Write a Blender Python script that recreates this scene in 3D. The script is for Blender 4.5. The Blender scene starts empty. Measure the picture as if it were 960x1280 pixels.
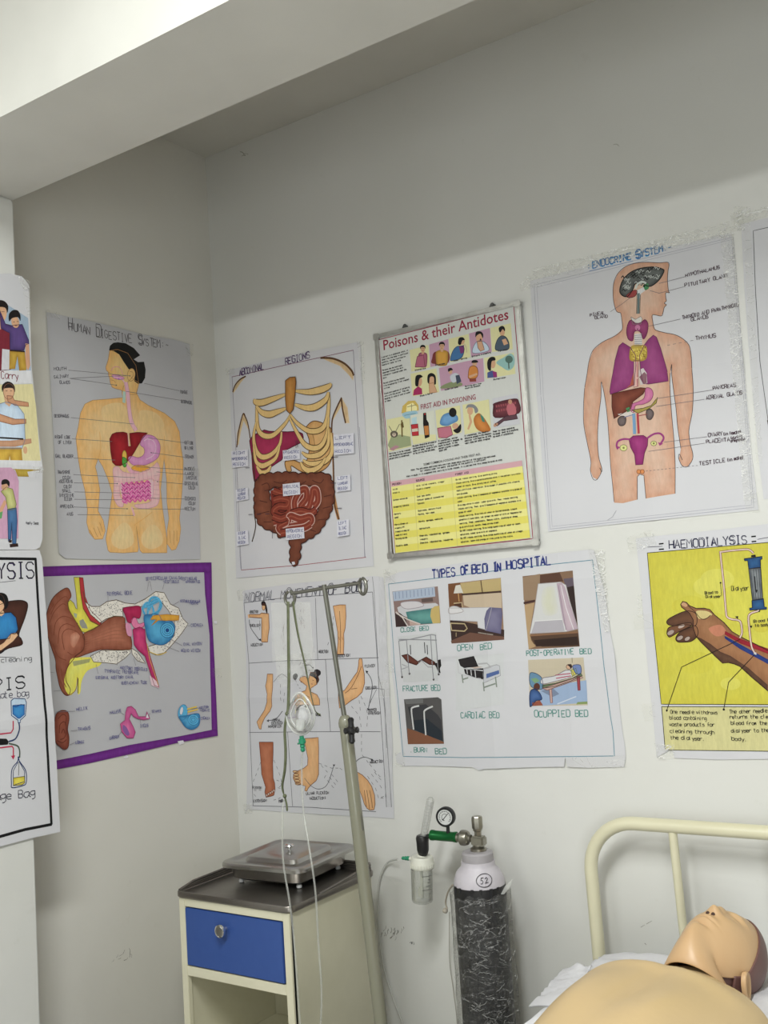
import bpy, bmesh, math, random
from mathutils import Vector, Matrix, noise
from mathutils.geometry import tessellate_polygon
R_ = random.Random(7)
SC = bpy.context.scene
COL = SC.collection
PI = math.pi

# ------------------------------------------------------------------ camera
FOC = 1276.9
CAM = Vector((2.42, -2.62, 1.57))
# rows: camera right, camera up, camera back, in world axes
MR = Vector((0.8266227, 0.5591343, -0.0637477))
MU = Vector((0.1019521, -0.0373885, 0.9940864))
MB_ = Vector((0.5534444, -0.8282336, -0.0879111))
cam = bpy.data.cameras.new('camera')
cam.sensor_fit = 'HORIZONTAL'; cam.sensor_width = 36.0; cam.lens = FOC * 36.0 / 960.0
cam.clip_start = 0.02
camo = bpy.data.objects.new('camera', cam); COL.objects.link(camo)
camo.matrix_world = Matrix(((MR.x, MU.x, MB_.x, CAM.x), (MR.y, MU.y, MB_.y, CAM.y), (MR.z, MU.z, MB_.z, CAM.z), (0, 0, 0, 1)))
SC.camera = camo

# ------------------------------------------------------------------ colour management, world, lights
SC.view_settings.view_transform = 'Standard'; SC.view_settings.look = 'None'
SC.view_settings.gamma = 1.0; SC.view_settings.use_curve_mapping = False
SC.view_settings.exposure = 0.0
SC.cycles.max_bounces = 8; SC.cycles.diffuse_bounces = 5; SC.cycles.transparent_max_bounces = 24
SC.cycles.caustics_reflective = False; SC.cycles.caustics_refractive = False
w = bpy.data.worlds.new('world'); SC.world = w; w.use_nodes = True
w.node_tree.nodes['Background'].inputs[0].default_value = (0.8, 0.85, 0.9, 1)
w.node_tree.nodes['Background'].inputs[1].default_value = 0.3
def area(name, loc, target, sx, sy, power, col):
    l = bpy.data.lights.new(name, 'AREA'); l.shape = 'RECTANGLE'; l.size = sx; l.size_y = sy; l.energy = power; l.color = col
    o = bpy.data.objects.new(name, l); COL.objects.link(o); o.location = loc
    o.rotation_euler = (Vector(target) - Vector(loc)).to_track_quat('-Z', 'Y').to_euler()
    return o
area('tube_lamp_light', (0.85, -4.22, 2.95), (0.85, 0, 2.3), 1.15, 0.06, 27, (0.98, 1.0, 0.97))
area('ceiling_lamp_light', (1.9, -2.5, 3.12), (1.9, -2.5, 0), 0.3, 1.2, 84, (0.98, 1.0, 0.97))
area('added_fill_light', (3.0, -4.36, 1.2), (1.4, 0, .9), 2.2, 1.3, 66, (0.96, 1.0, 1.0))  # unseen soft fill added to brighten the lower walls; no window stands here

# ------------------------------------------------------------------ pixel of the photograph -> point on a real plane
def ray(x, y):
    return MR * ((x - 480) / FOC) + MU * (-(y - 640) / FOC) - MB_
def onX(x, y, X0): r = ray(x, y); return CAM + r * ((X0 - CAM.x) / r.x)
def onY(x, y, Y0): r = ray(x, y); return CAM + r * ((Y0 - CAM.y) / r.y)
def onZ(x, y, Z0): r = ray(x, y); return CAM + r * ((Z0 - CAM.z) / r.z)
def lin(c):
    c = c / 255.0
    return c / 12.92 if c <= 0.04045 else ((c + 0.055) / 1.055) ** 2.4

# ------------------------------------------------------------------ materials
MATS = {}
def mat(name, col, rough=0.5, metal=0.0, noise_amt=0.0, nscale=8.0, bump=0.0, bscale=40.0, alpha=1.0, spec=0.5, col2=None, coat=0.0, stretch=None, emit=0):
    """col is linear. noise_amt mixes col with col2 (or a darker col) by a noise field; bump is in metres"""
    if name in MATS: return MATS[name]
    m = bpy.data.materials.new(name); m.use_nodes = True; MATS[name] = m
    nt = m.node_tree; b = nt.nodes['Principled BSDF']
    b.inputs['Base Color'].default_value = (*col, 1); b.inputs['Roughness'].default_value = rough
    b.inputs['Metallic'].default_value = metal; b.inputs['Specular IOR Level'].default_value = spec
    b.inputs['Coat Weight'].default_value = coat
    tc = nt.nodes.new('ShaderNodeTexCoord'); mp = nt.nodes.new('ShaderNodeMapping'); nt.links.new(tc.outputs['Object'], mp.inputs[0])
    if stretch: mp.inputs['Scale'].default_value = stretch
    if noise_amt:
        n = nt.nodes.new('ShaderNodeTexNoise'); n.inputs['Scale'].default_value = nscale; n.inputs['Detail'].default_value = 6
        nt.links.new(mp.outputs[0], n.inputs[0])
        r = nt.nodes.new('ShaderNodeMapRange'); r.inputs[1].default_value = 0.4; r.inputs[2].default_value = 0.75
        r.inputs[4].default_value = noise_amt; nt.links.new(n.outputs[0], r.inputs[0])
        mx = nt.nodes.new('ShaderNodeMix'); mx.data_type = 'RGBA'
        mx.inputs[6].default_value = (*col, 1); mx.inputs[7].default_value = (*(col2 or tuple(c * 0.5 for c in col)), 1)
        nt.links.new(r.outputs[0], mx.inputs[0]); nt.links.new(mx.outputs[2], b.inputs['Base Color'])
    if bump:
        n2 = nt.nodes.new('ShaderNodeTexNoise'); n2.inputs['Scale'].default_value = bscale; n2.inputs['Detail'].default_value = 4
        nt.links.new(mp.outputs[0], n2.inputs[0])
        bp = nt.nodes.new('ShaderNodeBump'); bp.inputs['Distance'].default_value = bump; bp.inputs['Strength'].default_value = 1
        nt.links.new(n2.outputs[0], bp.inputs['Height']); nt.links.new(bp.outputs[0], b.inputs['Normal'])
    if alpha < 1:
        tr = nt.nodes.new('ShaderNodeBsdfTransparent'); ms = nt.nodes.new('ShaderNodeMixShader')
        ms.inputs[0].default_value = alpha
        nt.links.new(tr.outputs[0], ms.inputs[1]); nt.links.new(b.outputs[0], ms.inputs[2])
        nt.links.new(ms.outputs[0], nt.nodes['Material Output'].inputs[0])
    return m
def clear(name, tint, body, fres=0.12, rough=0.08, bump=0.0, bscale=60, gl=1.0):
    """clear plastic: transparent, a little milky body, gloss by Fresnel"""
    if name in MATS: return MATS[name]
    m = bpy.data.materials.new(name); m.use_nodes = True; MATS[name] = m; nt = m.node_tree
    nt.nodes.remove(nt.nodes['Principled BSDF']); out = nt.nodes['Material Output']
    t = nt.nodes.new('ShaderNodeBsdfTransparent'); t.inputs[0].default_value = (*tint, 1)
    d = nt.nodes.new('ShaderNodeBsdfDiffuse'); d.inputs[0].default_value = (0.85, 0.86, 0.84, 1)
    g = nt.nodes.new('ShaderNodeBsdfGlossy'); g.inputs['Roughness'].default_value = rough
    a = nt.nodes.new('ShaderNodeMixShader'); a.inputs[0].default_value = body
    nt.links.new(t.outputs[0], a.inputs[1]); nt.links.new(d.outputs[0], a.inputs[2])
    lw = nt.nodes.new('ShaderNodeLayerWeight'); lw.inputs[0].default_value = fres
    s = nt.nodes.new('ShaderNodeMixShader'); mu = nt.nodes.new('ShaderNodeMath'); mu.operation = 'MULTIPLY'; mu.inputs[1].default_value = gl; nt.links.new(lw.outputs['Fresnel'], mu.inputs[0]); nt.links.new(mu.outputs[0], s.inputs[0])
    nt.links.new(a.outputs[0], s.inputs[1]); nt.links.new(g.outputs[0], s.inputs[2]); nt.links.new(s.outputs[0], out.inputs[0])
    if bump:
        tc = nt.nodes.new('ShaderNodeTexCoord')
        n2 = nt.nodes.new('ShaderNodeTexNoise'); n2.inputs['Scale'].default_value = bscale; n2.inputs['Detail'].default_value = 3; n2.inputs['Distortion'].default_value = 1.5
        nt.links.new(tc.outputs['Object'], n2.inputs[0])
        bp = nt.nodes.new('ShaderNodeBump'); bp.inputs['Distance'].default_value = bump
        nt.links.new(n2.outputs[0], bp.inputs['Height'])
        for q in (g, d): nt.links.new(bp.outputs[0], q.inputs['Normal'])
        nt.links.new(bp.outputs[0], lw.inputs['Normal'])
    return m

def ridged(m, parts, rot=(.4, .9, .3), scale=(1, 1, 2.2)):
    """crumpled film: pale streaks along creases, on the tape painted-in glints. parts = (noise scale, distortion, half width, milkiness)"""
    nt = m.node_tree; tc = nt.nodes.new('ShaderNodeTexCoord'); mp = nt.nodes.new('ShaderNodeMapping'); mp.inputs['Rotation'].default_value = rot; mp.inputs['Scale'].default_value = scale
    nt.links.new(tc.outputs['Object'], mp.inputs[0]); tot = None
    for sc_, dist, hi, amt in parts:
        n = nt.nodes.new('ShaderNodeTexNoise'); n.inputs['Scale'].default_value = sc_; n.inputs['Detail'].default_value = 5; n.inputs['Distortion'].default_value = dist; nt.links.new(mp.outputs[0], n.inputs[0])
        a = nt.nodes.new('ShaderNodeMath'); a.operation = 'SUBTRACT'; a.inputs[1].default_value = .5; nt.links.new(n.outputs[0], a.inputs[0])
        b = nt.nodes.new('ShaderNodeMath'); b.operation = 'ABSOLUTE'; nt.links.new(a.outputs[0], b.inputs[0])
        q = nt.nodes.new('ShaderNodeMapRange'); q.inputs[1].default_value = 0; q.inputs[2].default_value = hi; q.inputs[3].default_value = amt; q.inputs[4].default_value = 0; nt.links.new(b.outputs[0], q.inputs[0])
        if tot is None: tot = q.outputs[0]
        else:
            ad = nt.nodes.new('ShaderNodeMath'); ad.operation = 'ADD'; nt.links.new(tot, ad.inputs[0]); nt.links.new(q.outputs[0], ad.inputs[1]); tot = ad.outputs[0]
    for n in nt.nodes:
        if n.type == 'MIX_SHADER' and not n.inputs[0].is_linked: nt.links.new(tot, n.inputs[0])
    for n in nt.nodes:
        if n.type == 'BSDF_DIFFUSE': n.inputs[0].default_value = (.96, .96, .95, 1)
    return m

# ------------------------------------------------------------------ object helpers
def tag(o, label, cat, group=None):
    o['label'] = label; o['category'] = cat
    if group: o['group'] = group
    return o
def thing(name, label, cat, loc=(0, 0, 0), group=None):
    o = bpy.data.objects.new(name, None); COL.objects.link(o); o.location = loc; o.empty_display_size = 0.05
    return tag(o, label, cat, group)
def mesh_obj(name, verts, faces, m, parent=None, smooth=True, cols=None):
    me = bpy.data.meshes.new(name); me.from_pydata([tuple(v) for v in verts], [], faces); me.update()
    if smooth: me.shade_smooth()
    if cols:
        at = me.color_attributes.new('Col', 'FLOAT_COLOR', 'POINT'); flat = []
        for c in cols: flat += [c[0], c[1], c[2], 1.0]
        at.data.foreach_set('color', flat)
    o = bpy.data.objects.new(name, me); COL.objects.link(o); me.materials.append(m)
    if parent:
        o.parent = parent; p = parent
        q = Vector((0, 0, 0))
        while p is not None: q += p.location; p = p.parent
        o.location = -q
    return o
def bm_obj(name, bm, m, parent=None, smooth=True, sharp=0.6):
    bmesh.ops.recalc_face_normals(bm, faces=bm.faces[:])
    if smooth:
        for f in bm.faces: f.smooth = True
        for e in bm.edges:
            if len(e.link_faces) == 2 and e.calc_face_angle(0) > sharp: e.smooth = False
    me = bpy.data.meshes.new(name); bm.to_mesh(me); bm.free()
    o = bpy.data.objects.new(name, me); COL.objects.link(o); me.materials.append(m)
    if parent:
        o.parent = parent; p = parent; q = Vector((0, 0, 0))
        while p is not None: q += p.location; p = p.parent
        o.location = -q
    return o
def box(bm, x0, x1, y0, y1, z0, z1, bev=0.0):
    vs = bmesh.ops.create_cube(bm, size=1)['verts']
    for v in vs: v.co = Vector((x0 + (v.co.x + .5) * (x1 - x0), y0 + (v.co.y + .5) * (y1 - y0), z0 + (v.co.z + .5) * (z1 - z0)))
    if bev:
        es = list({e for v in vs for e in v.link_edges})
        bmesh.ops.bevel(bm, geom=es, offset=bev, segments=2, affect='EDGES')
    return bm
def catmull(pts, closed=False, n=6):
    P = [Vector(p) for p in pts]; N = len(P)
    if N < 3: return P
    out = []
    for i in range(N if closed else N - 1):
        p0 = P[(i - 1) % N] if closed or i > 0 else P[0]; p1 = P[i]; p2 = P[(i + 1) % N]
        p3 = P[(i + 2) % N] if closed or i + 2 < N else P[-1]
        for k in range(n):
            t = k / n
            out.append(0.5 * ((2 * p1) + (p2 - p0) * t + (2 * p0 - 5 * p1 + 4 * p2 - p3) * t * t + (3 * p1 - p0 - 3 * p2 + p3) * t ** 3))
    if not closed: out.append(P[-1])
    return out
def tube(bm, pts, r, seg=12, closed=False, cap=True, flat=None):
    """r: number or list; flat=(direction vector, factor) squashes the section"""
    P = [Vector(p) for p in pts]; N = len(P); rings = []
    prev = None
    for i in range(N):
        a = P[(i - 1) % N] if closed or i else P[0]; b = P[(i + 1) % N] if closed or i < N - 1 else P[-1]
        t = (b - a).normalized()
        if prev is None:
            u = t.orthogonal().normalized()
            if abs(t.z) > 0.9: u = (Vector((1, 0, 0)) - t * t.x).normalized()
        else: u = (prev - t * prev.dot(t)).normalized()
        prev = u; v = t.cross(u); rr = r[i] if isinstance(r, (list, tuple)) else r
        ring = []
        for k in range(seg):
            d = u * math.cos(2 * PI * k / seg) * rr + v * math.sin(2 * PI * k / seg) * rr
            if flat: d = d - flat[0] * d.dot(flat[0]) * (1 - flat[1])
            ring.append(bm.verts.new(P[i] + d))
        rings.append(ring)
    for i in range(N if closed else N - 1):
        A, B = rings[i], rings[(i + 1) % N]
        for k in range(seg): bm.faces.new((A[k], A[(k + 1) % seg], B[(k + 1) % seg], B[k]))
    if cap and not closed: bm.faces.new(rings[0][::-1]); bm.faces.new(rings[-1])
    return bm
def lathe(bm, prof, base=(0, 0, 0), axis=(0, 0, 1), seg=32):
    """prof: (radius, height) pairs along axis from base"""
    ax = Vector(axis).normalized(); u = ax.orthogonal().normalized(); v = ax.cross(u); B = Vector(base); rings = []
    for r, h in prof:
        c = B + ax * h
        if r < 1e-6: rings.append([bm.verts.new(c)]); continue
        rings.append([bm.verts.new(c + u * math.cos(2 * PI * k / seg) * r + v * math.sin(2 * PI * k / seg) * r) for k in range(seg)])
    for A, C in zip(rings, rings[1:]):
        for k in range(seg):
            if len(A) == 1 and len(C) == 1: continue
            if len(A) == 1: bm.faces.new((A[0], C[(k + 1) % seg], C[k]))
            elif len(C) == 1: bm.faces.new((A[k], A[(k + 1) % seg], C[0]))
            else: bm.faces.new((A[k], A[(k + 1) % seg], C[(k + 1) % seg], C[k]))
    if len(rings[0]) > 1: bm.faces.new(rings[0][::-1])
    if len(rings[-1]) > 1: bm.faces.new(rings[-1])
    return bm
def rr_ring(hx, hy, r, n=5):
    out = []
    for cx, cy, a0 in ((hx - r, hy - r, 0), (-hx + r, hy - r, 90), (-hx + r, -hy + r, 180), (hx - r, -hy + r, 270)):
        for k in range(n + 1):
            a = math.radians(a0 + 90 * k / n); out.append((cx + r * math.cos(a), cy + r * math.sin(a)))
    return out
def loft(bm, secs, cx=0, cy=0, rot=0, cap0=True, cap1=True, tilt=(0, 0)):
    """secs: (hx, hy, r, z) rounded rectangles"""
    rings = []; c, s = math.cos(rot), math.sin(rot)
    for hx, hy, r, z in secs:
        rings.append([bm.verts.new((cx + x * c - y * s, cy + x * s + y * c, z + tilt[0] * x + tilt[1] * y)) for x, y in rr_ring(hx, hy, r)])
    n = len(rings[0])
    for A, B in zip(rings, rings[1:]):
        for k in range(n): bm.faces.new((A[k], A[(k + 1) % n], B[(k + 1) % n], B[k]))
    if cap0: bm.faces.new(rings[0][::-1])
    if cap1: bm.faces.new(rings[-1])
    return bm
# ================================================================== the room
def wall_mat(name, base, dark, spots=True):
    m = mat(name, base, rough=0.42, spec=0.35, noise_amt=0.55, nscale=1.6, col2=dark, bump=0.004, bscale=5.0)
    nt = m.node_tree; b = nt.nodes['Principled BSDF']
    # finer grime: small smudges of a different scale, in the paint itself
    src = b.inputs['Base Color'].links[0].from_socket
    tc = [n for n in nt.nodes if n.type == 'TEX_COORD'][0]
    n = nt.nodes.new('ShaderNodeTexNoise'); n.inputs['Scale'].default_value = 17; n.inputs['Detail'].default_value = 8; n.inputs['Roughness'].default_value = .7
    nt.links.new(tc.outputs['Object'], n.inputs[0])
    r = nt.nodes.new('ShaderNodeMapRange'); r.inputs[1].default_value = .62; r.inputs[2].default_value = .8; r.inputs[4].default_value = .28
    nt.links.new(n.outputs[0], r.inputs[0])
    mx = nt.nodes.new('ShaderNodeMix'); mx.data_type = 'RGBA'; mx.inputs[7].default_value = (dark[0] * .75, dark[1] * .73, dark[2] * .66, 1)
    nt.links.new(r.outputs[0], mx.inputs[0]); nt.links.new(src, mx.inputs[6]); nt.links.new(mx.outputs[2], b.inputs['Base Color'])
    return m
M_WALL = wall_mat('painted_plaster', (0.70, 0.70, 0.675), (0.62, 0.62, 0.58))
M_WALLL = wall_mat('painted_plaster_warm', (0.72, 0.705, 0.655), (0.64, 0.62, 0.56))
M_CEIL = mat('ceiling_paint', (0.62, 0.61, 0.56), rough=0.7, noise_amt=0.3, nscale=2, bump=.003, bscale=6)
M_DARKW = mat("far_wall_paint", (0.45, 0.46, 0.45), rough=.6, noise_amt=.3, nscale=2)
M_FLOOR = mat('terrazzo_floor', (0.3, 0.28, 0.25), rough=0.4, noise_amt=0.7, nscale=60, col2=(0.1, 0.09, 0.08))
H = 3.19; XE = 5.6; YE = -4.4; PX = 0.20; BY0, BY1, BZ = -1.256, -0.96, 2.691
def struct(name, bm, m, smooth=False):
    o = bm_obj(name, bm, m, smooth=smooth); o['kind'] = 'structure'; return o
def slab(name, x0, x1, y0, y1, z0, z1, m, bev=0): return struct(name, box(bmesh.new(), x0, x1, y0, y1, z0, z1, bev), m)
slab('floor', -.15, XE + .15, YE - .15, .15, -.1, 0, M_FLOOR)
slab('ceiling', -.15, XE + .15, YE - .15, .15, H, H + .1, M_CEIL)
def uneven(name, axis, m):
    """a plastered wall: slightly wavy sheet, solid behind"""
    bm = bmesh.new(); n = 60; g = []
    a0, a1 = ((-.0, XE) if axis == 'back' else (BY1 - .3, 0))
    for j in range(41):
        row = []
        for i in range(n + 1):
            a = a0 + (a1 - a0) * i / n; z = H * j / 40
            edge = min(1, min(a - a0, a1 - a) / .15, (H - z) / .1, z / .1); edge = max(0, edge)
            d = .004 * edge * noise.noise(Vector((a * 1.3, z * 1.3, 3 if axis == 'back' else 9)))
            d = min(0, d) - .0
            row.append(bm.verts.new((a, -d * 0 + (-d), z) if axis == 'back' else (d, a, z)))
        g.append(row)
    for j in range(40):
        for i in range(n): bm.faces.new((g[j][i], g[j][i + 1], g[j + 1][i + 1], g[j + 1][i]))
    return bm
slab('wall_back', 0, XE + .15, 0, .15, 0, H, M_WALL)
slab('wall_left', -.15, 0, YE - .15, .15, 0, H, M_WALLL)
slab("wall_right", XE, XE + .15, YE - .15, 0, 0, H, M_DARKW)
slab("wall_front", 0, XE, YE - .15, YE, 0, H, M_DARKW)
slab('pillar', 0, PX, -1.80, BY1, 0, BZ, M_WALL, .006)
slab('ceiling_beam', 0, XE, BY0, BY1, BZ, H, mat('beam_paint', (.66, .655, .62), rough=.6, noise_amt=.3, nscale=2, bump=.002, bscale=6))
# the lamps whose light fills the room (on the wall behind the photographer and on the ceiling)
def tube_fixture(name, label, loc, rz):
    t = thing(name, label, 'lamp', loc)
    c, s = math.cos(rz), math.sin(rz)
    ax = Vector((c, s, 0)); L = Vector(loc)
    bm = bmesh.new(); box(bm, -.62, .62, -.02, .02, 0, .045, .004)
    bmesh.ops.rotate(bm, verts=bm.verts, cent=(0, 0, 0), matrix=Matrix.Rotation(rz, 3, 'Z')); bmesh.ops.translate(bm, verts=bm.verts, vec=L)
    bm_obj('lamp_housing', bm, mat('lamp_enamel', (.8, .8, .8), .4), t)
    bm = bmesh.new(); tube(bm, [L + ax * -.6 + Vector((0, 0, -.02)), L + ax * .6 + Vector((0, 0, -.02))], .013)
    bm_obj('lamp_tube', bm, mat('lamp_glass', (.9, .9, .9), .3), t)
tube_fixture('tube_lamp', 'white tube lamp high on the wall behind the photographer', (0.85, -4.34, 3.0), 0)
tube_fixture('tube_lamp', 'white tube lamp under the ceiling at the right', (3.9, -3.4, 3.145), 0)

# wall scuffs and specks: thin irregular flakes of grime lying on the plaster
def scuff(name, label, pts, m, plane, w=.0012):
    """each entry of pts is a short stroke in photograph pixels on that wall"""
    V, Fc = [], []
    for st in pts:
        q = [(onY(x, y, 0) if plane == 'B' else onX(x, y, 0)) for x, y in st]
        for a, b in zip(q, q[1:]):
            d = (b - a).normalized(); nn = Vector((0, -1, 0)) if plane == 'B' else Vector((1, 0, 0)); s = d.cross(nn) * w * R_.uniform(.5, 1.4)
            o = nn * .0006; k = len(V); V += [a - s + o, b - s * .6 + o, b + s * .6 + o, a + s + o]; Fc.append((k, k + 1, k + 2, k + 3))
    o = mesh_obj(name, V, Fc, m, smooth=False); tag(o, label, 'wall mark'); o['kind'] = 'stuff'
M_SCUFF = mat('grime', (.17, .16, .14), .8, noise_amt=.7, nscale=200, col2=(.4, .38, .34))
def strokes(cx, cy, rx, ry, n, ang, ln):
    out = []
    for _ in range(n):
        x = cx + R_.uniform(-rx, rx); y = cy + R_.uniform(-ry, ry); a = math.radians(ang + R_.uniform(-25, 25)); l = ln * R_.uniform(.4, 1.2)
        out.append([(x, y), (x + l * math.cos(a), y - l * math.sin(a)), (x + 1.8 * l * math.cos(a + .3), y - 1.8 * l * math.sin(a + .3))])
    return out
scuff('wall_scuff', 'dark scuffs on the wall between stand and cylinder', strokes(490, 1169, 15, 7, 18, 55, 4), M_SCUFF, 'B', .0009)
scuff('wall_speck', 'small black speck below the scuffs', strokes(515, 1180, 3, 1.5, 6, 60, 2), mat('black_grime', (.03, .03, .03), .8), 'B', .0008)
scuff('wall_scratch', 'thin dark scratches low on the left wall', strokes(148, 1199, 9, 4, 5, 30, 5) + strokes(163, 1194, 2, 5, 3, 70, 3), M_SCUFF, 'L', .0007)
scuff('wall_speck', 'pale scratch inside the bed head frame', [[(801, 1159), (806, 1156)], [(808, 1155), (815, 1151)], [(806, 1179), (808, 1181)]], M_SCUFF, 'B', .0008)
scuff('wall_speck', 'brown specks high on the wall near the corner', strokes(255, 193, 3, 2, 4, 0, 2) + strokes(308, 195, 4, 3, 3, 150, 3) + [[(767, 181), (771, 180), (774, 183)]] + [[(590, 60), (612, 51)]], mat('brown_grime', (.30, .29, .24), .9), 'B', .0011)
# ================================================================== drawing engine: ink and paint lie as thin shapes on the sheets
GLY = {
'A': "022842 1434", 'B': "02083847463505 3544433202", 'C': "4738180703123243", 'D': "02083847433202", 'E': "48080242 0535", 'F': "480802 0535",
'G': "47381807031232434525", 'H': "0208 4842 0545", 'I': "2822 1838 1232", 'J': "4843321203 2848", 'K': "0208 480542", 'L': "080242", 'M': "0208254842",
'N': "02084248", 'O': "183847433212030718", 'P': "02083847463505", 'Q': "183847433212030718 2442", 'R': "02083847463505 2542", 'S': "473818070615354443321203",
'T': "0848 2822", 'U': "080312324348", 'V': "082248", 'W': "0812253248", 'X': "0842 0248", 'Y': "082548 2522", 'Z': "08480242",
'a': "36160503122234 363342", 'b': "0802 0516263533221203", 'c': "361605031232", 'd': "383233 3526160503122233", 'e': "043435261605031232",
'f': "38281712 0535", 'g': "36160504132334 36312010", 'h': "0802 0516263532", 'i': "1612 1718", 'j': "26211000 2728", 'k': "0802 360432", 'l': "1812",
'm': "0602 0516122615 15263632", 'n': "0602 0516263532", 'o': "162635332212030516", 'p': "0600 0516263533221203", 'q': "3630 3526160503122233",
'r': "0602 041636", 's': "361605343202", 't': "18132232 0636", 'u': "0603122233 3632", 'v': "061236", 'w': "0612243246", 'x': "0632 0236",
'y': "0622 3610", 'z': "06360232", '0': "183847433212030718", '1': "172822", '2': "07183847460242", '3': "0838264532120 3".replace(' ', ''), '5': "4808053544433212",
'&': "4214172837360403122244", '(': "38262432", ')': "18262412", '.': "1213", ':': "1314 1617", '-': "0535", '=': "0434 0636", ',': "1201", '/': "0248", "'": "1817", '~': "0516253 6".replace(' ', ''), ' ': ""}
def PT(s): return [tuple(float(v) for v in q.split(',')) for q in s.split()]
def cr2(pts, closed, n=5):
    return [(v.x, v.y) for v in catmull([(x, y, 0) for x, y in pts], closed, n)]
def mat_ink(name='ink_on_paper', lo=.9, hi=1.11, bump=.0009):
    m = mat(name, (.5, .5, .5), rough=.62, spec=.25, bump=bump, bscale=14)
    nt = m.node_tree; b = nt.nodes['Principled BSDF']
    at = nt.nodes.new('ShaderNodeAttribute'); at.attribute_name = 'Col'
    tc = [n for n in nt.nodes if n.type == 'TEX_COORD'][0]
    n = nt.nodes.new('ShaderNodeTexNoise'); n.inputs['Scale'].default_value = 120; n.inputs['Detail'].default_value = 5; n.inputs['Roughness'].default_value = .75
    mp = nt.nodes.new('ShaderNodeMapping'); mp.inputs['Rotation'].default_value = (.5, .6, .4); mp.inputs['Scale'].default_value = (1, 1, .22)
    nt.links.new(tc.outputs['Object'], mp.inputs[0]); nt.links.new(mp.outputs[0], n.inputs[0])
    r = nt.nodes.new('ShaderNodeMapRange'); r.inputs[1].default_value = .3; r.inputs[2].default_value = .7; r.inputs[3].default_value = lo; r.inputs[4].default_value = hi
    nt.links.new(n.outputs[0], r.inputs[0])
    mx = nt.nodes.new('ShaderNodeVectorMath'); mx.operation = 'SCALE'
    nt.links.new(at.outputs['Color'], mx.inputs[0]); nt.links.new(r.outputs[0], mx.inputs['Scale']); nt.links.new(mx.outputs[0], b.inputs['Base Color'])
    return m
M_INK = mat_ink()
M_PRINT = mat_ink('printed_ink', .98, 1.02, .0001)
def paper_mat(name, col, rough=.6, crease=.0022):
    m = mat(name, col, rough=rough, spec=.3, noise_amt=.18, nscale=5, col2=tuple(c * .82 for c in col), bump=crease, bscale=7)
    return m
M_PAPER = paper_mat('chart_paper', (.625, .625, .655))
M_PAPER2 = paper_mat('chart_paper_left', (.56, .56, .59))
M_TAPE = clear('clear_tape', (.985, .985, .975), .16, .05, .12, .002, 90, .5)
ridged(M_TAPE, ((7, 1.5, .012, .30), (6, .8, .3, .06)))  # pale streaks put faint glints into the tape's colour
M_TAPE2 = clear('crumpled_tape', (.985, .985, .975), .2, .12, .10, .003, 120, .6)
ridged(M_TAPE2, ((9, 2.0, .020, .80), (24, 1.5, .02, .35), (7, 1, .3, .07)))  # stronger white streaks, painted in as the crumpled tape's glints
CELL = 0.02
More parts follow.
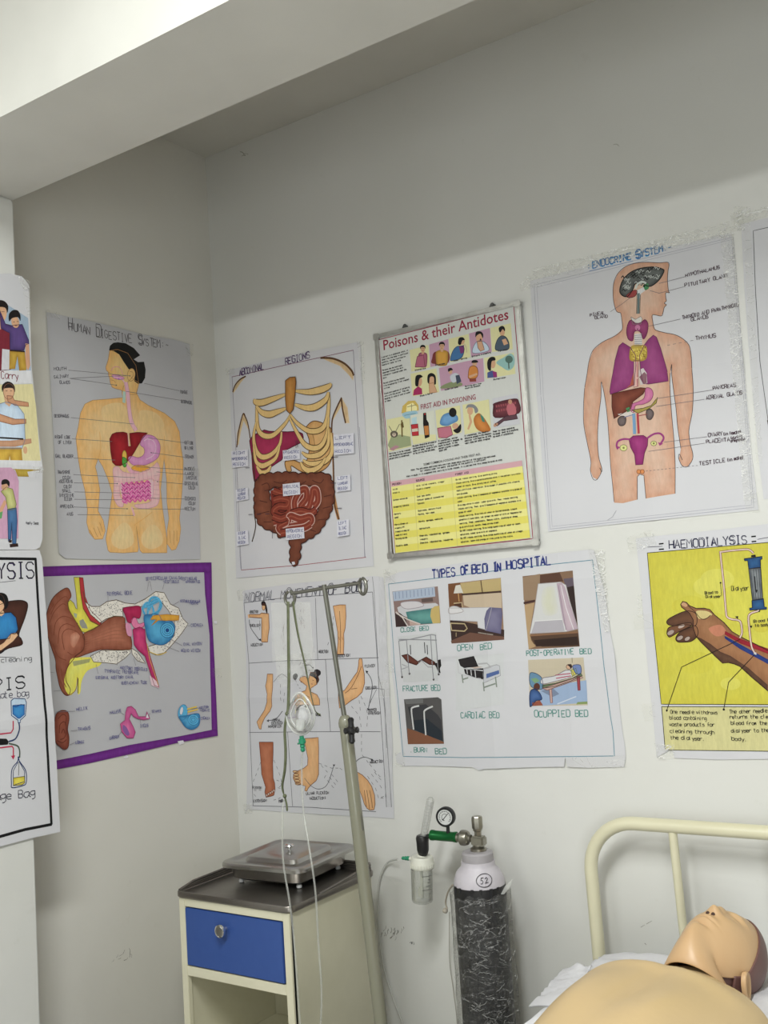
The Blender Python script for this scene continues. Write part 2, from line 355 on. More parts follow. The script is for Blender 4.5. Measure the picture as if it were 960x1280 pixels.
class Art:
    """a flat-drawn thing on a wall plane. Drawing coordinates are read off the photograph: px = x0 + u/s, py = y0 + v/s"""
    def __init__(self, root, plane, crop, gain, off=.0, rip=.0022, seed=1, pos=0.0):
        self.root = root; self.pl = plane; self.x0, self.y0, self.s = crop; self.gain = gain
        self.off = off; self.rip = rip; self.seed = seed; self.pos = pos; self.lv = 0; self.k = 0
        self.V = {}; self.cur = 'drawing'; self.grid = {}; self.folds = []
        p = self.w(*[self.s * 20] * 2); q = self.w(self.s * 21, self.s * 20); self.mpp = (Vector(q) - Vector(p)).length  # metres per photo pixel
        self.ink = M_INK
    def w(self, u, v):
        x, y = self.x0 + u / self.s, self.y0 + v / self.s
        p = onY(x, y, self.pos) if self.pl == 'B' else onX(x, y, self.pos)
        return (p.x, p.z) if self.pl == 'B' else (p.y, p.z)
    def d(self, i, j):
        g = self.grid.get((i, j))
        if g is None:
            a, b = i * CELL, j * CELL
            g = self.off + self.rip * (1 + noise.noise(Vector((a * 3.1, b * 2.2, self.seed)))) + self.rip * .35 * (1 + noise.noise(Vector((a * 11, b * 9, self.seed + 5))))
            for ax_, c0, am in self.folds: g += am * math.exp(-abs((a if ax_ else b) - c0) / .022)
            self.grid[(i, j)] = g
        return g
    def out(self, a, b, h):
        fi, fj = a / CELL, b / CELL; i, j = math.floor(fi), math.floor(fj); s, t = fi - i, fj - j
        if s + t <= 1: dd = self.d(i, j) * (1 - s - t) + self.d(i + 1, j) * s + self.d(i, j + 1) * t
        else: dd = self.d(i + 1, j + 1) * (s + t - 1) + self.d(i, j + 1) * (1 - s) + self.d(i + 1, j) * (1 - t)
        dd += h
        return Vector((a, self.pos - dd, b)) if self.pl == 'B' else Vector((self.pos + dd, a, b))
    def col(self, c):
        q = [lin(v) / self.gain for v in c]; g = .3 * q[0] + .6 * q[1] + .1 * q[2]; q = [v + (g - v) * .08 for v in q]; m = max(q)
        return tuple(v * (.88 / m if m > .88 else 1) for v in q)
    def add(self, pts, faces, h, cols):
        V, F_, C = self.V.setdefault(self.cur, ([], [], [])); k = len(V)
        for p in pts: V.append(self.out(p[0], p[1], h))
        C += cols; F_ += [tuple(k + i for i in f) for f in faces]
    def poly(self, P, c, edge=None, ew=6, grid=None, h=None):
        """P in wall metres; cut along the paper's own grid so that the paint follows the paper"""
        tri = tessellate_polygon([[Vector((x, y, 0)) for x, y in P]])
        xs = [p[0] for p in P]; ys = [p[1] for p in P]
        self.k += 1; h = (self.lv + self.k * 6e-6) if h is None else h
        c = self.col(c)
        fine = edge is not None and max(xs) - min(xs) > 4 * self.mpp
        g = (grid or CELL / 4) if fine else CELL
        one = math.floor(min(xs) / CELL) == math.floor(max(xs) / CELL) and math.floor(min(ys) / CELL) == math.floor(max(ys) / CELL)
        if one and not fine and max(xs) - min(xs) < .01:
            self.add(P, tri, h, [c] * len(P)); return
        bm = bmesh.new(); vs = [bm.verts.new((x, y, 0)) for x, y in P]
        for t in tri:
            try: bm.faces.new([vs[i] for i in t])
            except ValueError: pass
        def cut(lo, hi, st, no):
            n = math.floor(lo / st) + 1
            while n * st < hi:
                bmesh.ops.bisect_plane(bm, geom=bm.verts[:] + bm.edges[:] + bm.faces[:], dist=1e-7, plane_co=Vector(no) * (n * st) / Vector(no).length_squared, plane_no=no); n += 1
        cut(min(xs), max(xs), g, (1, 0, 0)); cut(min(ys), max(ys), g, (0, 1, 0))
        cut(min(xs) + min(ys), max(xs) + max(ys), CELL, (1, 1, 0))
        bm.verts.index_update(); pts = [(v.co.x, v.co.y) for v in bm.verts]
        if fine:
            e = self.col(edge); S = list(zip(P, P[1:] + P[:1])); W = ew * self.mpp; cols = []
            for x, y in pts:
                best = 9
                for (ax, ay), (bx, by) in S:
                    dx, dy = bx - ax, by - ay; L = dx * dx + dy * dy
                    t = 0 if L < 1e-14 else max(0, min(1, ((x - ax) * dx + (y - ay) * dy) / L))
                    q = (x - ax - t * dx) ** 2 + (y - ay - t * dy) ** 2
                    if q < best: best = q
                f = min(1, math.sqrt(best) / W) ** .8
                f = max(0, min(1, f + .25 * noise.noise(Vector((x * 60, y * 60, 2)))))
                cols.append(tuple(e[i] + (c[i] - e[i]) * f for i in range(3)))
        else: cols = [c] * len(pts)
        self.add(pts, [tuple(v.index for v in f.verts) for f in bm.faces], h, cols); bm.free()
    def F(self, c, s, edge=None, sm=0, ew=6, ol=None, ow=.6):
        P = PT(s) if isinstance(s, str) else list(s)
        if sm: P = cr2(P, True, 4)
        W = [self.w(u, v) for u, v in P]; self.poly(W, c, edge, ew)
        if ol: self.stroke(W + W[:1], ow, ol)
    def E(self, c, cx, cy, rx, ry, a=0, ol=None, ow=.5, n=20, edge=None):
        ca, sa = math.cos(math.radians(a)), math.sin(math.radians(a))
        P = [(cx + rx * math.cos(t) * ca - ry * math.sin(t) * sa, cy + rx * math.cos(t) * sa + ry * math.sin(t) * ca) for t in [2 * PI * k / n for k in range(n)]]
        self.F(c, P, ol=ol, ow=ow, edge=edge)
    def stroke(self, W, wpx, c, taper=False, dash=0):
        c = self.col(c); r = wpx * self.mpp / 2; h = self.lv + self.k * 6e-6 + 1.9e-4; self.k += .2
        if dash:
            out = []; acc = 0; on = True; seg = [W[0]]
            for a, b in zip(W, W[1:]):
                L = math.hypot(b[0] - a[0], b[1] - a[1]); t = 0
                while L - t > 0:
                    st = min(L - t, dash * self.mpp - acc); t += st; acc += st
                    q = (a[0] + (b[0] - a[0]) * t / L, a[1] + (b[1] - a[1]) * t / L); seg.append(q)
                    if acc >= dash * self.mpp - 1e-9:
                        if on: out.append(seg)
                        on = not on; seg = [q]; acc = 0
                    if st <= 1e-9: break
            for s in out: self._rib(s, r, c, h)
            return
        self._rib(W, r, c, h, taper)
    def _rib(self, W, r, c, h, taper=False):
        # split long runs so the line follows the paper
        Q = [W[0]]
        for a, b in zip(W, W[1:]):
            L = math.hypot(b[0] - a[0], b[1] - a[1])
            if L < 1e-6: continue
            n = max(1, int(L / .008))
            Q += [(a[0] + (b[0] - a[0]) * i / n, a[1] + (b[1] - a[1]) * i / n) for i in range(1, n + 1)]
        if len(Q) < 2: return
        L, Rr = [], []; N = len(Q)
        for i, p in enumerate(Q):
            a = Q[max(0, i - 1)]; b = Q[min(N - 1, i + 1)]
            dx, dy = b[0] - a[0], b[1] - a[1]; m = math.hypot(dx, dy) or 1
            rr = r * (.35 + .65 * math.sin(PI * min(1, max(0, i / (N - 1))))) if taper else r
            nx, ny = -dy / m * rr, dx / m * rr
            L.append((p[0] + nx, p[1] + ny)); Rr.append((p[0] - nx, p[1] - ny))
        self.add(L + Rr, [(i, i + 1, N + i + 1, N + i) for i in range(N - 1)], h, [c] * (2 * N))
    def L(self, c, w, s, sm=0, taper=False, dash=0, closed=False):
        P = PT(s) if isinstance(s, str) else list(s)
        if closed: P = P + P[:1]
        if sm: P = cr2(P, False, 5)
        self.stroke([self.w(u, v) for u, v in P], w, c, taper, dash)
    def T(self, txt, u0, v0, u1, v1, h, c, w=.55, wob=.0, slant=.0):
        """single-stroke handwriting between two baseline points, h = capital height in drawing units"""
        n = len(txt); ux, uy = (u1 - u0), (v1 - v0); L = math.hypot(ux, uy); dx, dy = ux / L, uy / L; px, py = dy, -dx
        adv = L / (n - .2 if n > 1 else 1); keep = self.cur; self.cur = 'lettering'; sx = adv * .78 / 4; sy = h / 6
        # up direction is the wall's own vertical, seen in the picture
        a = self.w(u0, v0)
        for i, ch in enumerate(txt):
            g = GLY.get(ch) or GLY.get(ch.upper(), '')
            nar = 1.45 if ch in 'abcdeghknopqrsuvxyz' and ch.islower() else 1
            jx, jy, js = R_.uniform(-1, 1) * wob, R_.uniform(-1, 1) * wob, 1 + R_.uniform(-.12, .12) * min(1, wob)
            for st in g.split():
                pts = [(int(st[q]), int(st[q + 1]) - 2) for q in range(0, len(st) - 1, 2)]
                W = []
                for x, y in pts:
                    x = x * nar
                    uu = i * adv + x * sx * js + jx * h * .06 + y * slant * sy; vv = y * sy * js + jy * h * .06
                    W.append(self.w(u0 + dx * uu - 0.0 * vv + self.upx * vv, v0 + dy * uu + self.upy * vv))
                self.stroke(W, w, c)
        self.cur = keep
    upx, upy = -.06, -1.0
    def font(self, txt, u0, v0, u1, v1, h, c, bold=0.0, part='lettering'):
        """printed type: the built-in typeface turned into flat faces along a baseline"""
        cu = bpy.data.curves.new('type', 'FONT'); cu.body = txt; cu.offset = bold; cu.resolution_u = 2
        o = bpy.data.objects.new('type', cu); COL.objects.link(o); dg = bpy.context.evaluated_depsgraph_get(); dg.update()
        me = bpy.data.meshes.new_from_object(o.evaluated_get(dg)); bpy.data.objects.remove(o); bpy.data.curves.remove(cu)
        xs = [v.co.x for v in me.vertices]; x0, x1 = min(xs), max(xs)
        a = self.w(u0, v0); b = self.w(u1, v1); hh = h / self.s * self.mpp / .69
        pts = [(a[0] + (b[0] - a[0]) * (v.co.x - x0) / (x1 - x0), a[1] + (b[1] - a[1]) * (v.co.x - x0) / (x1 - x0) + v.co.y * hh) for v in me.vertices]
        keep = self.cur; self.cur = part; self.k += 1
        self.add(pts, [tuple(p.vertices) for p in me.polygons], self.lv + self.k * 6e-6 + 1e-4, [self.col(c)] * len(pts)); self.cur = keep
        bpy.data.meshes.remove(me)
    def done(self, names=None):
        for k, (V, F_, C) in self.V.items():
            if not V: continue
            o = mesh_obj((names or {}).get(k, k.split('#')[0]), V, F_, self.ink, self.root, smooth=False, cols=C)
            if '#' in k and names and k in names: o.name = names[k]
            if k == 'lettering': o['kind'] = 'stuff'
    def sheet(self, s, m, name='paper_sheet', sm=0, h=-8e-5):
        P = PT(s) if isinstance(s, str) else s
        if sm: P = cr2(P, True, 3)
        W = [self.w(u, v) for u, v in P]
        keep = self.cur; self.cur = '_s'; k = self.k; self.poly(W, (200, 200, 200), grid=CELL, h=h); self.k = k
        V, F_, C = self.V.pop('_s'); self.cur = keep
        return self.solid(name, V, F_, m)
    def solid(self, name, V, F_, m, th=.0004):
        """give the sheet a real thickness towards the wall"""
        nrm = Vector((0, 1, 0)) if self.pl == 'B' else Vector((-1, 0, 0)); n = len(V)
        V2 = V + [v + nrm * th for v in V]; cnt = {}
        for f in F_:
            for a, b in zip(f, f[1:] + f[:1]): cnt.setdefault((min(a, b), max(a, b)), []).append((a, b))
        F2 = list(F_) + [tuple(i + n for i in f[::-1]) for f in F_]
        for e in cnt.values():
            if len(e) == 1: a, b = e[0]; F2.append((b, a, a + n, b + n))
        return mesh_obj(name, V2, F2, m, self.root, smooth=False)
    def tape(self, s, crumple=.003, m=None, h=4e-4, name='tape_strip'):
        """a strip of clear tape along a polyline with width: s = 'u,v ...' corners of a quad (4 points)"""
        q = [self.w(u, v) for u, v in PT(s)]; n = 14; mm = 5; V, F_ = [], []
        sd = R_.uniform(0, 99)
        L = math.hypot(q[1][0] - q[0][0], q[1][1] - q[0][1]); n = max(4, int(L / .006)); mm = max(4, int(math.hypot(q[3][0] - q[0][0], q[3][1] - q[0][1]) / .006)); n, mm = min(n, 110), min(mm, 110)
        for j in range(mm + 1):
            for i in range(n + 1):
                a, b = i / n, j / mm
                x = (q[0][0] * (1 - a) + q[1][0] * a) * (1 - b) + (q[3][0] * (1 - a) + q[2][0] * a) * b
                y = (q[0][1] * (1 - a) + q[1][1] * a) * (1 - b) + (q[3][1] * (1 - a) + q[2][1] * a) * b
                e = 1
                if i in (0, n) or j in (0, mm): x += R_.uniform(-1, 1) * .0012; y += R_.uniform(-1, 1) * .0012
                V.append(self.out(x, y, h + crumple * (max(0, .4 + noise.noise(Vector((x * 40, y * 40, sd))) * 1.5) + .5 * abs(noise.noise(Vector((x * 110, y * 90, sd + 4)))))))
        for j in range(mm):
            for i in range(n): k = j * (n + 1) + i; F_.append((k, k + 1, k + n + 2, k + n + 1))
        return mesh_obj(name, V, F_, m or M_TAPE, self.root, smooth=False)
LAB = {}
BK = (25, 25, 28)
# ================================================================== left wall: digestive system chart
G1 = (70, 66, 70)
rt = thing('wall_chart', 'hand-drawn human digestive system chart, orange-tan torso with black hair', 'chart', (0, -.4, 2.1), 'hand-drawn anatomy charts')
A = Art(rt, 'L', (50, 380, 3.88), .60, seed=3, rip=.0028)
A.upx, A.upy = -.04, -1
A.sheet("28,40 130,62 300,98 500,150 640,172 722,195 735,400 745,600 765,820 768,1000 775,1238 560,1243 250,1238 120,1235 88,1210 75,900 60,600 40,250", M_PAPER2)
SK = (214, 182, 128); SE = (204, 156, 88)
# torso, arms and hands
A.F(SK, "392,430 396,455 330,462 250,468 214,486 192,530 181,600 170,650 180,740 195,830 213,900 226,1000 222,1060 235,1110 262,1142 300,1140 313,1100 303,1050 278,1005 281,960 286,900 272,820 264,790 277,752 300,790 325,850 346,920 335,1000 325,1080 315,1140 325,1195 335,1205 400,1208 470,1203 474,1185 462,1075 481,1195 492,1208 612,1207 611,1140 600,1060 590,990 581,900 590,820 598,750 610,850 611,960 621,1040 612,1100 613,1165 635,1195 655,1190 672,1150 679,1090 672,1040 680,960 689,850 691,760 681,700 673,620 650,570 600,530 520,492 480,466 462,430 476,385 440,360 400,400", SE, ew=26, ol=(150, 110, 60), ow=.5)
A.F((226, 205, 150), "345,1120 400,1060 440,1090 450,1160 400,1190 350,1170", SK, sm=1, ew=20); A.F((226, 205, 150), "490,1120 540,1070 580,1100 590,1160 540,1190 495,1170", SK, sm=1, ew=20)
A.F((222, 190, 125), "300,500 380,480 420,520 410,590 340,600 300,560", SK, sm=1, ew=26); A.F((222, 190, 125), "480,520 560,530 600,590 560,620 490,600", SK, sm=1, ew=26)
# head with hair
A.F((222, 188, 120), "332,228 326,270 314,308 316,322 326,332 328,350 333,362 336,385 345,405 362,412 388,418 410,440 462,440 474,390 460,300 420,240 370,222", SE, ew=14, ol=(150, 105, 55), ow=.5)
A.F((20, 20, 20), "330,226 334,204 350,190 372,187 410,192 450,215 481,250 462,262 450,270 470,283 500,281 508,320 505,360 490,386 470,388 452,375 456,340 440,316 425,318 400,282 378,246 352,230")
A.E((216, 178, 110), 437, 345, 19, 31, 8, ol=(140, 95, 50)); A.L((140, 95, 50), .5, "430,330 444,332 446,350 436,360", sm=1)
A.L((190, 120, 140), .7, "340,325 352,308 378,308 392,330 396,345", sm=1); A.L((205, 160, 190), 1.2, "345,352 372,358 398,372 410,400 420,440", sm=1)
A.F((205, 140, 170), "345,346 380,348 404,362 380,368 352,360", sm=1, ol=(150, 90, 130)); A.F((150, 90, 170), "370,356 396,362 388,370 372,366")
A.L((160, 110, 60), .5, "340,370 352,372 362,384"); A.L((150, 100, 50), .5, "326,332 335,336")
# gullet
A.L((150, 175, 165), 4, "404,425 402,480"); A.L((214, 165, 180), 5, "410,380 420,440 428,520 440,575 462,615", sm=1); A.L((160, 110, 130), .4, "404,380 412,440 420,520 430,575 452,615", sm=1); A.L((160, 110, 130), .4, "419,380 430,440 438,520 450,575 472,612", sm=1)
# liver, gall bladder, stomach, pancreas
A.F((150, 22, 32), "345,632 365,624 400,622 418,627 424,660 428,692 436,690 431,650 430,628 470,623 518,626 494,652 470,690 452,722 436,745 415,770 385,786 362,784 346,768 337,710 333,655", (105, 8, 18), ew=14, ol=(80, 10, 20), ow=.6)
A.L((225, 170, 170), .9, "422,628 426,690")
A.F((210, 170, 60), "399,715 408,712 416,730 414,760 400,755 394,735", sm=1, ol=(90, 90, 30)); A.F((60, 140, 50), "396,745 414,752 418,775 408,792 396,780", sm=1, ol=(30, 80, 30))
A.F((206, 160, 190), "482,682 496,645 520,635 552,645 574,672 579,705 568,745 530,772 490,784 450,782 428,764 426,744 446,740 470,746 492,738 503,718 498,698", (176, 112, 160), sm=1, ew=18, ol=(140, 80, 120))
A.L((230, 200, 215), .8, "500,665 520,655 548,668 558,700 545,735 510,755", sm=1)
A.F((226, 160, 40), "440,795 470,782 520,790 528,800 500,812 455,810", sm=1, ol=(150, 110, 40)); A.F((205, 150, 170), "415,770 440,800 480,815 440,822 418,800", sm=1)
# large intestine frame
A.F((216, 190, 186), "350,800 375,790 400,815 470,822 540,790 565,770 578,810 572,870 576,930 565,975 520,992 470,990 455,975 520,965 540,940 545,880 540,850 460,862 400,870 385,880 385,930 400,960 395,985 370,975 352,930 355,870", (196, 150, 155), sm=1, ew=10, ol=(170, 130, 140))
for k in range(9): A.L((176, 128, 140), .5, f"{372+k*20},{800+k*3 if k<5 else 830-k*4} {378+k*20},{866-k}", dash=0)
for k in range(6): A.L((176, 128, 140), .5, f"352,{835+k*24} 384,{840+k*22}"); A.L((176, 128, 140), .5, f"545,{835+k*22} 576,{830+k*24}")
A.F((216, 180, 186), "388,872 470,880 540,850 545,930 520,950 440,945 410,970 395,940", sm=1)
for k in range(13):
    y = 876 + k * 7; A.L(((186, 70, 140), (166, 50, 120), (206, 110, 165))[k % 3], 1.6, [(390 + j * 12.5 + (k % 2) * 5 + 2 * (k // 5), y + (6 if j % 2 else -6) + j * -1.2) for j in range(12)], sm=1)
A.F((190, 120, 150), "405,940 425,945 420,970 410,968", sm=1); A.L((196, 150, 155), 2.6, "440,985 448,1010 452,1028", sm=1)
A.L((190, 140, 70), .6, "450,1075 500,1040 540,1010", sm=1); A.L((190, 140, 70), .6, "345,925 360,980 350,1010", sm=1); A.L((190, 140, 70), .6, "285,620 290,700 278,752", sm=1); A.L((190, 140, 70), .6, "600,640 598,700 600,750", sm=1)
for s in ("235,1095 255,1130", "255,1085 275,1130", "275,1080 292,1125", "300,1105 285,1060", "625,1100 628,1160", "645,1100 645,1170", "660,1100 660,1150"): A.L((150, 100, 50), .5, s)
# leader lines and words
for s in ("133,322 430,350", "140,362 340,352 410,350", "140,362 365,395", "672,422 500,386", "678,468 412,425", "145,552 450,583", "150,655 345,668", "700,674 520,650", "160,748 360,758", "700,744 535,722", "158,828 455,843", "700,804 460,790", "160,868 370,872", "700,826 560,815", "162,912 430,918", "700,874 565,862", "162,948 395,950", "698,946 530,942", "158,985 418,994", "695,996 448,994", "178,1022 448,1026"):
    A.L((96, 94, 98), .45, s)
for s in ("430,350", "365,395", "412,425", "450,583", "535,722", "455,843", "370,872", "565,862", "530,942", "418,994", "448,994", "448,1026"):
    u, v = map(float, s.split(',')); A.E((40, 40, 50), u, v, 3, 3, n=6)
A.T("HUMAN", 137, 128, 238, 150, 40, G1, .8, 1.5); A.T("H", 134, 120, 160, 124, 54, G1, .8)
A.T("DIGESTIVE", 270, 158, 440, 194, 40, G1, .8, 1.5); A.T("D", 268, 160, 300, 166, 62, G1, .8)
A.T("SYSTEM", 475, 195, 580, 217, 36, G1, .8, 1.5); A.T(":~", 588, 212, 622, 220, 30, G1, .7); A.T("S", 472, 198, 500, 204, 52, G1, .8)
for t, u, v, u2, v2 in (("MOUTH", 64, 322, 122, 322), ("SALIVARY", 64, 362, 134, 358), ("GLANDS", 92, 388, 142, 388), ("OESOPHAGUS", 66, 550, 136, 552), ("RIGHT LOBE", 70, 652, 144, 654), ("OF LIVER", 86, 678, 148, 680), ("GALL BLADDER", 72, 746, 156, 746), ("TRANSVERSE", 82, 824, 142, 824), ("COLON", 106, 850, 144, 850), ("ASCENDING", 88, 868, 154, 868), ("COLON", 112, 894, 148, 894), ("SMALL", 104, 914, 146, 914), ("INTESTINE", 88, 936, 160, 936), ("ILEUM", 112, 954, 150, 954), ("APPENDIX", 92, 990, 156, 990), ("ANUS", 126, 1026, 156, 1026),
                        ("TONGUE", 676, 434, 712, 438), ("OESOPHAGUS", 680, 480, 732, 488), ("LEFT LOBE", 698, 680, 740, 682), ("OF LIVER", 698, 706, 738, 708), ("STOMACH", 700, 748, 740, 750), ("PANCREAS", 698, 808, 744, 808), ("LARGE", 700, 830, 745, 832), ("INTESTINE", 704, 852, 756, 852), ("DESCENDING", 698, 878, 760, 880), ("COLON", 716, 898, 748, 900), ("SIGMOID", 698, 952, 748, 952), ("COLON", 716, 974, 748, 976), ("RECTUM", 698, 1002, 748, 1002)):
    A.T(t, u, v, u2, v2, 15, (80, 78, 84), .6, .8)
A.done()
A.tape("700,200 738,195 740,250 712,255", .002); A.tape("20,30 90,45 90,75 22,60", .003)
A.tape("715,790 770,800 772,840 735,832", .004)

# ================================================================== left wall: ear chart with purple border
rt = thing('wall_chart', 'hand-drawn ear chart with purple border and brown outer ear', 'chart', (0, -.4, 1.5), 'hand-drawn anatomy charts')
A = Art(rt, 'L', (40, 690, 3.84), .68, seed=11, rip=.0026); A.upx, A.upy = -.045, -1
A.sheet("-60,75 60,70 300,62 600,56 858,50 860,300 874,560 887,882 700,915 470,970 270,1015 100,1046 -40,1070 -52,600", M_PAPER2)
A.cur = 'border'; PU = (108, 38, 134); PE = (84, 22, 104)
A.F(PU, "-60,75 60,70 300,62 600,56 858,50 859,95 840,98 600,100 300,110 60,118 -58,122", PE, ew=8)
A.F(PU, "822,96 859,94 860,300 874,560 887,882 850,888 858,860 848,400 826,200", PE, ew=8)
A.F(PU, "-40,1070 100,1046 270,1015 470,970 700,915 887,882 884,848 700,885 470,925 270,970 100,1003 -42,1030", PE, ew=8)
A.F(PU, "-60,120 -22,120 -10,1035 -40,1035", PE, ew=8)
A.F((200, 198, 205), "436,985 452,974 460,984 446,992"); A.F((200, 198, 205), "695,908 722,904 728,918 704,926"); A.F((200, 198, 205), "868,332 884,330 884,345 872,344")
A.cur = 'drawing'
BR = (164, 100, 76); BD = (120, 62, 42)
# pinna
A.F(BR, "75,262 100,215 140,182 165,173 178,190 182,215 168,240 172,275 188,305 215,350 240,395 246,420 240,470 205,500 190,520 170,545 158,580 160,620 180,660 170,688 150,682 130,650 118,600 110,560 108,520 92,470 70,400 60,330", BD, sm=1, ew=20, ol=(80, 38, 26), ow=.8)
for s in ("85,300 110,250 150,215 170,225", "80,340 100,290 140,250 165,262", "100,400 108,340 140,310 180,318 215,345", "120,440 128,370 160,345 200,360", "150,470 140,400 165,370 205,380 225,400", "165,480 190,495 205,485", "95,440 120,500 160,520", "120,560 128,610 150,660", "135,560 142,610 160,650", "100,250 75,290"): A.L(BD, .9, s, sm=1)
A.F((188, 140, 116), "180,400 205,385 225,400 215,430 195,460 180,440", BR, sm=1, ew=8)
# yellow tissues above and below
Y1 = (206, 196, 60)
A.F(Y1, "196,122 222,122 228,200 240,270 275,330 320,352 290,372 250,388 228,380 215,350 188,305 170,275 165,245 178,230 195,245 205,270 212,275 206,200", (176, 168, 40), sm=0, ew=8, ol=(90, 80, 30), ow=.6)
A.F((176, 52, 56), "222,122 240,124 250,215 275,280 330,335 318,354 275,332 240,272 228,200", (150, 30, 40), ol=(90, 30, 30))
A.F((140, 150, 130), "195,292 212,298 208,318 198,312"); A.F((130, 130, 120), "222,330 240,322 256,350 262,368 235,366 225,350")
A.F((205, 206, 96), "190,510 272,505 330,510 320,545 262,570 235,620 228,675 214,676 214,600 205,660 180,688 158,665 150,625 158,575 172,540", Y1, sm=1, ew=12)
A.F((146, 146, 96), "190,525 275,512 270,530 195,548"); A.L((40, 30, 20), .9, "217,606 217,678"); A.L((120, 70, 50), .7, "170,690 200,670 212,640 214,600", sm=1)
# canal
A.F(BR, "240,395 290,368 320,350 360,322 400,310 438,316 442,345 455,380 472,420 470,465 430,470 330,468 270,485 215,505 200,500 238,470 246,430", BD, sm=1, ew=16, ol=(90, 45, 30), ow=.8)
for k in range(7): A.L((140, 84, 62), .7, f"250,{405+k*11} 320,{375+k*13} 390,{345+k*17} 445,{345+k*18}", sm=1)
# bone, speckled
BONE = (205, 200, 192)
A.F(BONE, "240,190 250,240 280,262 320,262 355,238 400,230 440,245 490,250 540,225 590,190 630,196 660,250 700,270 720,320 745,345 715,390 690,420 660,455 630,485 590,494 560,480 552,455 600,440 640,440 680,400 680,330 650,280 600,220 560,240 530,262 430,268 432,310 390,308 350,322 320,340 275,300 248,240", sm=0, ol=(80, 64, 40), ow=.8)
A.F(BONE, "275,500 330,472 430,472 468,468 466,485 440,510 400,538 350,532 290,528", ol=(80, 64, 40), ow=.7); A.F(BONE, "472,462 500,480 520,505 540,535 500,522 475,490", ol=(80, 64, 40), ow=.7)
def specks(poly, n, c, r=2.2):
    P = PT(poly); xs = [p[0] for p in P]; ys = [p[1] for p in P]; k = 0
    def ins(x, y):
        c_ = False
        for (ax, ay), (bx, by) in zip(P, P[1:] + P[:1]):
            if (ay > y) != (by > y) and x < (bx - ax) * (y - ay) / (by - ay) + ax: c_ = not c_
        return c_
    while k < n:
        x, y = R_.uniform(min(xs), max(xs)), R_.uniform(min(ys), max(ys))
        if ins(x, y): A.E(c, x, y, r * R_.uniform(.5, 1.1), r * R_.uniform(.5, 1.1), n=5); k += 1
for pg, n in (("248,235 280,262 320,262 355,238 400,230 440,245 432,300 390,308 330,322 290,318 255,250", 120), ("490,250 540,225 590,195 625,198 650,250 640,280 600,225 560,240 530,262", 40), ("645,270 700,272 735,345 690,415 640,470 580,480 560,460 640,440 680,400 680,330", 80), ("280,500 330,475 460,475 440,505 400,532 290,525", 110), ("476,468 520,505 534,530 500,518", 18)):
    specks(pg, n, (70, 62, 66))
# middle ear, cochlea, tube
A.F((176, 24, 82), "430,272 470,262 512,262 516,300 505,320 480,312 468,340 450,335 440,305", (140, 10, 60), sm=1, ew=10, ol=(110, 10, 50))
A.F((196, 130, 160), "442,345 460,340 472,380 470,405 452,400 444,375", sm=1); A.F((206, 110, 150), "468,330 490,315 505,345 530,340 528,358 500,368 480,360", sm=1, ol=(150, 40, 90))
A.F((192, 52, 110), "476,372 510,360 535,372 540,430 560,500 590,600 604,650 580,640 560,580 535,500 500,470 482,445", (150, 20, 80), ew=8, ol=(120, 20, 60)); A.F((220, 190, 200), "556,590 590,620 604,655 566,640")
A.L((190, 160, 60), .8, "545,440 560,520 600,640", sm=1)
CY = (74, 160, 200); CD = (30, 100, 150)
for s in ("535,300 525,270 545,245 570,260 580,300", "548,300 560,230 590,220 610,245 595,300", "570,300 600,285 615,255 600,230 570,240 556,280", "530,265 560,255 600,235"): A.L(CY, 3.0, s, sm=1); A.L(CD, .5, s, sm=1)
A.F(CY, "530,310 560,300 600,300 620,330 660,330 680,360 672,400 650,430 620,446 580,440 552,420 540,380", CD, sm=1, ew=14, ol=(20, 80, 130))
for r in (34, 25, 16, 8): A.E(CY if r != 8 else (20, 60, 120), 643, 376, r, r * 1.05, ol=(20, 80, 130), ow=.7)
A.F((214, 164, 40), "575,305 640,300 700,305 698,328 640,330 600,328 565,355 590,325 560,325", (190, 130, 20), ol=(160, 110, 30)); A.L((200, 170, 60), .8, "555,478 600,494 640,480", sm=1)
# small drawings along the bottom
A.F((150, 80, 60), "104,800 115,772 140,760 165,768 172,800 165,850 172,890 168,935 150,948 130,935 108,912 102,860", (110, 50, 36), sm=1, ew=10, ol=(80, 34, 26), ow=.7)
for s in ("120,800 140,780 158,790 155,830", "125,870 128,830 150,815 160,850 150,890 130,900", "135,870 145,850 152,870", "115,905 140,915 160,900"): A.L((96, 44, 32), .9, s, sm=1)
A.F((196, 100, 150), "443,770 450,745 470,740 490,758 505,790 540,790 545,765 560,800 530,806 500,800 480,790 470,775 460,800 480,840 490,865 480,893 450,893 425,862 418,825 440,808", (170, 60, 120), sm=0, ew=8, ol=(130, 40, 90), ow=.6)
A.F((205, 203, 210), "540,795 548,775 555,798"); A.F((120, 80, 140), "432,830 450,845 462,875 448,880 430,855", sm=1)
A.E(CY, 718, 770, 22, 38, 10, ol=CD); A.E((205, 203, 210), 712, 762, 8, 20, 10, ol=CD); A.F(CY, "700,790 735,785 790,775 800,800 792,835 760,852 730,840 712,815", CD, sm=1, ew=8, ol=CD)
for r in (26, 17, 9): A.E(CY, 768, 805, r, r, ol=(20, 80, 130))
A.L((206, 176, 50), 1.6, "738,755 785,742"); A.L((206, 176, 50), 1.6, "740,768 790,755")
A.L((120, 118, 124), .4, "40,570 100,580"); A.L((120, 118, 124), .4, "96,668 130,664")
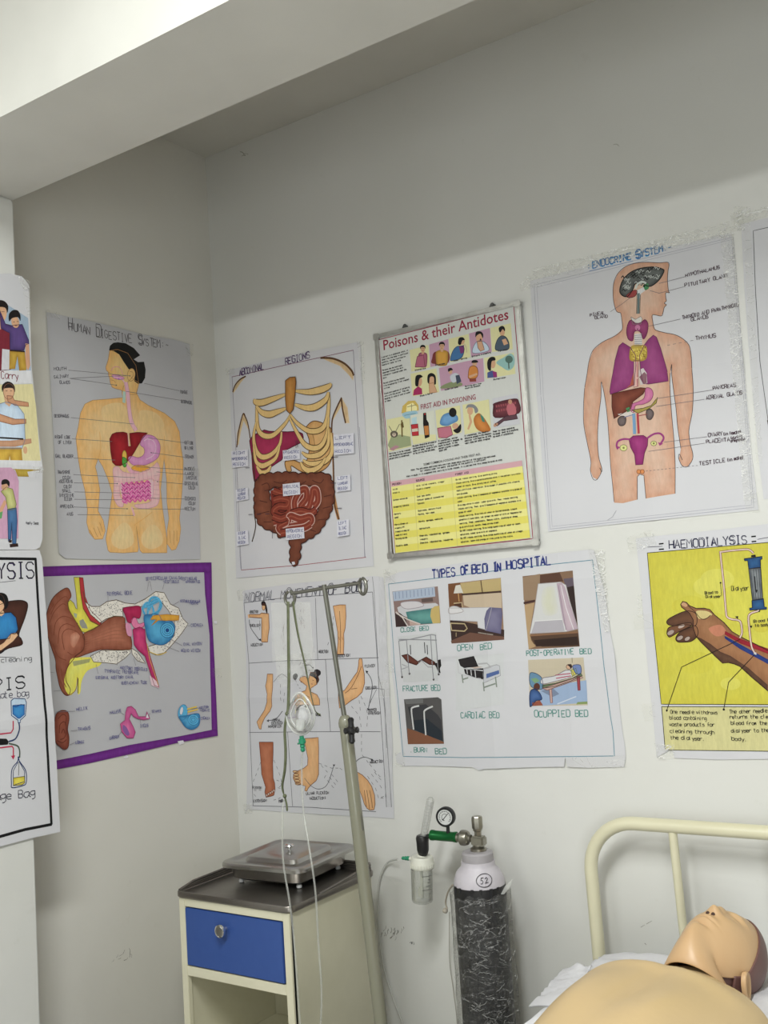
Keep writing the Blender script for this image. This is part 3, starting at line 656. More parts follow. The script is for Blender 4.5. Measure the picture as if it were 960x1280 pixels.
for s in ("357,212 357,250", "555,140 545,190", "560,140 568,185", "628,150 620,180", "700,238 665,258", "752,353 742,356", "715,450 660,420", "700,478 640,455", "310,585 300,540", "400,545 405,500", "490,545 480,510", "110,768 200,764", "180,858 212,856", "175,925 200,915", "436,782 420,770", "560,772 555,785", "515,822 512,805", "408,885 425,860", "790,748 760,757", "800,800 785,802"): A.L((110, 106, 116), .45, s)
INK = (78, 76, 128)
for t, u, v, u2, v2, h in (("TEMPORAL BONE", 352, 210, 475, 204, 16), ("SEMICIRCULAR CANALS/", 540, 136, 712, 130, 15), ("VESTIBULE", 624, 150, 700, 148, 12), ("VESTIBULAR", 706, 136, 784, 134, 14), ("APPARATUS", 730, 150, 800, 148, 12), ("VESTIBULOCOCHLEAR", 704, 242, 800, 244, 12), ("NERVE", 752, 252, 790, 252, 11), ("COCHLEA", 756, 358, 814, 358, 14), ("OVAL WINDOW", 722, 450, 808, 446, 14), ("ROUND WINDOW", 710, 480, 802, 480, 14), ("AUDITORY OSSICLES", 414, 560, 545, 570, 13), ("TYMPANIC MEMBRANE", 340, 580, 505, 586, 17), ("EXTERNAL AUDITORY CANAL", 300, 610, 480, 606, 14), ("EUSTACHIAN TUBE", 422, 636, 545, 632, 14),
                           ("HELIX", 208, 762, 258, 756, 14), ("TRAGUS", 214, 858, 274, 850, 14), ("LOBULE", 204, 920, 246, 916, 13), ("MALLEUS", 366, 778, 420, 768, 13), ("STAPES", 570, 772, 614, 768, 12), ("INCUS", 512, 842, 552, 838, 14), ("EARDRUM", 366, 902, 412, 890, 14), ("AUDITORY", 794, 752, 842, 750, 11), ("NERVE", 800, 766, 846, 764, 10), ("COCHLEA", 804, 804, 846, 802, 12)):
    A.T(t, u, v, u2, v2, h, INK, .55, 1)
A.done()
A.tape("860,560 905,556 905,600 872,604", .003)
# ================================================================== pillar: carrying-technique chart with pasted pictures
def person(A, x, y, h, shirt, skin=(206, 160, 124), hair=(30, 24, 24), pants=(196, 160, 50), face=1, arms=None, wid=1.0):
    """a small printed figure: x,y = chin, h = head height; shirt and trousers below"""
    a = h / 2
    A.F(shirt, [(x - a * 2.0 * wid, y + h * .5), (x - a * .5, y + h * .1), (x + a * .5, y + h * .1), (x + a * 2.0 * wid, y + h * .5), (x + a * 1.9 * wid, y + h * 2.1), (x + a * 1.2 * wid, y + h * 2.6), (x - a * 1.2 * wid, y + h * 2.6), (x - a * 1.9 * wid, y + h * 2.1)], tuple(v * .72 for v in shirt), sm=1, ew=3)
    A.F(skin, [(x - a * .4, y - a * .2), (x + a * .4, y - a * .2), (x + a * .45, y + h * .3), (x, y + h * .45), (x - a * .45, y + h * .3)])
    A.E(skin, x, y - a * .9, a * .75, a * 1.05)
    A.F(hair, [(x - a * .85, y - a * .9), (x - a * .9, y - a * 1.7), (x - a * .4, y - a * 2.25), (x + a * .4, y - a * 2.25), (x + a * .9, y - a * 1.7), (x + a * .8, y - a * .9), (x + a * .55, y - a * 1.5), (x - a * .5, y - a * 1.5)], sm=1)
    if face:
        A.L(hair, .4, [(x - a * .5, y - a * 1.05), (x - a * .15, y - a * 1.05)]); A.L(hair, .4, [(x + a * .15, y - a * 1.05), (x + a * .5, y - a * 1.05)])
        A.L((140, 60, 60), .4, [(x - a * .25, y - a * .35), (x + a * .25, y - a * .35)])
rt = thing('wall_chart', 'white chart with pasted pictures of men in yellow trousers on the pillar edge', 'chart', (.2, -1.1, 2.1))
A = Art(rt, 'X', (0, 330, 3.46), .92, seed=21, rip=.0022, pos=PX); A.upx, A.upy = -.03, -1
A.pl = 'L'; A.folds = [(0, A.w(60, 880)[1], .006)]
A.sheet("-560,40 -300,30 -100,48 40,42 92,55 122,90 126,210 134,450 150,600 175,850 180,1000 181,1190 170,1225 150,1236 0,1236 -300,1250 -560,1260", M_PAPER)
A.lv = 4e-4; A.cur = 'photo_print#1'
A.F((150, 170, 190), "-330,170 0,160 118,235 134,518 0,520 -330,525", ew=4); A.F((208, 208, 212), "-330,455 130,462 134,518 0,520 -330,525")
person(A, -5, 250, 80, (120, 34, 50), wid=.95); A.F((190, 156, 60), "-60,372 -40,372 -6,372 -8,450 -60,450")
A.F((92, 70, 130), "-6,200 20,262 45,268 92,262 120,330 122,345 108,350 100,375 40,372 38,300 0,280", (66, 50, 100), ew=6, ol=(50, 40, 70))
A.F((200, 150, 118), "106,345 122,345 128,440 118,462 108,440"); A.F((200, 164, 52), "38,378 104,378 112,460 80,462 72,400 62,455 36,455", (160, 120, 30), ew=6)
A.L((50, 34, 26), 1.4, "40,375 104,380"); A.E((204, 158, 122), 62, 252, 17, 26, -12); A.F((26, 22, 24), "36,250 34,220 50,202 72,202 84,222 84,248 74,232 48,236", sm=1)
A.L((40, 30, 30), .5, "52,252 60,252"); A.L((40, 30, 30), .5, "68,250 76,250"); A.L((130, 50, 50), .6, "60,268 70,268"); A.F((200, 200, 205), "38,372 6,368 2,460 36,458")
A.T("Carry", 2, 496, 76, 500, 30, (120, 40, 60), .8, .6)
A.F((212, 202, 150), "-330,528 138,520 152,620 170,860 160,890 0,890 -330,900"); A.cur = 'photo_print#1'
A.F((196, 214, 232), "-20,610 20,598 70,610 100,650 104,760 90,800 -30,800", (160, 182, 208), ew=8, ol=(110, 120, 140))
A.F((206, 160, 124), "12,570 52,570 50,600 36,618 18,604"); A.E((208, 162, 126), 34, 552, 24, 34, ol=(120, 80, 60)); A.F((34, 26, 24), "6,556 4,528 24,510 46,514 60,532 60,556 50,538 14,540", sm=1)
A.L((40, 30, 30), .5, "20,550 28,550"); A.L((40, 30, 30), .5, "40,550 48,550"); A.F((206, 158, 120), "26,570 50,572 58,590 118,600 120,618 60,612 30,596", (186, 130, 96), ol=(130, 80, 60)); A.F((206, 158, 120), "-30,640 0,652 60,672 108,672 108,690 50,696 -30,676", (186, 130, 96), ol=(130, 80, 60))
A.F((200, 158, 124), "-30,765 40,765 130,756 132,776 60,792 -30,792", (180, 130, 100)); A.F((206, 168, 54), "-30,795 88,795 92,890 40,892 36,830 20,890 -30,890", (160, 120, 30)); A.L((30, 24, 24), 1.6, "-10,752 96,758"); A.E((206, 158, 120), 104, 806, 9, 16)
A.F((206, 206, 210), "-330,845 170,852 176,890 -330,885"); A.F((196, 172, 60), "56,888 168,892 140,922 70,920", (160, 130, 30)); A.F((200, 200, 205), "110,900 170,892 160,925 120,926")
A.cur = 'photo_print#2'
A.F((196, 150, 178), "-330,885 40,882 60,900 76,940 76,1188 -330,1190")
A.F((196, 196, 130), "0,985 22,965 50,975 66,1040 60,1062 30,1065 20,1010", (160, 160, 90), ew=6, ol=(110, 110, 60)); A.F((76, 120, 166), "28,1062 66,1055 70,1110 66,1210 50,1210 46,1120 44,1190 32,1200", (50, 90, 136), ew=6, ol=(40, 60, 90))
A.E((200, 150, 116), 16, 960, 14, 20, 20); A.F((26, 22, 24), "2,955 4,936 22,932 36,944 34,966 24,952", sm=1); A.F((200, 150, 116), "14,1020 26,1030 0,1085 -12,1075"); A.F((50, 30, 26), "34,1190 48,1196 46,1206 34,1205"); A.F((50, 30, 26), "38,1212 74,1208 76,1222 40,1226"); A.F((90, 150, 90), "-30,1085 8,1070 4,1100 -30,1110")
A.T("Apply Seat", 108, 1124, 164, 1128, 11, (50, 50, 60), .45, .8)
A.done({'photo_print#1': 'photo_print', 'photo_print#2': 'photo_print'})
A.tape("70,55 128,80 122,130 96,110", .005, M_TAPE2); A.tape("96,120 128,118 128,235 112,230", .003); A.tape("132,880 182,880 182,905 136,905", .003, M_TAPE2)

# ================================================================== pillar: dialysis chart in a black frame line
rt = thing('wall_chart', 'dialysis chart with thick black border, blue and yellow fluid bags, on the pillar', 'chart', (.2, -1.1, 1.4))
A = Art(rt, 'L', (0, 680, 3.37), .92, seed=31, rip=.002, pos=PX, off=.003); A.upx, A.upy = -.03, -1; A.folds = [(0, A.w(100, 750)[1], .005)]
A.sheet("-560,20 -100,24 0,28 160,26 172,60 190,300 210,600 232,900 248,1212 120,1240 0,1272 -200,1330 -560,1440", M_PAPER)
A.cur = 'border'
for s in ("-560,50 0,62 148,64", "144,62 158,300 176,600 196,900 211,1182", "213,1180 100,1202 0,1230 -200,1290 -520,1400", "-520,52 -522,1402"): A.L((16, 16, 18), 3.0, s)
A.cur = 'drawing'
INK2 = (24, 24, 34)
for dx in (0, 1.3):
    A.T("DIALYSIS", -176 + dx, 152, 138 + dx, 144, 66, (50, 34, 84) if not dx else INK2, 1.3, .3)
A.L((50, 50, 60), .5, "-150,168 0,162 60,155")
A.cur = 'drawing#1'
A.F((74, 40, 30), "8,250 60,238 96,240 112,258 100,310 74,380 84,400 86,425 30,440 -60,470 -60,300", (50, 26, 20), sm=1, ew=8, ol=(30, 16, 14))
A.F((40, 130, 190), "-60,300 0,292 40,288 62,310 70,360 58,380 40,378 34,398 -60,410", (26, 96, 160), ew=8, ol=INK2, ow=.8)
A.F((214, 170, 130), "40,378 62,374 70,385 50,410 0,448 -30,455 -30,440 10,415", ol=(80, 50, 40)); A.F((214, 170, 130), "-12,270 8,282 14,292 0,305 -14,300"); A.E((214, 170, 130), -12, 250, 26, 40, ol=(80, 50, 40))
A.F((16, 16, 18), "-40,240 -36,214 -6,205 20,214 30,240 26,265 14,276 8,250 -10,236", sm=1)
A.L(INK2, 1.2, "-30,470 0,458 20,440", sm=1); A.L((70, 70, 76), .6, "-30,476 60,478")
A.T("Blood is returned for cleaning", -360, 520, 126, 492, 20, INK2, .6, .6)
for dx in (0, 1.3): A.T("TYPIS"[-3:], -36 + dx, 622, 98 + dx, 606, 50, INK2, 1.2, .3)
A.T("Dialysate bag", -110, 660, 116, 640, 28, (30, 26, 60), .7, .6)
A.cur = 'drawing#2'; A.F((176, 196, 214), "40,660 52,650 98,652 104,668 98,722 76,742 76,752 66,752 66,742 40,722", sm=0, ol=(30, 50, 100), ow=.9); A.F((50, 132, 190), "46,680 96,676 94,718 74,734 66,734 46,716", (30, 100, 170), ew=4, ol=(20, 50, 110)); A.L((20, 50, 110), .6, "46,680 60,686 80,676 96,680", sm=1)
A.L((40, 60, 100), 1.6, "70,752 72,785 58,820 30,832", sm=1); A.F((20, 20, 22), "-40,818 20,820 30,832 26,845 -40,850"); A.L((70, 84, 70), 1.6, "30,840 66,850 76,870 76,900", sm=1)
A.L((180, 30, 70), 1.4, "46,745 46,780 38,795 -20,802"); A.L((180, 30, 70), 1.4, "-20,860 44,852 50,860 50,895"); A.F((180, 30, 70), "40,892 58,890 50,908"); 
A.L((30, 50, 100), 1.0, "72,895 76,915 102,955 104,1005 88,1018 46,1026 42,1010 44,950 68,915 70,895", sm=1, closed=False); A.L((30, 50, 100), .7, "74,915 96,955 98,1000 50,1016 50,955 70,918"); A.F((214, 200, 60), "50,985 98,978 98,1006 86,1014 50,1018", (190, 170, 30), ew=3, ol=(60, 60, 40)); A.L((70, 70, 60), .6, "74,915 72,975")
A.T("Drainage Bag", -150, 1098, 140, 1062, 34, (30, 26, 50), .9, .6)
A.done()

# ================================================================== back wall: abdominal regions
rt = thing('wall_chart', 'hand-drawn abdominal regions chart with ribs and brown intestines', 'chart', (.4, 0, 2.0), 'hand-drawn anatomy charts')
A = Art(rt, 'B', (280, 420, 4.129), .90, seed=41, rip=.0016); A.upx, A.upy = -.07, -1
A.sheet("28,175 60,168 300,110 500,70 700,30 708,60 712,200 740,600 775,1188 600,1205 350,1225 66,1250 55,900 40,500", M_PAPER)
A.L((120, 60, 90), .55, "42,212 300,155 670,74"); A.L((110, 100, 120), .45, "44,212 60,500 92,1208"); A.L((150, 70, 80), .55, "92,1208 400,1182 735,1142"); A.L((110, 100, 120), .45, "670,74 690,400 730,1142")
A.L((110, 110, 130), .35, "60,680 68,900 90,1200"); A.L((110, 110, 130), .35, "700,470 720,800 728,1140")
for dx in (0, .8):
    A.T("ABDOMINAL", 82 + dx, 206, 206 + dx, 174, 32, (70, 40, 90), .6, 1); A.T("REGIONS", 318 + dx, 148, 444 + dx, 116, 32, (70, 40, 90), .6, 1)
SH = (176, 136, 84); SHD = (90, 60, 36)
A.F(SH, "500,112 560,115 620,140 660,180 672,205 668,230 645,200 600,155 550,135", (206, 180, 140), sm=0, ew=5); A.L(SHD, 1.8, "500,114 560,116 620,140 660,178 672,205", sm=1)
A.F(SH, "48,300 60,255 85,225 115,210 90,240 70,270", (210, 190, 150), ew=4); A.L(SHD, 1.5, "48,290 60,255 85,225 115,208", sm=1)
A.F(SH, "66,570 70,500 90,430 104,400 122,440 138,520 126,480 104,440 88,500 78,560", (210, 190, 150), ew=4); A.L(SHD, 1.4, "68,575 76,500 100,405 112,415", sm=1); A.L(SHD, 1.3, "104,400 125,450 138,530", sm=1)
A.F(SH, "556,450 570,400 608,315 640,370 650,450 628,450 610,360 580,410", (214, 190, 150), ew=5); A.L(SHD, 1.6, "558,500 562,430 585,370 610,318", sm=1); A.L(SHD, 1.6, "608,320 615,380 630,450", sm=1)
A.L(SHD, 1.5, "556,500 566,640 570,800 575,880 596,948", sm=1); A.L((60, 46, 30), 1.2, "150,600 162,760 158,900 166,980 148,1062", sm=1)
A.F((176, 126, 74), "556,500 566,500 572,800 600,945 586,948 568,880")
# liver, stomach
A.F((166, 40, 84), "134,540 150,515 210,485 235,492 330,495 380,492 408,505 412,525 400,550 330,585 300,640 240,680 200,712 158,750 150,690 146,620", (130, 24, 62), sm=0, ew=16, ol=(80, 14, 40), ow=.8)
A.F((212, 168, 108), "430,465 462,440 500,445 530,462 555,480 560,540 560,620 540,670 500,700 450,708 400,700 350,670 350,698 328,698 316,660 325,643 360,640 400,655 430,640 440,600 442,540 425,490", (190, 140, 76), sm=1, ew=12, ol=(90, 56, 24), ow=.8)
A.L((100, 60, 24), .4, "460,510 470,560 465,620 480,680", sm=1)
# ribs
RB = (212, 178, 112); RO = (90, 66, 36)
def rib(s, w=4.4):
    W = [A.w(u, v) for u, v in cr2(PT(s), False, 5)]
    A.k += 12; A.stroke(W, w + 1.5, RO, True); A.k += 24; A.stroke(W, w, RB, True); A.k += 4
for s in ("345,405 320,450 260,510 210,515 178,480 172,400 170,345", "300,495 290,560 250,610 200,625 168,590 156,520 170,440", "290,570 270,630 220,665 190,668 166,640 156,560", "246,670 226,700 195,705 172,672",
          "345,405 380,450 440,490 500,485 532,440 545,350 545,290", "340,420 375,490 420,560 470,580 510,560 535,500 545,420", "545,480 540,560 500,610 440,620 405,600", "556,500 560,600 520,650 450,660 410,640", "528,628 500,672 450,695 415,680 400,650"): rib(s)
for s, w in (("322,302 260,325 200,345 166,340 166,326", 5.6), ("324,375 280,392 240,405 200,395 172,362", 5.6), ("372,284 440,290 500,280 545,262 558,245", 5.6), ("370,355 430,372 480,365 530,330 545,290", 5.6)): rib(s, w)
A.k += 20
A.F((190, 134, 56), "322,232 345,215 374,212 377,240 372,300 362,380 345,402 328,385 322,330", (160, 100, 36), ew=5, ol=RO, ow=.8)
# large intestine: lobed frame
def lobed(s, n, amp):
    P = cr2(PT(s), True, 6); out = []; N = len(P); acc = 0
    for i, (x, y) in enumerate(P):
        x2, y2 = P[(i + 1) % N]; x0_, y0_ = P[i - 1]; dx, dy = x2 - x0_, y2 - y0_; m = math.hypot(dx, dy) or 1
        acc += math.hypot(x2 - x, y2 - y); f = abs(math.sin(acc / n)) * amp; out.append((x + dy / m * f, y - dx / m * f))
    return out
COLN = (134, 76, 52)
A.F(COLN, lobed("170,770 200,722 260,712 330,708 420,715 500,712 545,722 565,770 568,840 555,900 530,950 500,1000 460,1035 410,1062 395,1100 392,1150 365,1182 350,1150 352,1090 352,1050 410,1040 430,1000 470,950 495,900 500,850 498,790 440,770 330,772 262,778 235,800 246,870 262,940 290,1000 294,1035 270,1010 230,995 190,968 170,920 166,850", 14, 9), (98, 50, 34), ew=14, ol=(60, 30, 22), ow=.9)
for s in ("200,770 230,760 240,790 215,800", "262,752 300,760 330,745", "360,750 400,765 430,748", "460,745 500,760 520,740", "190,850 230,860", "180,920 240,905", "250,960 210,960", "520,830 560,820", "515,890 555,880", "490,950 530,945", "450,1000 480,1010"): A.L((84, 42, 30), .9, s, sm=1)
A.F((120, 40, 28), "246,800 300,778 400,780 490,785 496,860 480,930 430,1000 400,1040 330,1042 300,1010 264,960 250,880"); 
A.k += 10
for i, s in enumerate(("260,800 310,815 330,800 300,790", "262,850 300,840 340,850 330,880 290,880 262,905 300,930 340,915 350,870 350,830", "372,890 372,850 400,800 430,795 430,840 400,885 440,890 460,830 465,795 485,800 490,850 470,880", "350,920 400,905 450,915 480,900", "340,960 350,930 400,945 450,935 455,960 400,975 350,985", "262,960 310,950 330,960 290,985 310,1010 350,1000 420,990 455,970", "300,1020 340,1015 360,1035", "260,930 300,945 330,935")):
    W = [A.w(u, v) for u, v in cr2(PT(s), False, 6)]
    A.k += 12; A.stroke(W, 7.6, (196, 160, 150) if i in (2, 4, 5) else (60, 18, 14)); A.k += 24; A.stroke(W, 6.0, (126, 50, 34)); A.k += 24; A.stroke(W, 1.2, (150, 74, 54))
A.F((206, 206, 214), "358,1166 372,1164 376,1178 362,1182")
for s in ("135,922 250,918", "120,682 160,680", "258,1000 258,1045", "560,628 596,625", "556,760 600,760", "590,890 616,889", "380,540 380,580", "388,540 388,575"): A.L((50, 40, 60), .5, s, dash=5 if s[0] == '1' else 0)
for x, y, w_, h_, tx in ((46, 592, 86, 86, ("RIGHT", "HYPOCHONDRIAC", "REGION")), (70, 790, 62, 60, ("RIGHT", "LUMBAR", "REGION")), (74, 1008, 60, 72, ("RIGHT", "ILIAC", "REGION")), (312, 588, 88, 54, ("EPIGASTRIC", "REGION")), (312, 762, 88, 62, ("UMBILICAL", "REGION")), (328, 992, 94, 58, ("HYPOGASTRIC", "REGION")), (574, 508, 104, 104, ("LEFT", "HYPOCHONDRIAC", "REGION")), (588, 722, 72, 80, ("LEFT", "LUMBAR", "REGION")), (592, 952, 62, 82, ("LEFT", "ILIAC", "REGION"))):
    A.cur = 'paper_label#%d' % x if 0 else 'paper_label#%d%d' % (x, y); A.k += 30; d = -6
    A.F((206, 206, 216), [(x, y + 4), (x + w_, y + d), (x + w_ + 3, y + h_ + d), (x + 3, y + h_ + 4)]); A.cur = 'drawing'
    for i, t in enumerate(tx):
        yy = y + (i + .78) * h_ / len(tx); A.T(t, x + (10 if len(t) < 8 else 4), yy, x + w_ - (12 if len(t) < 8 else 3), yy + d * .8, 14, (80, 86, 136), .45, .8)
A.done()
A.tape("690,28 722,22 730,250 712,250", .002); A.tape("14,168 60,160 60,200 20,210", .003)
# ================================================================== back wall: framed board
rt = thing('framed_chart', 'printed poisons and antidotes board in a silver metal frame', 'framed chart', (.93, 0, 2.05))
A = Art(rt, 'B', (460, 360, 3.765), .98, seed=51, rip=0, pos=-.0125); A.ink = M_PRINT; A.upx, A.upy = -.085, -1
fx0, fz1 = A.w(33, 222)[0], A.w(33, 222)[1]; fx1 = A.w(716, 52)[0]; fz0 = A.w(116, 1272)[1]
M_ALU = mat('brushed_aluminium', (.62, .62, .60), rough=.28, metal=.85, noise_amt=.5, nscale=30, col2=(.35, .34, .32), bump=.0006, bscale=60)
fw = .0135
A.cur = 'backing'
bm = bmesh.new(); box(bm, fx0 + .006, fx1 - .006, -.0118, -.0002, fz0 + .006, fz1 - .006)
bm_obj('backing_board', bm, mat('hardboard', (.12, .08, .05), .8), rt, smooth=False)
for nm, b in (('frame_rail', (fx0, fx1, fz1 - fw, fz1)), ('frame_rail', (fx0, fx1, fz0, fz0 + fw)), ('frame_stile', (fx0, fx0 + fw, fz0 + fw, fz1 - fw)), ('frame_stile', (fx1 - fw, fx1, fz0 + fw, fz1 - fw))):
    bm = bmesh.new(); box(bm, b[0], b[1], -.0195, -.0005, b[2], b[3], .0025); bm_obj(nm, bm, M_ALU, rt)
for cx, cz in ((fx0 + .008, fz1 - .008), (fx1 - .008, fz1 - .008), (fx0 + .008, fz0 + .008), (fx1 - .008, fz0 + .008)):
    bm = bmesh.new(); box(bm, cx - .010, cx + .010, -.0215, -.0195, cz - .010, cz + .010, .0018); bm_obj('corner_cap', bm, M_ALU, rt)
for px_, py_ in ((506, 406), (615, 378)):
    p = onY(px_, py_, -.006); bm = bmesh.new(); box(bm, p.x - .010, p.x + .010, -.007, -.003, fz1 - .002, fz1 + .008, .001)
    lathe(bm, [(.0065, 0), (.0065, .003), (.0045, .005), (0, .005)], (p.x, -.005, fz1 + .008), (0, -1, 0), 14); bm_obj('hanging_clip', bm, mat('dark_steel', (.12, .12, .12), .35, .8), rt)
A.lv = 1e-4; A.cur = 'printed_sheet'
A.F((204, 206, 202), "44,236 694,74 790,1188 122,1262"); RED = (150, 30, 62)
A.cur = 'border'
A.L(RED, .8, "50,244 686,84 776,1180 130,1252", closed=True)
A.cur = 'printed_picture'
A.font("Poisons & their Antidotes", 74, 292, 662, 146, 38, RED, .012)
YL = (216, 212, 158); PK = (190, 148, 172)
def pan(c, s, i): A.cur = 'printed_picture#%s' % i; A.F(c, s)
pan(YL, "196,292 284,268 292,374 204,394", 1); person(A, 258, 300, 28, (176, 96, 120), hair=(20, 20, 24), wid=.75); A.F((176, 96, 120), "222,372 232,322 262,316 268,372", sm=0, ol=(110, 50, 70))
pan(PK, "288,266 378,240 384,352 294,372", 2); A.F((120, 50, 46), "302,330 316,300 378,300 376,352 304,356", sm=1); person(A, 348, 288, 30, (206, 152, 50), wid=.95)
pan(YL, "380,240 474,216 482,326 388,350", 3); A.F((60, 110, 160), "388,340 398,300 420,275 452,280 446,320 430,334 408,340", sm=1, ol=(30, 50, 90)); A.F((120, 50, 110), "428,274 452,268 452,304 436,310"); A.E((206, 160, 124), 444, 252, 11, 15, 20); A.F((18, 18, 22), "424,262 428,236 446,232 456,244 444,248 436,268", sm=1); A.L((200, 190, 150), 1.5, "452,262 462,280 464,304", sm=1)
pan(PK, "476,214 574,188 582,300 486,324", 4); A.F((190, 206, 222), "494,306 504,262 530,248 560,266 566,296", sm=1, ol=(110, 120, 140)); A.E((206, 160, 124), 524, 234, 16, 22); A.F((22, 20, 22), "506,232 508,208 528,204 542,216 540,236 530,216 514,222", sm=1); A.F((206, 160, 124), "514,252 536,250 548,290 530,298 518,282", ol=(130, 80, 60)); A.E((90, 30, 30), 530, 244, 4, 6)
pan(YL, "576,188 672,166 682,288 584,302", 5); A.F((72, 88, 104), "602,292 606,250 626,226 650,232 664,262 658,290", sm=1, ol=(40, 50, 60)); A.E((206, 160, 124), 632, 208, 12, 19); A.F((18, 18, 22), "618,206 616,188 632,178 644,188 644,204 634,194 624,208", sm=1); A.F((206, 160, 124), "630,244 648,238 660,262 640,270")
pan(YL, "200,404 322,378 336,490 210,510", 6); A.F((166, 34, 92), "212,506 216,480 236,462 254,474 256,500"); A.E((206, 160, 124), 240, 440, 15, 24); A.F((18, 18, 22), "222,440 226,414 246,408 258,418 246,424 240,436 236,462 224,460", sm=1); A.F((206, 160, 124), "288,450 308,446 326,490 290,496", ol=(170, 120, 80)); A.E((206, 160, 124), 300, 434, 15, 23); A.F((18, 18, 22), "280,440 282,410 300,400 318,414 320,450 312,452 310,420 292,420 288,450", sm=1)
pan(PK, "334,376 456,346 468,458 344,484", 7); A.F((130, 140, 100), "348,460 400,440 440,446 436,462 350,474", sm=1); A.F((190, 196, 206), "386,418 410,400 432,412 430,430 400,446", sm=1); A.F((60, 70, 90), "412,412 430,408 440,440 418,452"); A.E((200, 156, 120), 388, 392, 9, 13); A.F((18, 18, 22), "378,394 378,380 392,376 400,386 390,388", sm=1)
pan(PK, "456,346 542,330 548,440 468,458", 8); A.F((206, 130, 50), "472,412 478,376 496,366 514,376 518,404 508,424 476,426", sm=1, ol=(120, 70, 30)); A.E((200, 156, 120), 502, 356, 11, 13); A.F((18, 18, 22), "488,352 494,340 512,340 518,350", sm=1); A.F((140, 60, 50), "476,428 508,424 510,440 480,442"); A.F((206, 160, 124), "474,414 512,400 516,408 480,424")
pan(YL, "546,330 686,304 694,404 556,428", 9); A.F((140, 184, 180), "604,350 640,326 672,308 690,330 686,370 660,388 630,372", sm=1); A.E((80, 110, 100), 664, 336, 18, 18); A.L((70, 90, 80), 1.2, "662,350 664,380"); A.F((70, 84, 140), "562,424 562,398 584,388 604,398 606,420"); A.F((140, 40, 110), "586,390 606,396 608,420 592,422"); A.E((206, 160, 124), 588, 356, 13, 22); A.F((18, 18, 22), "564,380 562,346 576,326 596,326 600,340 584,344 580,362 578,390", sm=1)
for t, u, v, u2, v2 in (("Unconscious", 222, 390, 272, 380), ("Drowsiness", 318, 366, 362, 358), ("Nausea / Vomiting", 402, 346, 466, 332), ("Difficulty in breathing", 490, 326, 578, 306), ("Tight chest", 612, 300, 656, 292), ("Shock & Pallor", 246, 512, 306, 498), ("Sudden collapse", 362, 482, 424, 468), ("Burning pain from", 458, 466, 534, 452), ("mouth to stomach", 458, 476, 528, 462), ("Blurred vision", 592, 434, 648, 424)):
    A.T(t, u, v, u2, v2, 6.5, (50, 50, 50), .45)
body = ["A poison is a substance which, if", "taken into the body in sufficient", "quantity, may be injurious to", "health or fatal to life.", "", "Poisons may be swallowed,", "absorbed through the skin,", "inhaled or injected under the", "skin.", "", "Poison entering may become", "life threatening if not treated", "in time.", "", "Signs and symptoms of poisoning", "vary with the poison. They may", "develop at once or over a number", "of days."]
for i, t in enumerate(body):
    if t: A.T(t, 64 + i * 1.0, 330 + i * 12.2, 64 + i * 1.0 + min(126, len(t) * 3.8), 330 + i * 12.2 - min(126, len(t) * 3.8) * .27, 6, (60, 60, 60), .4)
A.cur = 'printed_picture#10'; A.F((206, 176, 80), "158,590 164,556 190,532 222,530 238,552 240,576", sm=0); A.F((236, 226, 160), "180,582 184,552 212,540 232,560 232,576"); A.L((120, 110, 80), .6, "186,560 228,550"); A.L((120, 110, 80), .6, "206,545 206,580")
A.font("FIRST AID IN POISONING", 250, 572, 508, 524, 19, RED, .004)
pan(YL, "88,620 196,598 206,746 98,772", 11); A.F((150, 160, 120), "94,740 110,700 150,690 200,700 204,742 110,764", sm=0); A.F((176, 130, 140), "100,760 130,740 150,746 120,766"); A.E((90, 80, 70), 124, 688, 18, 16); A.E((200, 180, 160), 124, 690, 9, 9); A.L((110, 90, 40), 1.6, "160,622 162,700"); A.F((90, 70, 30), "154,640 166,630 170,656 158,660"); A.L((110, 110, 90), .8, "100,650 124,690 150,640")
A.F((150, 190, 206), "164,590 226,578 234,608 200,612 176,614", sm=1); A.L((90, 130, 150), .5, "172,600 226,590")
pan((210, 212, 196), "200,600 312,576 322,706 214,738", 12); A.F((216, 212, 158), "206,690 320,690 322,716 214,738"); A.F((176, 206, 214), "206,612 230,606 232,642 208,644"); A.F((186, 40, 50), "204,644 236,640 240,694 210,696", ol=(110, 20, 30)); A.F((210, 200, 180), "206,664 238,660 239,674 208,678")
A.F((26, 20, 20), "262,590 274,588 276,620 286,636 290,700 270,708 262,640 262,620", ol=(10, 10, 10)); A.F((190, 120, 50), "264,650 286,648 290,690 268,694"); A.F((190, 30, 40), "266,588 272,587 272,596 266,597")
pan(YL, "318,576 434,552 442,680 330,712", 13); A.F((110, 160, 206), "340,640 352,600 390,586 420,600 424,624 396,640 370,650", sm=1, ew=4, edge=(70, 120, 170)); A.E((24, 20, 22), 400, 586, 18, 22); A.F((190, 110, 130), "328,660 390,650 400,690 370,706 334,704", sm=0, ol=(120, 60, 70)); A.E((206, 160, 130), 412, 650, 15, 14); A.F((24, 20, 22), "402,670 420,660 438,640 438,672 420,684", sm=1)
pan(YL, "446,550 570,524 580,664 456,690", 14); A.F((206, 130, 50), "498,622 510,596 530,592 560,630 578,670 540,678 510,660", sm=1, ew=5, edge=(170, 96, 30)); A.F((60, 130, 110), "528,592 544,606 552,632 538,628"); A.E((206, 160, 124), 482, 578, 14, 20); A.F((130, 132, 136), "462,570 470,550 496,548 514,562 520,580 506,590 498,566 474,562", sm=1); A.F((206, 160, 124), "474,598 482,596 492,630 476,668 468,664 480,630")
pan((198, 198, 204), "586,520 706,496 716,640 594,660", 15); A.F((110, 50, 60), "590,560 600,540 690,520 712,536 712,590 600,612", sm=1, edge=(70, 24, 36), ew=6)
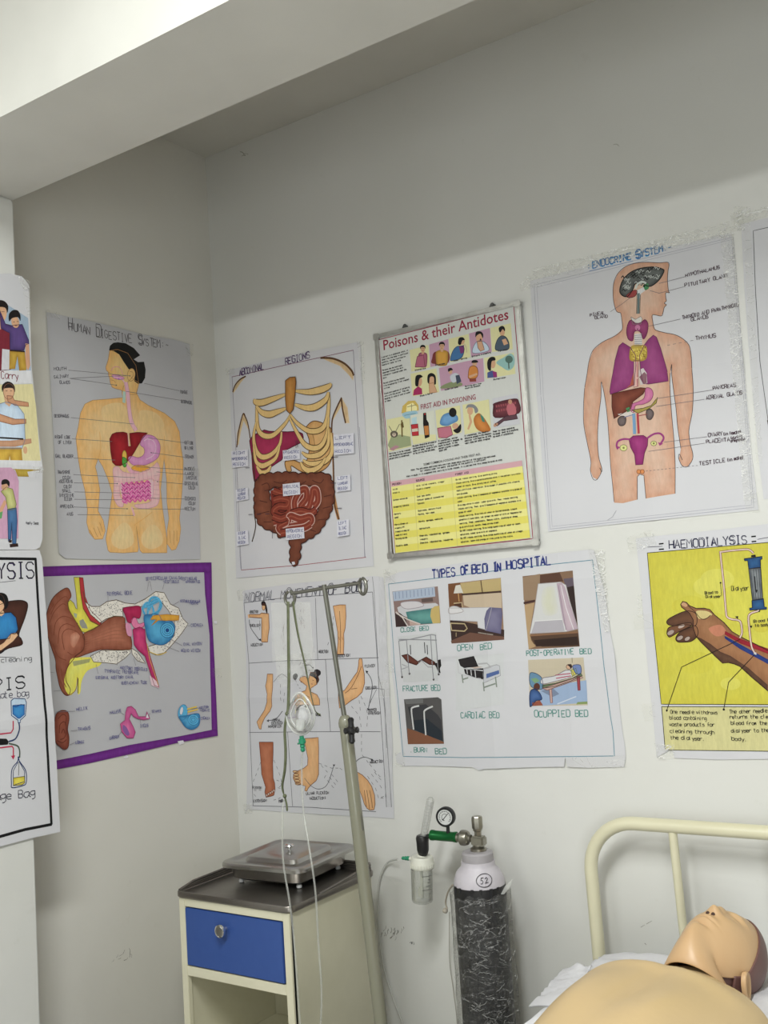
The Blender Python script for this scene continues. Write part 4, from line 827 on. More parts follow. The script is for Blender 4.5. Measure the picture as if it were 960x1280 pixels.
for k in range(9): A.F((150, 70, 80), f"{602+k*11},{552-k*2} {609+k*11},{551-k*2} {610+k*11},{562-k*2} {603+k*11},{563-k*2}"); A.F((150, 70, 80), f"{604+k*11},{574-k*2} {611+k*11},{573-k*2} {612+k*11},{584-k*2} {605+k*11},{585-k*2}")
A.F((186, 100, 110), "654,560 668,544 690,548 698,590 664,600", sm=1); A.E((190, 140, 110), 670, 536, 9, 11); A.F((90, 60, 70), "600,640 650,604 700,596 706,616 640,626 610,650", sm=0, ol=(60, 36, 46)); A.E((190, 140, 110), 602, 644, 12, 8, -40)
caps = (("Vomiting is to be induced", "when the person has swallowed a", "poison and is conscious"), ("Poisons should be diluted or", "counteracted by giving a", "cupful of water, ginger or milk", "or by giving the antidote"), ("If unconscious, monitor", "breathing and if stopped, do", "mouth to mouth. If the", "person's pulse is absent", "start CPR"), ("If unconscious, the casualty", "should be placed in the recovery", "position, with head low so that", "vomit does not enter windpipe"), ("Treat for shock according", "to cause. Never give anything", "by mouth if unconscious"))
for i, b in enumerate(caps):
    u0 = (100, 212, 332, 456, 590)[i]; v0 = (784, 748, 724, 700, 680)[i]; wd = (104, 112, 118, 124, 130)[i]
    for j, t in enumerate(b): q = min(wd, len(t) * 4); A.T(t, u0 + j, v0 + j * 11.5, u0 + j + q, v0 + j * 11.5 - q * .2, 6.5, (50, 50, 50), .45)
A.font("SOME COMMON POISONS AND THEIR FIRST AID.", 264, 836, 532, 786, 8, (50, 50, 50), .004)
for j, t in enumerate(("Note: The antidotes mentioned here and right doses below are half of the quantities mentioned,", "for infants under two years, one quarter of the quantity is sufficient.", "When in doubt it is suggested that vomiting is to be induced. It is advised that this remedy be given at once.")):
    A.T(t, (204, 248, 184)[j], 860 + j * 13 + (0, -8, 4)[j], (604, 560, 636)[j], 792 + j * 13 - (0, -4, 8)[j], 6, (60, 60, 60), .42)
A.cur = 'printed_table'
A.F((206, 160, 168), "108,912 726,812 729,838 112,936"); A.F((226, 220, 130), "112,936 729,838 766,1176 132,1248")
for k in range(5):
    a = .09 + k * .2; b = a + .1; li = lambda t, x: (112 + (132 - 112) * t + (729 - 112 + (766 - 729 - 20) * t) * x, (936 + (1248 - 936) * t) * (1 - x) + (838 + (1176 - 838) * t) * x)
    A.F((220, 210, 84), [li(a, 0), li(a - .0, 1), li(b, 1), li(b, 0)])
for x in (.17, .46): A.L((190, 180, 110), .4, [li(0, x), li(1, x)])
for t, x in (("POISON", .01), ("SOURCE", .19), ("FIRST AID", .49)):
    p = li(0, x); q = li(0, x + len(t) * .011); A.T(t, p[0], p[1] - 6, q[0], q[1] - 6, 8, (60, 40, 50), .5)
rows = (("Acids", "Acid, toilet cleaners, vinegar", "Do not induce vomiting. Give soothing drinks."), ("Alkalis", "Caustic cleaner", "Induce vomiting. Give a cooled bicarbonate drink if the patient is a victim."), ("", "", "number of hours. Give strong tea or coffee."), ("Carbon monoxide", "Coal gas smoke", "Apply artificial respiration. Give oxygen if possible with vitamins"), ("", "Exhaust gases of automobiles", "and glucose."), ("Sleeping tablets", "Tablets", "Induce vomiting. Give 2 teaspoons of magnesium sulphate in a glass of"), ("", "", "water."), ("Mercury", "Sublimate, mercury fluid", "Give egg white in water. Later give milk. Then, induce vomiting."), ("Lead", "Paints, hair dyes", "Induce vomiting. Then, give 2 teaspoons of magnesium sulphate in a"), ("", "", "glass of water."), ("Paris Green or", "Paints, garages, medicine", "Induce vomiting. Give lots of water or boiled almonds. Liquid"), ("Arsenic PT", "", "paraffin if available. Let ginger as water or milk of Magnesia for"), ("Insecticides or", "Agriculture", "vomiting. Treat immediately. Remove victim, clothing or shoes,"), ("weed killers", "", "give artificial warmth. Keep airway clear."), ("Strong acids", "Chemists, laboratories, garages", "Do NOT induce vomiting. Give large quantities of water or lemon"), ("", "industry", "solutions. Later give milk of magnesia."), ("Caustic soda", "Chemists, laboratories, industries", "Do NOT induce vomiting. Give large quantities of water or vinegar."), ("", "", "solution, lemon and orange or lime juice to the victim."))
for i, r in enumerate(rows):
    t = .055 + i * .053
    for tx, x in zip(r, (.01, .19, .49)):
        if tx:
            p = li(t, x); q = li(t - .002, min(.985, x + len(tx) * .0071)); A.T(tx, p[0], p[1], q[0], q[1], 6.5, (60, 60, 50), .42)
A.done()
M_GL = clear('thin_glazing', (.99, .99, .99), .01, .05, .05)

# ================================================================== back wall: endocrine system
rt = thing('wall_chart', 'endocrine system chart, peach body outline with purple lungs', 'chart', (1.5, 0, 2.1), 'hand-drawn anatomy charts')
A = Art(rt, 'B', (650, 270, 3.097), .93, seed=61, rip=.0018); A.upx, A.upy = -.08, -1
A.folds = [(0, A.w(400, 640)[1], .003), (1, A.w(460, 600)[0], .003)]; A.sheet("40,252 200,210 500,140 820,66 830,200 870,600 895,900 924,1138 700,1160 400,1190 110,1222 90,1000 60,600", M_PAPER)
LN = (60, 50, 50)
A.L((150, 150, 164), .45, "55,268 826,82 906,1128 118,1212 55,268"); A.L((150, 150, 164), .35, "66,276 820,92 898,1118 126,1202 66,276")
for k, c in ((0, (60, 150, 200)), (1.5, (30, 90, 150))):
    A.T("ENDOCRINE", 282 + k, 204 - k, 432 + k, 170 - k, 26, c, 1.0, .8); A.T("SYSTEM:-", 450 + k, 166 - k, 590 + k, 132 - k, 26, c, 1.0, .8); A.T(":", 266 + k, 208, 274 + k, 206, 22, c, .9); A.T("S", 452 + k, 168 - k, 474 + k, 163 - k, 34, c, 1.1)
A.L((40, 110, 170), .5, "270,214 440,176"); 
SK = (206, 172, 150); SE = (196, 146, 118)
A.F(SK, "376,372 366,340 362,300 365,260 380,225 410,198 450,184 490,180 540,182 572,180 578,190 574,215 572,250 576,290 580,298 566,298 566,318 568,330 560,338 568,345 560,355 555,375 548,388 515,384 516,410 524,440 560,452 600,460 630,475 655,500 664,540 668,600 672,680 668,760 655,830 660,880 670,920 668,945 650,970 630,968 616,940 620,925 624,900 612,820 606,750 598,690 590,620 589,575 580,650 588,760 596,850 602,960 602,1075 540,1085 490,1094 484,1030 482,1005 466,1000 456,1010 456,1098 400,1112 366,1110 360,1040 352,960 346,860 340,780 330,700 318,642 316,700 306,780 302,860 306,930 318,975 316,992 300,1020 284,1012 274,985 276,950 262,880 248,800 250,700 262,610 270,560 285,520 320,490 370,465 398,440 396,400 392,378", SE, ew=18)
A.L(LN, .6, "392,376 376,370 366,340 362,300 365,260 380,225 410,198 450,184 490,180 540,182 572,180 578,190 574,215 572,250 576,290 580,298 566,298 566,318 568,330 560,338 568,345 560,355 555,375 548,388 515,384 516,410 524,440 560,452 600,460 630,475 655,500 664,540 668,600 672,680 668,760 655,830 660,880 670,920 668,945 650,970 630,968 616,940 618,922 630,945", sm=1)
A.L(LN, .6, "624,900 612,820 606,750 598,690 590,620 589,575 582,650 588,760 596,850 602,960 602,1075", sm=1); A.L(LN, .6, "490,1094 484,1030 482,1005 466,1000 456,1010 456,1098")
A.L(LN, .6, "366,1106 360,1040 352,960 346,860 340,780 330,700 318,642 316,700 306,780 302,860 306,930 318,975 318,990 310,975 316,992 300,1020 284,1018 274,985 276,950 262,880 248,800 250,700 262,610 270,560 285,520 320,490 370,465 398,440 396,400 392,376", sm=1)
# brain
A.F((96, 100, 98), "388,290 400,250 430,220 470,203 520,198 552,206 558,216 540,248 510,272 490,270 480,262 450,262 440,285 420,312 400,310", (60, 62, 62), sm=1, ew=5, ol=(20, 20, 20), ow=1.0)
for k in range(70):
    u = R_.uniform(394, 530); v = R_.uniform(204, 300); c0 = 300 - (u - 394) * .42
    if v > c0 - 2 or v < c0 - 62: continue
    A.L((30, 30, 30) if k % 2 else (168, 172, 168), .8, [(u, v), (u + 6, v - 7), (u + 12, v + 1), (u + 18, v - 6)], sm=1)
A.L((190, 196, 190), 2.2, "450,282 458,264 476,256 490,262", sm=1); A.F((60, 130, 80), "478,270 496,262 500,280 486,288", sm=1); A.E((16, 16, 16), 482, 272, 4, 4); A.F((150, 60, 60), "414,310 440,290 456,292 448,312 426,318", sm=1, ol=(60, 20, 20)); A.F((206, 206, 206), "454,290 480,276 486,290 470,302 468,320 456,320")
A.L((90, 110, 110), 2.2, "462,300 460,380"); A.L((40, 50, 50), .6, "456,300 454,380"); A.L((40, 50, 50), .6, "468,305 466,380")
# throat, thyroid
A.F((200, 196, 190), "432,392 450,402 470,390 476,400 470,420 440,420", ol=(120, 110, 110)); A.F((150, 60, 110), "432,404 450,416 470,414 486,402 498,420 494,456 480,478 468,450 446,450 440,484 422,478 415,450 420,420", (120, 36, 86), sm=1, ew=5, ol=(90, 20, 60)); A.E((186, 110, 150), 458, 434, 10, 11); A.E((60, 20, 40), 458, 440, 2.5, 2.5)
A.F((200, 196, 196), "446,458 474,456 476,505 446,505")
for k in range(6): A.L((110, 110, 116), .5, f"446,{464+k*8} 475,{462+k*8}")
# lungs, heart, thymus
A.F((152, 66, 124), "385,505 400,491 430,510 450,540 452,580 446,655 400,675 352,692 350,680 362,610 370,560", (130, 40, 104), sm=0, ew=12, ol=(100, 40, 80), ow=.7); A.F((166, 80, 60), "430,655 445,600 446,655 410,670")
A.F((152, 66, 124), "484,500 500,478 518,462 530,470 545,510 560,560 572,600 576,640 500,652 480,650 470,600 466,540", (130, 40, 104), sm=0, ew=12, ol=(100, 40, 80), ow=.7); A.F((200, 190, 190), "462,600 480,590 494,610 496,648 470,656", sm=0); A.F((130, 90, 100), "466,625 485,605 494,615 494,648 480,650")
A.F((210, 170, 160), "444,560 464,560 462,660 444,665", ol=(120, 80, 80)); A.L((170, 70, 80), .8, "458,562 458,660")
A.F((196, 170, 60), "430,512 445,500 475,500 492,508 494,545 480,562 440,564 426,552", (160, 130, 30), sm=1, ew=6)
for k in range(45): A.E((120, 90, 20) if k % 2 else (226, 206, 90), R_.uniform(430, 490), R_.uniform(506, 558), 2.5, 2.5, n=5)
# liver, stomach, pancreas, kidneys
A.F((132, 66, 46), "358,690 400,680 470,666 492,668 480,690 440,720 432,745 400,765 366,785 358,740", (96, 40, 26), ew=10, ol=(70, 30, 20), ow=.7); A.F((206, 120, 160), "490,668 510,670 518,690 508,715 480,730 450,735 444,760 432,755 436,730 460,720 484,705", (180, 90, 140), sm=1, ew=4, ol=(130, 60, 90))
A.F((156, 140, 60), "436,752 480,745 510,735 535,702 530,725 500,748 460,765", sm=0, ol=(60, 60, 20)); A.F((60, 130, 80), "412,745 426,740 430,755 418,762"); A.F((206, 196, 190), "380,768 440,756 440,775 400,780")
A.F((110, 96, 96), "380,790 395,775 412,782 408,808 388,812", (80, 66, 66), sm=1, ew=3, ol=(40, 30, 30)); A.F((110, 96, 96), "492,756 508,748 520,765 510,788 494,784", (80, 66, 66), sm=1, ew=3, ol=(40, 30, 30))
A.L((110, 150, 186), 3.4, "443,765 446,845"); A.L((170, 50, 60), 2.4, "458,765 462,843"); A.L((110, 110, 150), .8, "405,780 440,770"); A.L((150, 50, 60), .8, "460,775 495,768")
# uterus
A.F((158, 50, 120), "424,866 440,852 480,850 498,862 496,890 484,920 478,962 450,964 446,925 430,895", (130, 24, 96), sm=0, ew=8, ol=(100, 20, 70), ow=.7); A.L((150, 50, 120), 2.0, "430,866 405,864 382,872 376,888 380,902", sm=1); A.L((150, 50, 120), 2.0, "494,862 520,845 545,843 558,860 545,884", sm=1); A.F((158, 50, 120), "372,890 390,895 378,906"); A.F((158, 50, 120), "536,876 556,882 542,890")
A.E((206, 206, 130), 403, 898, 14, 12, ol=(90, 90, 40)); A.E((206, 206, 130), 520, 881, 11, 9, ol=(90, 90, 40)); A.E((120, 120, 60), 403, 898, 4, 4); A.E((120, 120, 60), 520, 881, 4, 4)
A.E((206, 130, 70), 462, 990, 8, 8, ol=(130, 70, 30)); A.E((206, 130, 70), 476, 990, 8, 8, ol=(130, 70, 30))
for s in ("640,236 540,262", "636,275 540,300 505,290", "352,372 400,340 430,318", "622,400 500,428", "745,674 530,708", "716,710 530,738", "725,855 560,876", "716,880 500,912"): A.L((110, 104, 110), .45, s, dash=0)
A.L((110, 104, 110), .45, "672,482 570,502", dash=3); A.L((110, 104, 110), .45, "690,966 490,988", dash=2); A.L((150, 150, 160), .5, "375,1140 360,1165 340,1178")
DK = (70, 50, 60)
for t, u, v, u2, v2, h in (("HYPOTHALAMUS", 642, 238, 774, 204, 13), ("PITUITARY GLAND", 640, 276, 802, 238, 13), ("PINEAL", 274, 390, 332, 382, 12), ("GLAND", 292, 400, 342, 394, 11), ("THYROID AND PARATHYROID", 630, 402, 846, 350, 13), ("GLANDS", 664, 408, 730, 396, 13), ("THYMUS", 682, 482, 760, 470, 15), ("PANCREAS", 748, 674, 836, 662, 14), ("ADRENAL GLANDS", 722, 712, 862, 690, 14), ("OVARY", 730, 856, 784, 850, 14), ("(in female)", 788, 852, 858, 840, 12), ("PLACENTA", 722, 880, 812, 872, 14), ("(during", 816, 866, 860, 858, 11), ("pregnancy)", 818, 876, 874, 868, 10), ("TESTICLE", 696, 966, 796, 952, 15), ("(in male)", 802, 952, 866, 940, 13)):
    A.T(t, u, v, u2, v2, h, DK, .75, 1)
A.done()
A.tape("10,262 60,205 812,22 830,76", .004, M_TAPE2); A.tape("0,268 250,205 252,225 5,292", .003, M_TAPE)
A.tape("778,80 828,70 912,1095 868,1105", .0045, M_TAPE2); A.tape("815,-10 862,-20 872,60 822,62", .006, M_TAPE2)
A.tape("868,1080 925,1070 930,1145 880,1150", .004, M_TAPE)

# ================================================================== back wall: chart cut by the right edge
rt = thing('wall_chart', 'mostly blank chart with thin border line, cut off at the upper right', 'chart', (1.95, 0, 2.1))
A = Art(rt, 'B', (900, 260, 2.917), .93, seed=71, rip=.0018); A.upx, A.upy = -.08, -1
A.sheet("78,60 175,36 420,-30 880,-150 960,960 470,1020 160,1062 140,900 112,600 90,300", M_PAPER)
A.L((50, 50, 54), .7, "860,-95 420,15 122,84 130,300 146,560 175,770 190,1010 900,920")
A.F((60, 60, 64), "172,775 178,770 180,800 176,796")
A.F((206, 172, 150), "400,200 560,160 600,400 640,800 420,840 380,500", (190, 140, 110), sm=1, ol=(60, 50, 50)); A.F((150, 60, 70), "460,380 520,360 540,470 470,480", sm=1, ol=(80, 20, 30))
A.done()
A.tape("84,60 112,50 156,930 134,930", .004, M_TAPE); A.tape("60,30 180,-8 180,28 66,70", .004, M_TAPE2)

# ================================================================== back wall: haemodialysis
rt = thing('wall_chart', 'yellow haemodialysis chart with a brown forearm and tubing', 'chart', (1.7, 0, 1.4))
A = Art(rt, 'B', (780, 650, 4.129), 1.02, seed=81, rip=.002); A.upx, A.upy = -.07, -1
A.folds = [(0, A.w(400, 560)[1], .004)]; A.sheet("62,96 130,86 400,60 743,20 1500,-70 1640,1150 743,1232 500,1236 262,1228 250,1180 170,1225 160,1100 120,700 90,350", M_PAPER)
YW = (206, 200, 60); YD = (196, 184, 30)
A.F(YW, "122,170 743,116 1500,36 1590,860 743,952 195,950 150,500", (200, 190, 44), ew=60, ol=(40, 40, 30), ow=.8)
for k in range(40):
    u, v = R_.uniform(290, 1200), R_.uniform(260, 870); a = R_.uniform(20, 60); A.F(((202, 194, 48), (210, 204, 76), (200, 190, 44))[k % 3], [(u + a * 1.6 * math.cos(t), v + a * math.sin(t)) for t in [j * PI / 5 for j in range(10)]], sm=1)
A.k += 10
A.F((206, 200, 140), "197,962 743,964 1590,880 1610,1130 743,1192 215,1186", ew=4, ol=(40, 40, 30), ow=.8); A.L((40, 40, 30), .6, "196,950 743,953")
for dx in (0, 1.4): A.T("HAEMODIALYSIS", 234 + dx, 150, 634 + dx, 122, 42, (40, 40, 70), .9, .8)
for s in ("182,124 206,121", "182,152 208,150", "658,86 682,84", "660,112 684,110"): A.L((16, 16, 20), 1.6, s)
A.L((60, 60, 80), .6, "118,140 200,136"); A.L((60, 60, 80), .6, "690,100 743,90 900,70")
FA = (166, 116, 76); FD = (104, 66, 42); FO = (50, 26, 14)
A.F(FD, "225,520 250,500 320,470 370,480 380,520 370,545 330,540 260,545 230,538", (80, 50, 34), sm=1, ew=8, ol=FO, ow=.9); A.F((130, 86, 60), "225,580 235,555 265,545 300,535 345,530 350,545 290,575 245,602 232,600", FD, sm=1, ew=8, ol=FO, ow=.9)
A.F(FD, "270,610 290,580 330,560 370,545 385,570 380,600 350,625 310,630 280,628", (80, 50, 34), sm=1, ew=8, ol=FO, ow=.9); A.E((170, 150, 140), 245, 580, 20, 12, -30, ol=FO); A.E((170, 150, 140), 292, 608, 18, 11, -30, ol=FO); A.E((170, 150, 140), 330, 612, 16, 10, -30, ol=FO); A.E((180, 160, 150), 300, 548, 18, 8, -25)
A.F(FA, "294,436 305,420 325,425 340,442 375,456 415,455 445,462 470,490 520,530 560,575 600,600 680,640 743,672 1300,900 1320,1150 1000,1020 743,880 660,810 600,755 570,742 540,735 510,738 470,700 440,670 400,630 375,600 362,560 360,515 340,480 300,450", (136, 90, 56), sm=0, ew=22, ol=FO, ow=1.0)
A.F((104, 72, 50), "376,600 400,610 450,640 500,680 550,700 640,760 743,850 743,878 660,808 600,752 540,732 510,735 470,698 430,660 395,625", (80, 50, 34), ew=8)
A.F((206, 186, 120), "375,470 420,468 450,480 455,490 425,506 400,510 385,505", sm=1); A.L(FO, .7, "330,440 370,475 395,505 420,512 450,490", sm=1); A.F((196, 150, 110), "296,434 312,424 330,440 318,448", sm=1)
A.F((190, 120, 90), "440,560 500,540 530,580 480,600", sm=1)
A.F((168, 24, 50), "525,572 600,612 743,662 1300,880 1296,905 743,690 600,636 522,590", (130, 10, 30), ew=5); A.F((40, 70, 140), "520,596 600,640 743,718 1300,960 1296,985 743,742 600,665 524,612", (20, 40, 110), ew=5)
def pipe(s):
    W = [A.w(u, v) for u, v in cr2(PT(s), False, 4)]; A.k += 6
    A.stroke(W, 2.6, (110, 24, 40)); A.k += 24; A.stroke(W, 1.6, (214, 190, 176)); A.k += 4
A.k += 20; pipe("600,608 612,580 606,530 590,516 560,512 535,500 528,470 515,320 500,180 510,164 620,152 650,155 670,172"); pipe("680,690 660,650 650,560 645,500 660,480 690,470 698,462"); A.k += 20
A.F((36, 90, 140), "622,200 714,188 714,200 705,206 707,244 645,252 640,210 624,210", (20, 60, 110), ew=5, ol=(14, 24, 40), ow=.8); A.F((150, 156, 160), "645,252 707,246 718,408 665,415", (70, 74, 80), ew=8, ol=(30, 30, 36), ow=.8)
for k in range(4): A.L((60, 64, 70), .6, f"{655+k*14},254 {672+k*12},410")
A.F((36, 90, 140), "662,415 722,405 726,448 738,450 738,460 650,465 650,455 664,452", (20, 60, 110), ew=5, ol=(14, 24, 40), ow=.8); A.F((20, 20, 24), "658,182 680,178 682,190 658,192"); A.F((20, 20, 24), "684,466 706,464 702,474 688,474"); A.L((20, 20, 24), .9, "676,290 684,370"); A.F((20, 20, 24), "678,360 692,360 686,378"); A.F((200, 200, 205), "672,684 684,682 686,694 674,696")
A.L((30, 20, 16), .7, "600,616 300,758 224,980"); A.L((30, 20, 16), .7, "678,692 542,836 517,975"); A.E((20, 20, 20), 224, 982, 5, 6, n=8); A.E((20, 20, 20), 517, 977, 6, 6, n=8); A.E((20, 20, 20), 500, 324, 5, 5, n=8); A.F((20, 20, 20), "575,498 592,496 590,510"); A.F((20, 20, 20), "652,545 666,545 660,558"); A.L((40, 30, 20), .5, "500,330 505,390")
DKH = (36, 34, 30)
for t, u, v, u2, v2, h in (("Dialyser", 556, 366, 645, 362, 22), ("Blood to", 420, 384, 486, 378, 14), ("Dialyser", 424, 402, 502, 400, 14), ("Blood back", 672, 530, 790, 516, 14), ("to body", 680, 550, 750, 546, 14),
                           ("One needle withdraws", 244, 998, 484, 1002, 19), ("blood containing", 238, 1028, 428, 1032, 19), ("waste products for", 238, 1062, 470, 1064, 19), ("cleaning through", 240, 1096, 468, 1104, 19), ("the dialyser.", 244, 1130, 420, 1138, 19),
                           ("The other needle", 548, 998, 742, 992, 19), ("returns the cleaned", 548, 1024, 800, 1022, 19), ("blood from the", 554, 1056, 742, 1056, 19), ("dialyser to the", 556, 1096, 750, 1092, 19), ("body.", 558, 1136, 640, 1140, 19)):
    A.T(t, u, v, u2, v2, h, DKH, .65, .8)
A.done()
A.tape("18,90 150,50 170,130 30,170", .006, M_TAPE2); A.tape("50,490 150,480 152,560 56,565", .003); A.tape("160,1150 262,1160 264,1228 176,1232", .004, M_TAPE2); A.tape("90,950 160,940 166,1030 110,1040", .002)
# ================================================================== back wall: normal movement of body
rt = thing('wall_chart', 'normal movement of body chart with tan hands, legs and feet, behind the drip stand', 'chart', (.4, 0, 1.3), 'hand-drawn anatomy charts')
A = Art(rt, 'B', (290, 710, 4.0), .96, seed=91, rip=.0016); A.upx, A.upy = -.06, -1; A.folds = [(0, A.w(400, 640)[1], .004), (1, A.w(420, 600)[0], .003)]
A.sheet("55,118 62,112 300,78 600,52 708,40 735,42 735,120 745,300 765,600 800,900 812,1252 600,1240 300,1222 80,1205 68,1225 75,1180 80,800 70,400", M_PAPER)
A.L((110, 110, 116), .45, "704,44 712,120 735,540 762,640 800,1195"); A.L((110, 110, 116), .45, "720,600 765,606 775,900"); A.F((196, 196, 200), "735,42 760,48 778,320 775,345 790,600 806,900 800,1195 770,1195 762,700 735,600")
LG = (90, 90, 96)
for s in ("62,174 240,152 704,120", "85,476 300,462 735,448", "88,822 400,818 745,818", "62,174 86,476 92,822 108,1188", "420,150 432,456", "470,458 495,818", "280,820 305,1190", "105,1188 400,1196 722,1218", "704,120 728,448 752,818 775,1195"): A.L(LG, .5, s)
for dx in (0, 2.4): A.T("NORMAL", 66 + dx, 170, 212 + dx, 158, 46, (56, 56, 74), .45, 1, .15); A.T("MOVEMENT", 244 + dx, 156, 450 + dx, 138, 46, (56, 56, 74), .45, 1, .15); A.T("OF BODY", 480 + dx, 134, 676 + dx, 114, 50, (40, 40, 60), .6, 1, .15)
TN = (224, 178, 126); TD = (214, 160, 106); TO = (110, 60, 30)
A.F(TN, "88,232 140,232 150,225 185,228 188,300 182,340 180,370 150,370 150,250 90,246", TD, sm=0, ew=5, ol=TO); A.E(TN, 160, 195, 8, 16, ol=TO); A.F((34, 26, 28), "148,180 150,168 164,166 172,180 178,205 178,230 170,215 166,190 152,188", sm=1); A.F(TN, "80,234 90,230 92,248 84,252")
A.L(LG, .7, "88,258 96,300 140,362", sm=1); A.F((30, 30, 34), "134,358 148,366 146,352"); A.L(LG, .4, "140,262 140,320", dash=3)
A.F(TN, "508,190 540,184 570,184 572,240 568,300 560,330 562,370 560,425 564,434 530,434 528,420 532,370 530,320 520,260", TD, sm=0, ew=6, ol=TO, ow=.5); A.L(TO, .5, "540,215 545,320 543,425"); A.L(TO, .4, "536,345 540,360"); A.L(TO, .4, "552,345 556,358"); A.L(LG, .4, "510,240 500,330 470,410", dash=3, sm=1); A.L((60, 40, 40), .8, "528,432 564,432")
A.F(TN, "178,530 206,530 206,600 202,660 202,690 192,715 165,750 150,785 148,806 138,804 126,770 134,758 165,710 178,670 180,630 170,590 176,560", TD, sm=0, ew=6, ol=TO, ow=.5); A.L(LG, .4, "210,570 250,530 290,560", sm=1); A.L(LG, .7, "178,762 220,755 255,715", sm=1); A.F((30, 30, 34), "174,764 186,756 186,770"); A.L(LG, .4, "245,580 248,660 262,670 270,600", dash=3)
# woman's head leaning
A.F(TN, "318,685 318,640 345,622 372,612 378,590 340,560 345,545 370,540 385,560 395,520 420,525 436,550 430,580 400,600 400,618 432,632 444,655 444,684", TD, sm=0, ew=6, ol=TO, ow=.5); A.F((40, 34, 38), "390,536 400,520 414,518 418,508 432,506 446,516 446,532 436,542 440,560 428,580 424,556 410,544", sm=1); A.F((36, 30, 34), "308,535 322,526 332,540 320,560 308,552", sm=1)
A.L(LG, .4, "320,560 340,600 360,600", dash=2); A.L(TO, .5, "408,560 414,562"); A.L(TO, .5, "345,568 352,572"); A.L((150, 60, 60), .5, "400,578 408,580"); A.L(LG, .6, "370,488 392,484 408,500", sm=1); A.F((30, 30, 34), "404,496 412,494 410,506"); A.L(TO, .4, "350,640 372,634 395,646"); A.F((206, 206, 210), "392,520 396,510 418,512 414,520") if 0 else None
# wrist, arms
A.F(TN, "536,620 566,612 590,575 610,545 628,520 634,490 636,460 642,450 652,455 656,490 664,530 666,575 655,620 630,645 600,662 570,685 540,700", TD, sm=0, ew=9, ol=TO, ow=.5); A.L(TO, .5, "650,490 630,540 598,600 570,625", sm=1); A.L(TO, .4, "600,605 630,600")
A.L(LG, .7, "676,520 700,560 703,620 684,706", sm=1); A.F((30, 30, 34), "670,512 684,516 674,528"); A.F((30, 30, 34), "678,700 692,704 682,714"); A.L(LG, .4, "672,606 730,600 686,690"); A.L(LG, .4, "600,690 640,740 650,810", dash=3); A.L(LG, .4, "650,640 670,690 680,740 675,810", dash=3, sm=1); A.L(LG, .4, "640,660 645,720 655,740", dash=3)
A.F((190, 118, 84), "138,870 208,870 208,920 206,980 208,1050 216,1075 218,1105 212,1135 200,1140 172,1146 166,1120 170,1095 150,1030 146,960", (160, 88, 56), sm=0, ew=8, ol=(100, 50, 36), ow=.5)
for k in range(5): A.E((214, 190, 176), 176 + k * 9, 1136 - k * 6, 4.5, 7, ol=(100, 50, 36), n=10)
for s in ("146,970 120,1040 105,1080 110,1110 150,1110", "212,960 240,1030 250,1080 230,1100", "112,1130 145,1165 180,1160", "210,1160 240,1150 262,1130", "225,1060 245,1070 250,1100 225,1095"): A.L(LG, .4, s, dash=3, sm=1)
A.F(TN, "362,852 400,850 436,846 438,900 438,970 438,1030 425,1062 400,1082 384,1100 376,1116 366,1112 370,1090 345,1082 320,1075 308,1050 310,1030 330,1015 362,1000 380,985 382,950 372,900", TD, sm=0, ew=10, ol=TO, ow=.5)
for k in range(5): A.E((212, 178, 130), 320 + k * 3, 1018 + k * 15, 14, 6, 5, ol=TO, n=12)
A.L(LG, .5, "365,1050 400,1090 440,1104 480,1080 512,985", sm=1); A.F((30, 30, 34), "506,982 518,982 512,992"); 
for s in ("440,975 500,1000 540,1000", "450,985 480,1020 460,1060", "480,1060 520,1110", "490,1045 530,1095", "500,1030 540,1080", "540,1000 600,1040"): A.L(LG, .4, s, dash=3)
A.F(TN, "592,980 600,985 630,1020 655,1035 680,1060 700,1090 715,1135 718,1180 712,1208 690,1210 676,1200 664,1180 655,1150 640,1110 624,1124 612,1118 614,1090 630,1060 612,1030 596,1000", TD, sm=0, ew=8, ol=TO, ow=.5)
for s in ("690,1110 700,1160 704,1200", "676,1110 684,1160 690,1205", "664,1110 668,1150 674,1195"): A.L(TO, .5, s, sm=1)
A.L(LG, .6, "600,1000 630,960 665,945 702,958", sm=1); A.F((30, 30, 34), "696,952 708,956 700,966")
for s in ("650,830 650,930 690,980", "690,980 740,1040 770,1060", "680,1040 720,1100 735,1150 765,1140", "700,1030 745,1090 770,1130", "715,1020 765,1080", "745,1150 770,1150 770,1070"): A.L(LG, .4, s, dash=3)
for t, u, v, u2, v2 in (("ABDUCTION", 90, 226, 134, 224), ("SHOULDER", 92, 294, 144, 292), ("ADDUCTION", 96, 392, 156, 388), ("ABDUCTION", 436, 424, 484, 424), ("ADDUCTION", 526, 446, 592, 442), ("FLEXION", 668, 498, 718, 494), ("EXTENSION", 672, 608, 728, 602), ("HYPER", 688, 716, 726, 714), ("EXTENSION", 684, 732, 744, 730), ("NORMAL", 204, 766, 246, 766), ("EXTENSION", 200, 782, 256, 780), ("HYPERFLEX", 184, 800, 250, 796), ("LATERAL", 418, 738, 450, 740), ("FLEXION", 106, 1104, 150, 1104), ("EXTENSION", 112, 1172, 176, 1166), ("EVERSION", 238, 1172, 264, 1168), ("ULNAR FLEXION", 374, 1134, 488, 1128), ("(ADDUCTION)", 388, 1158, 474, 1154), ("ABDUCTION", 692, 976, 758, 972)):
    A.T(t, u, v, u2, v2, 13, (50, 46, 50), .5, 1)
A.done()
A.tape("60,1180 105,1175 105,1225 66,1228", .004, M_TAPE2); A.tape("28,110 66,105 70,160 36,165", .005, M_TAPE2); A.tape("735,560 790,556 800,640 745,640", .003)

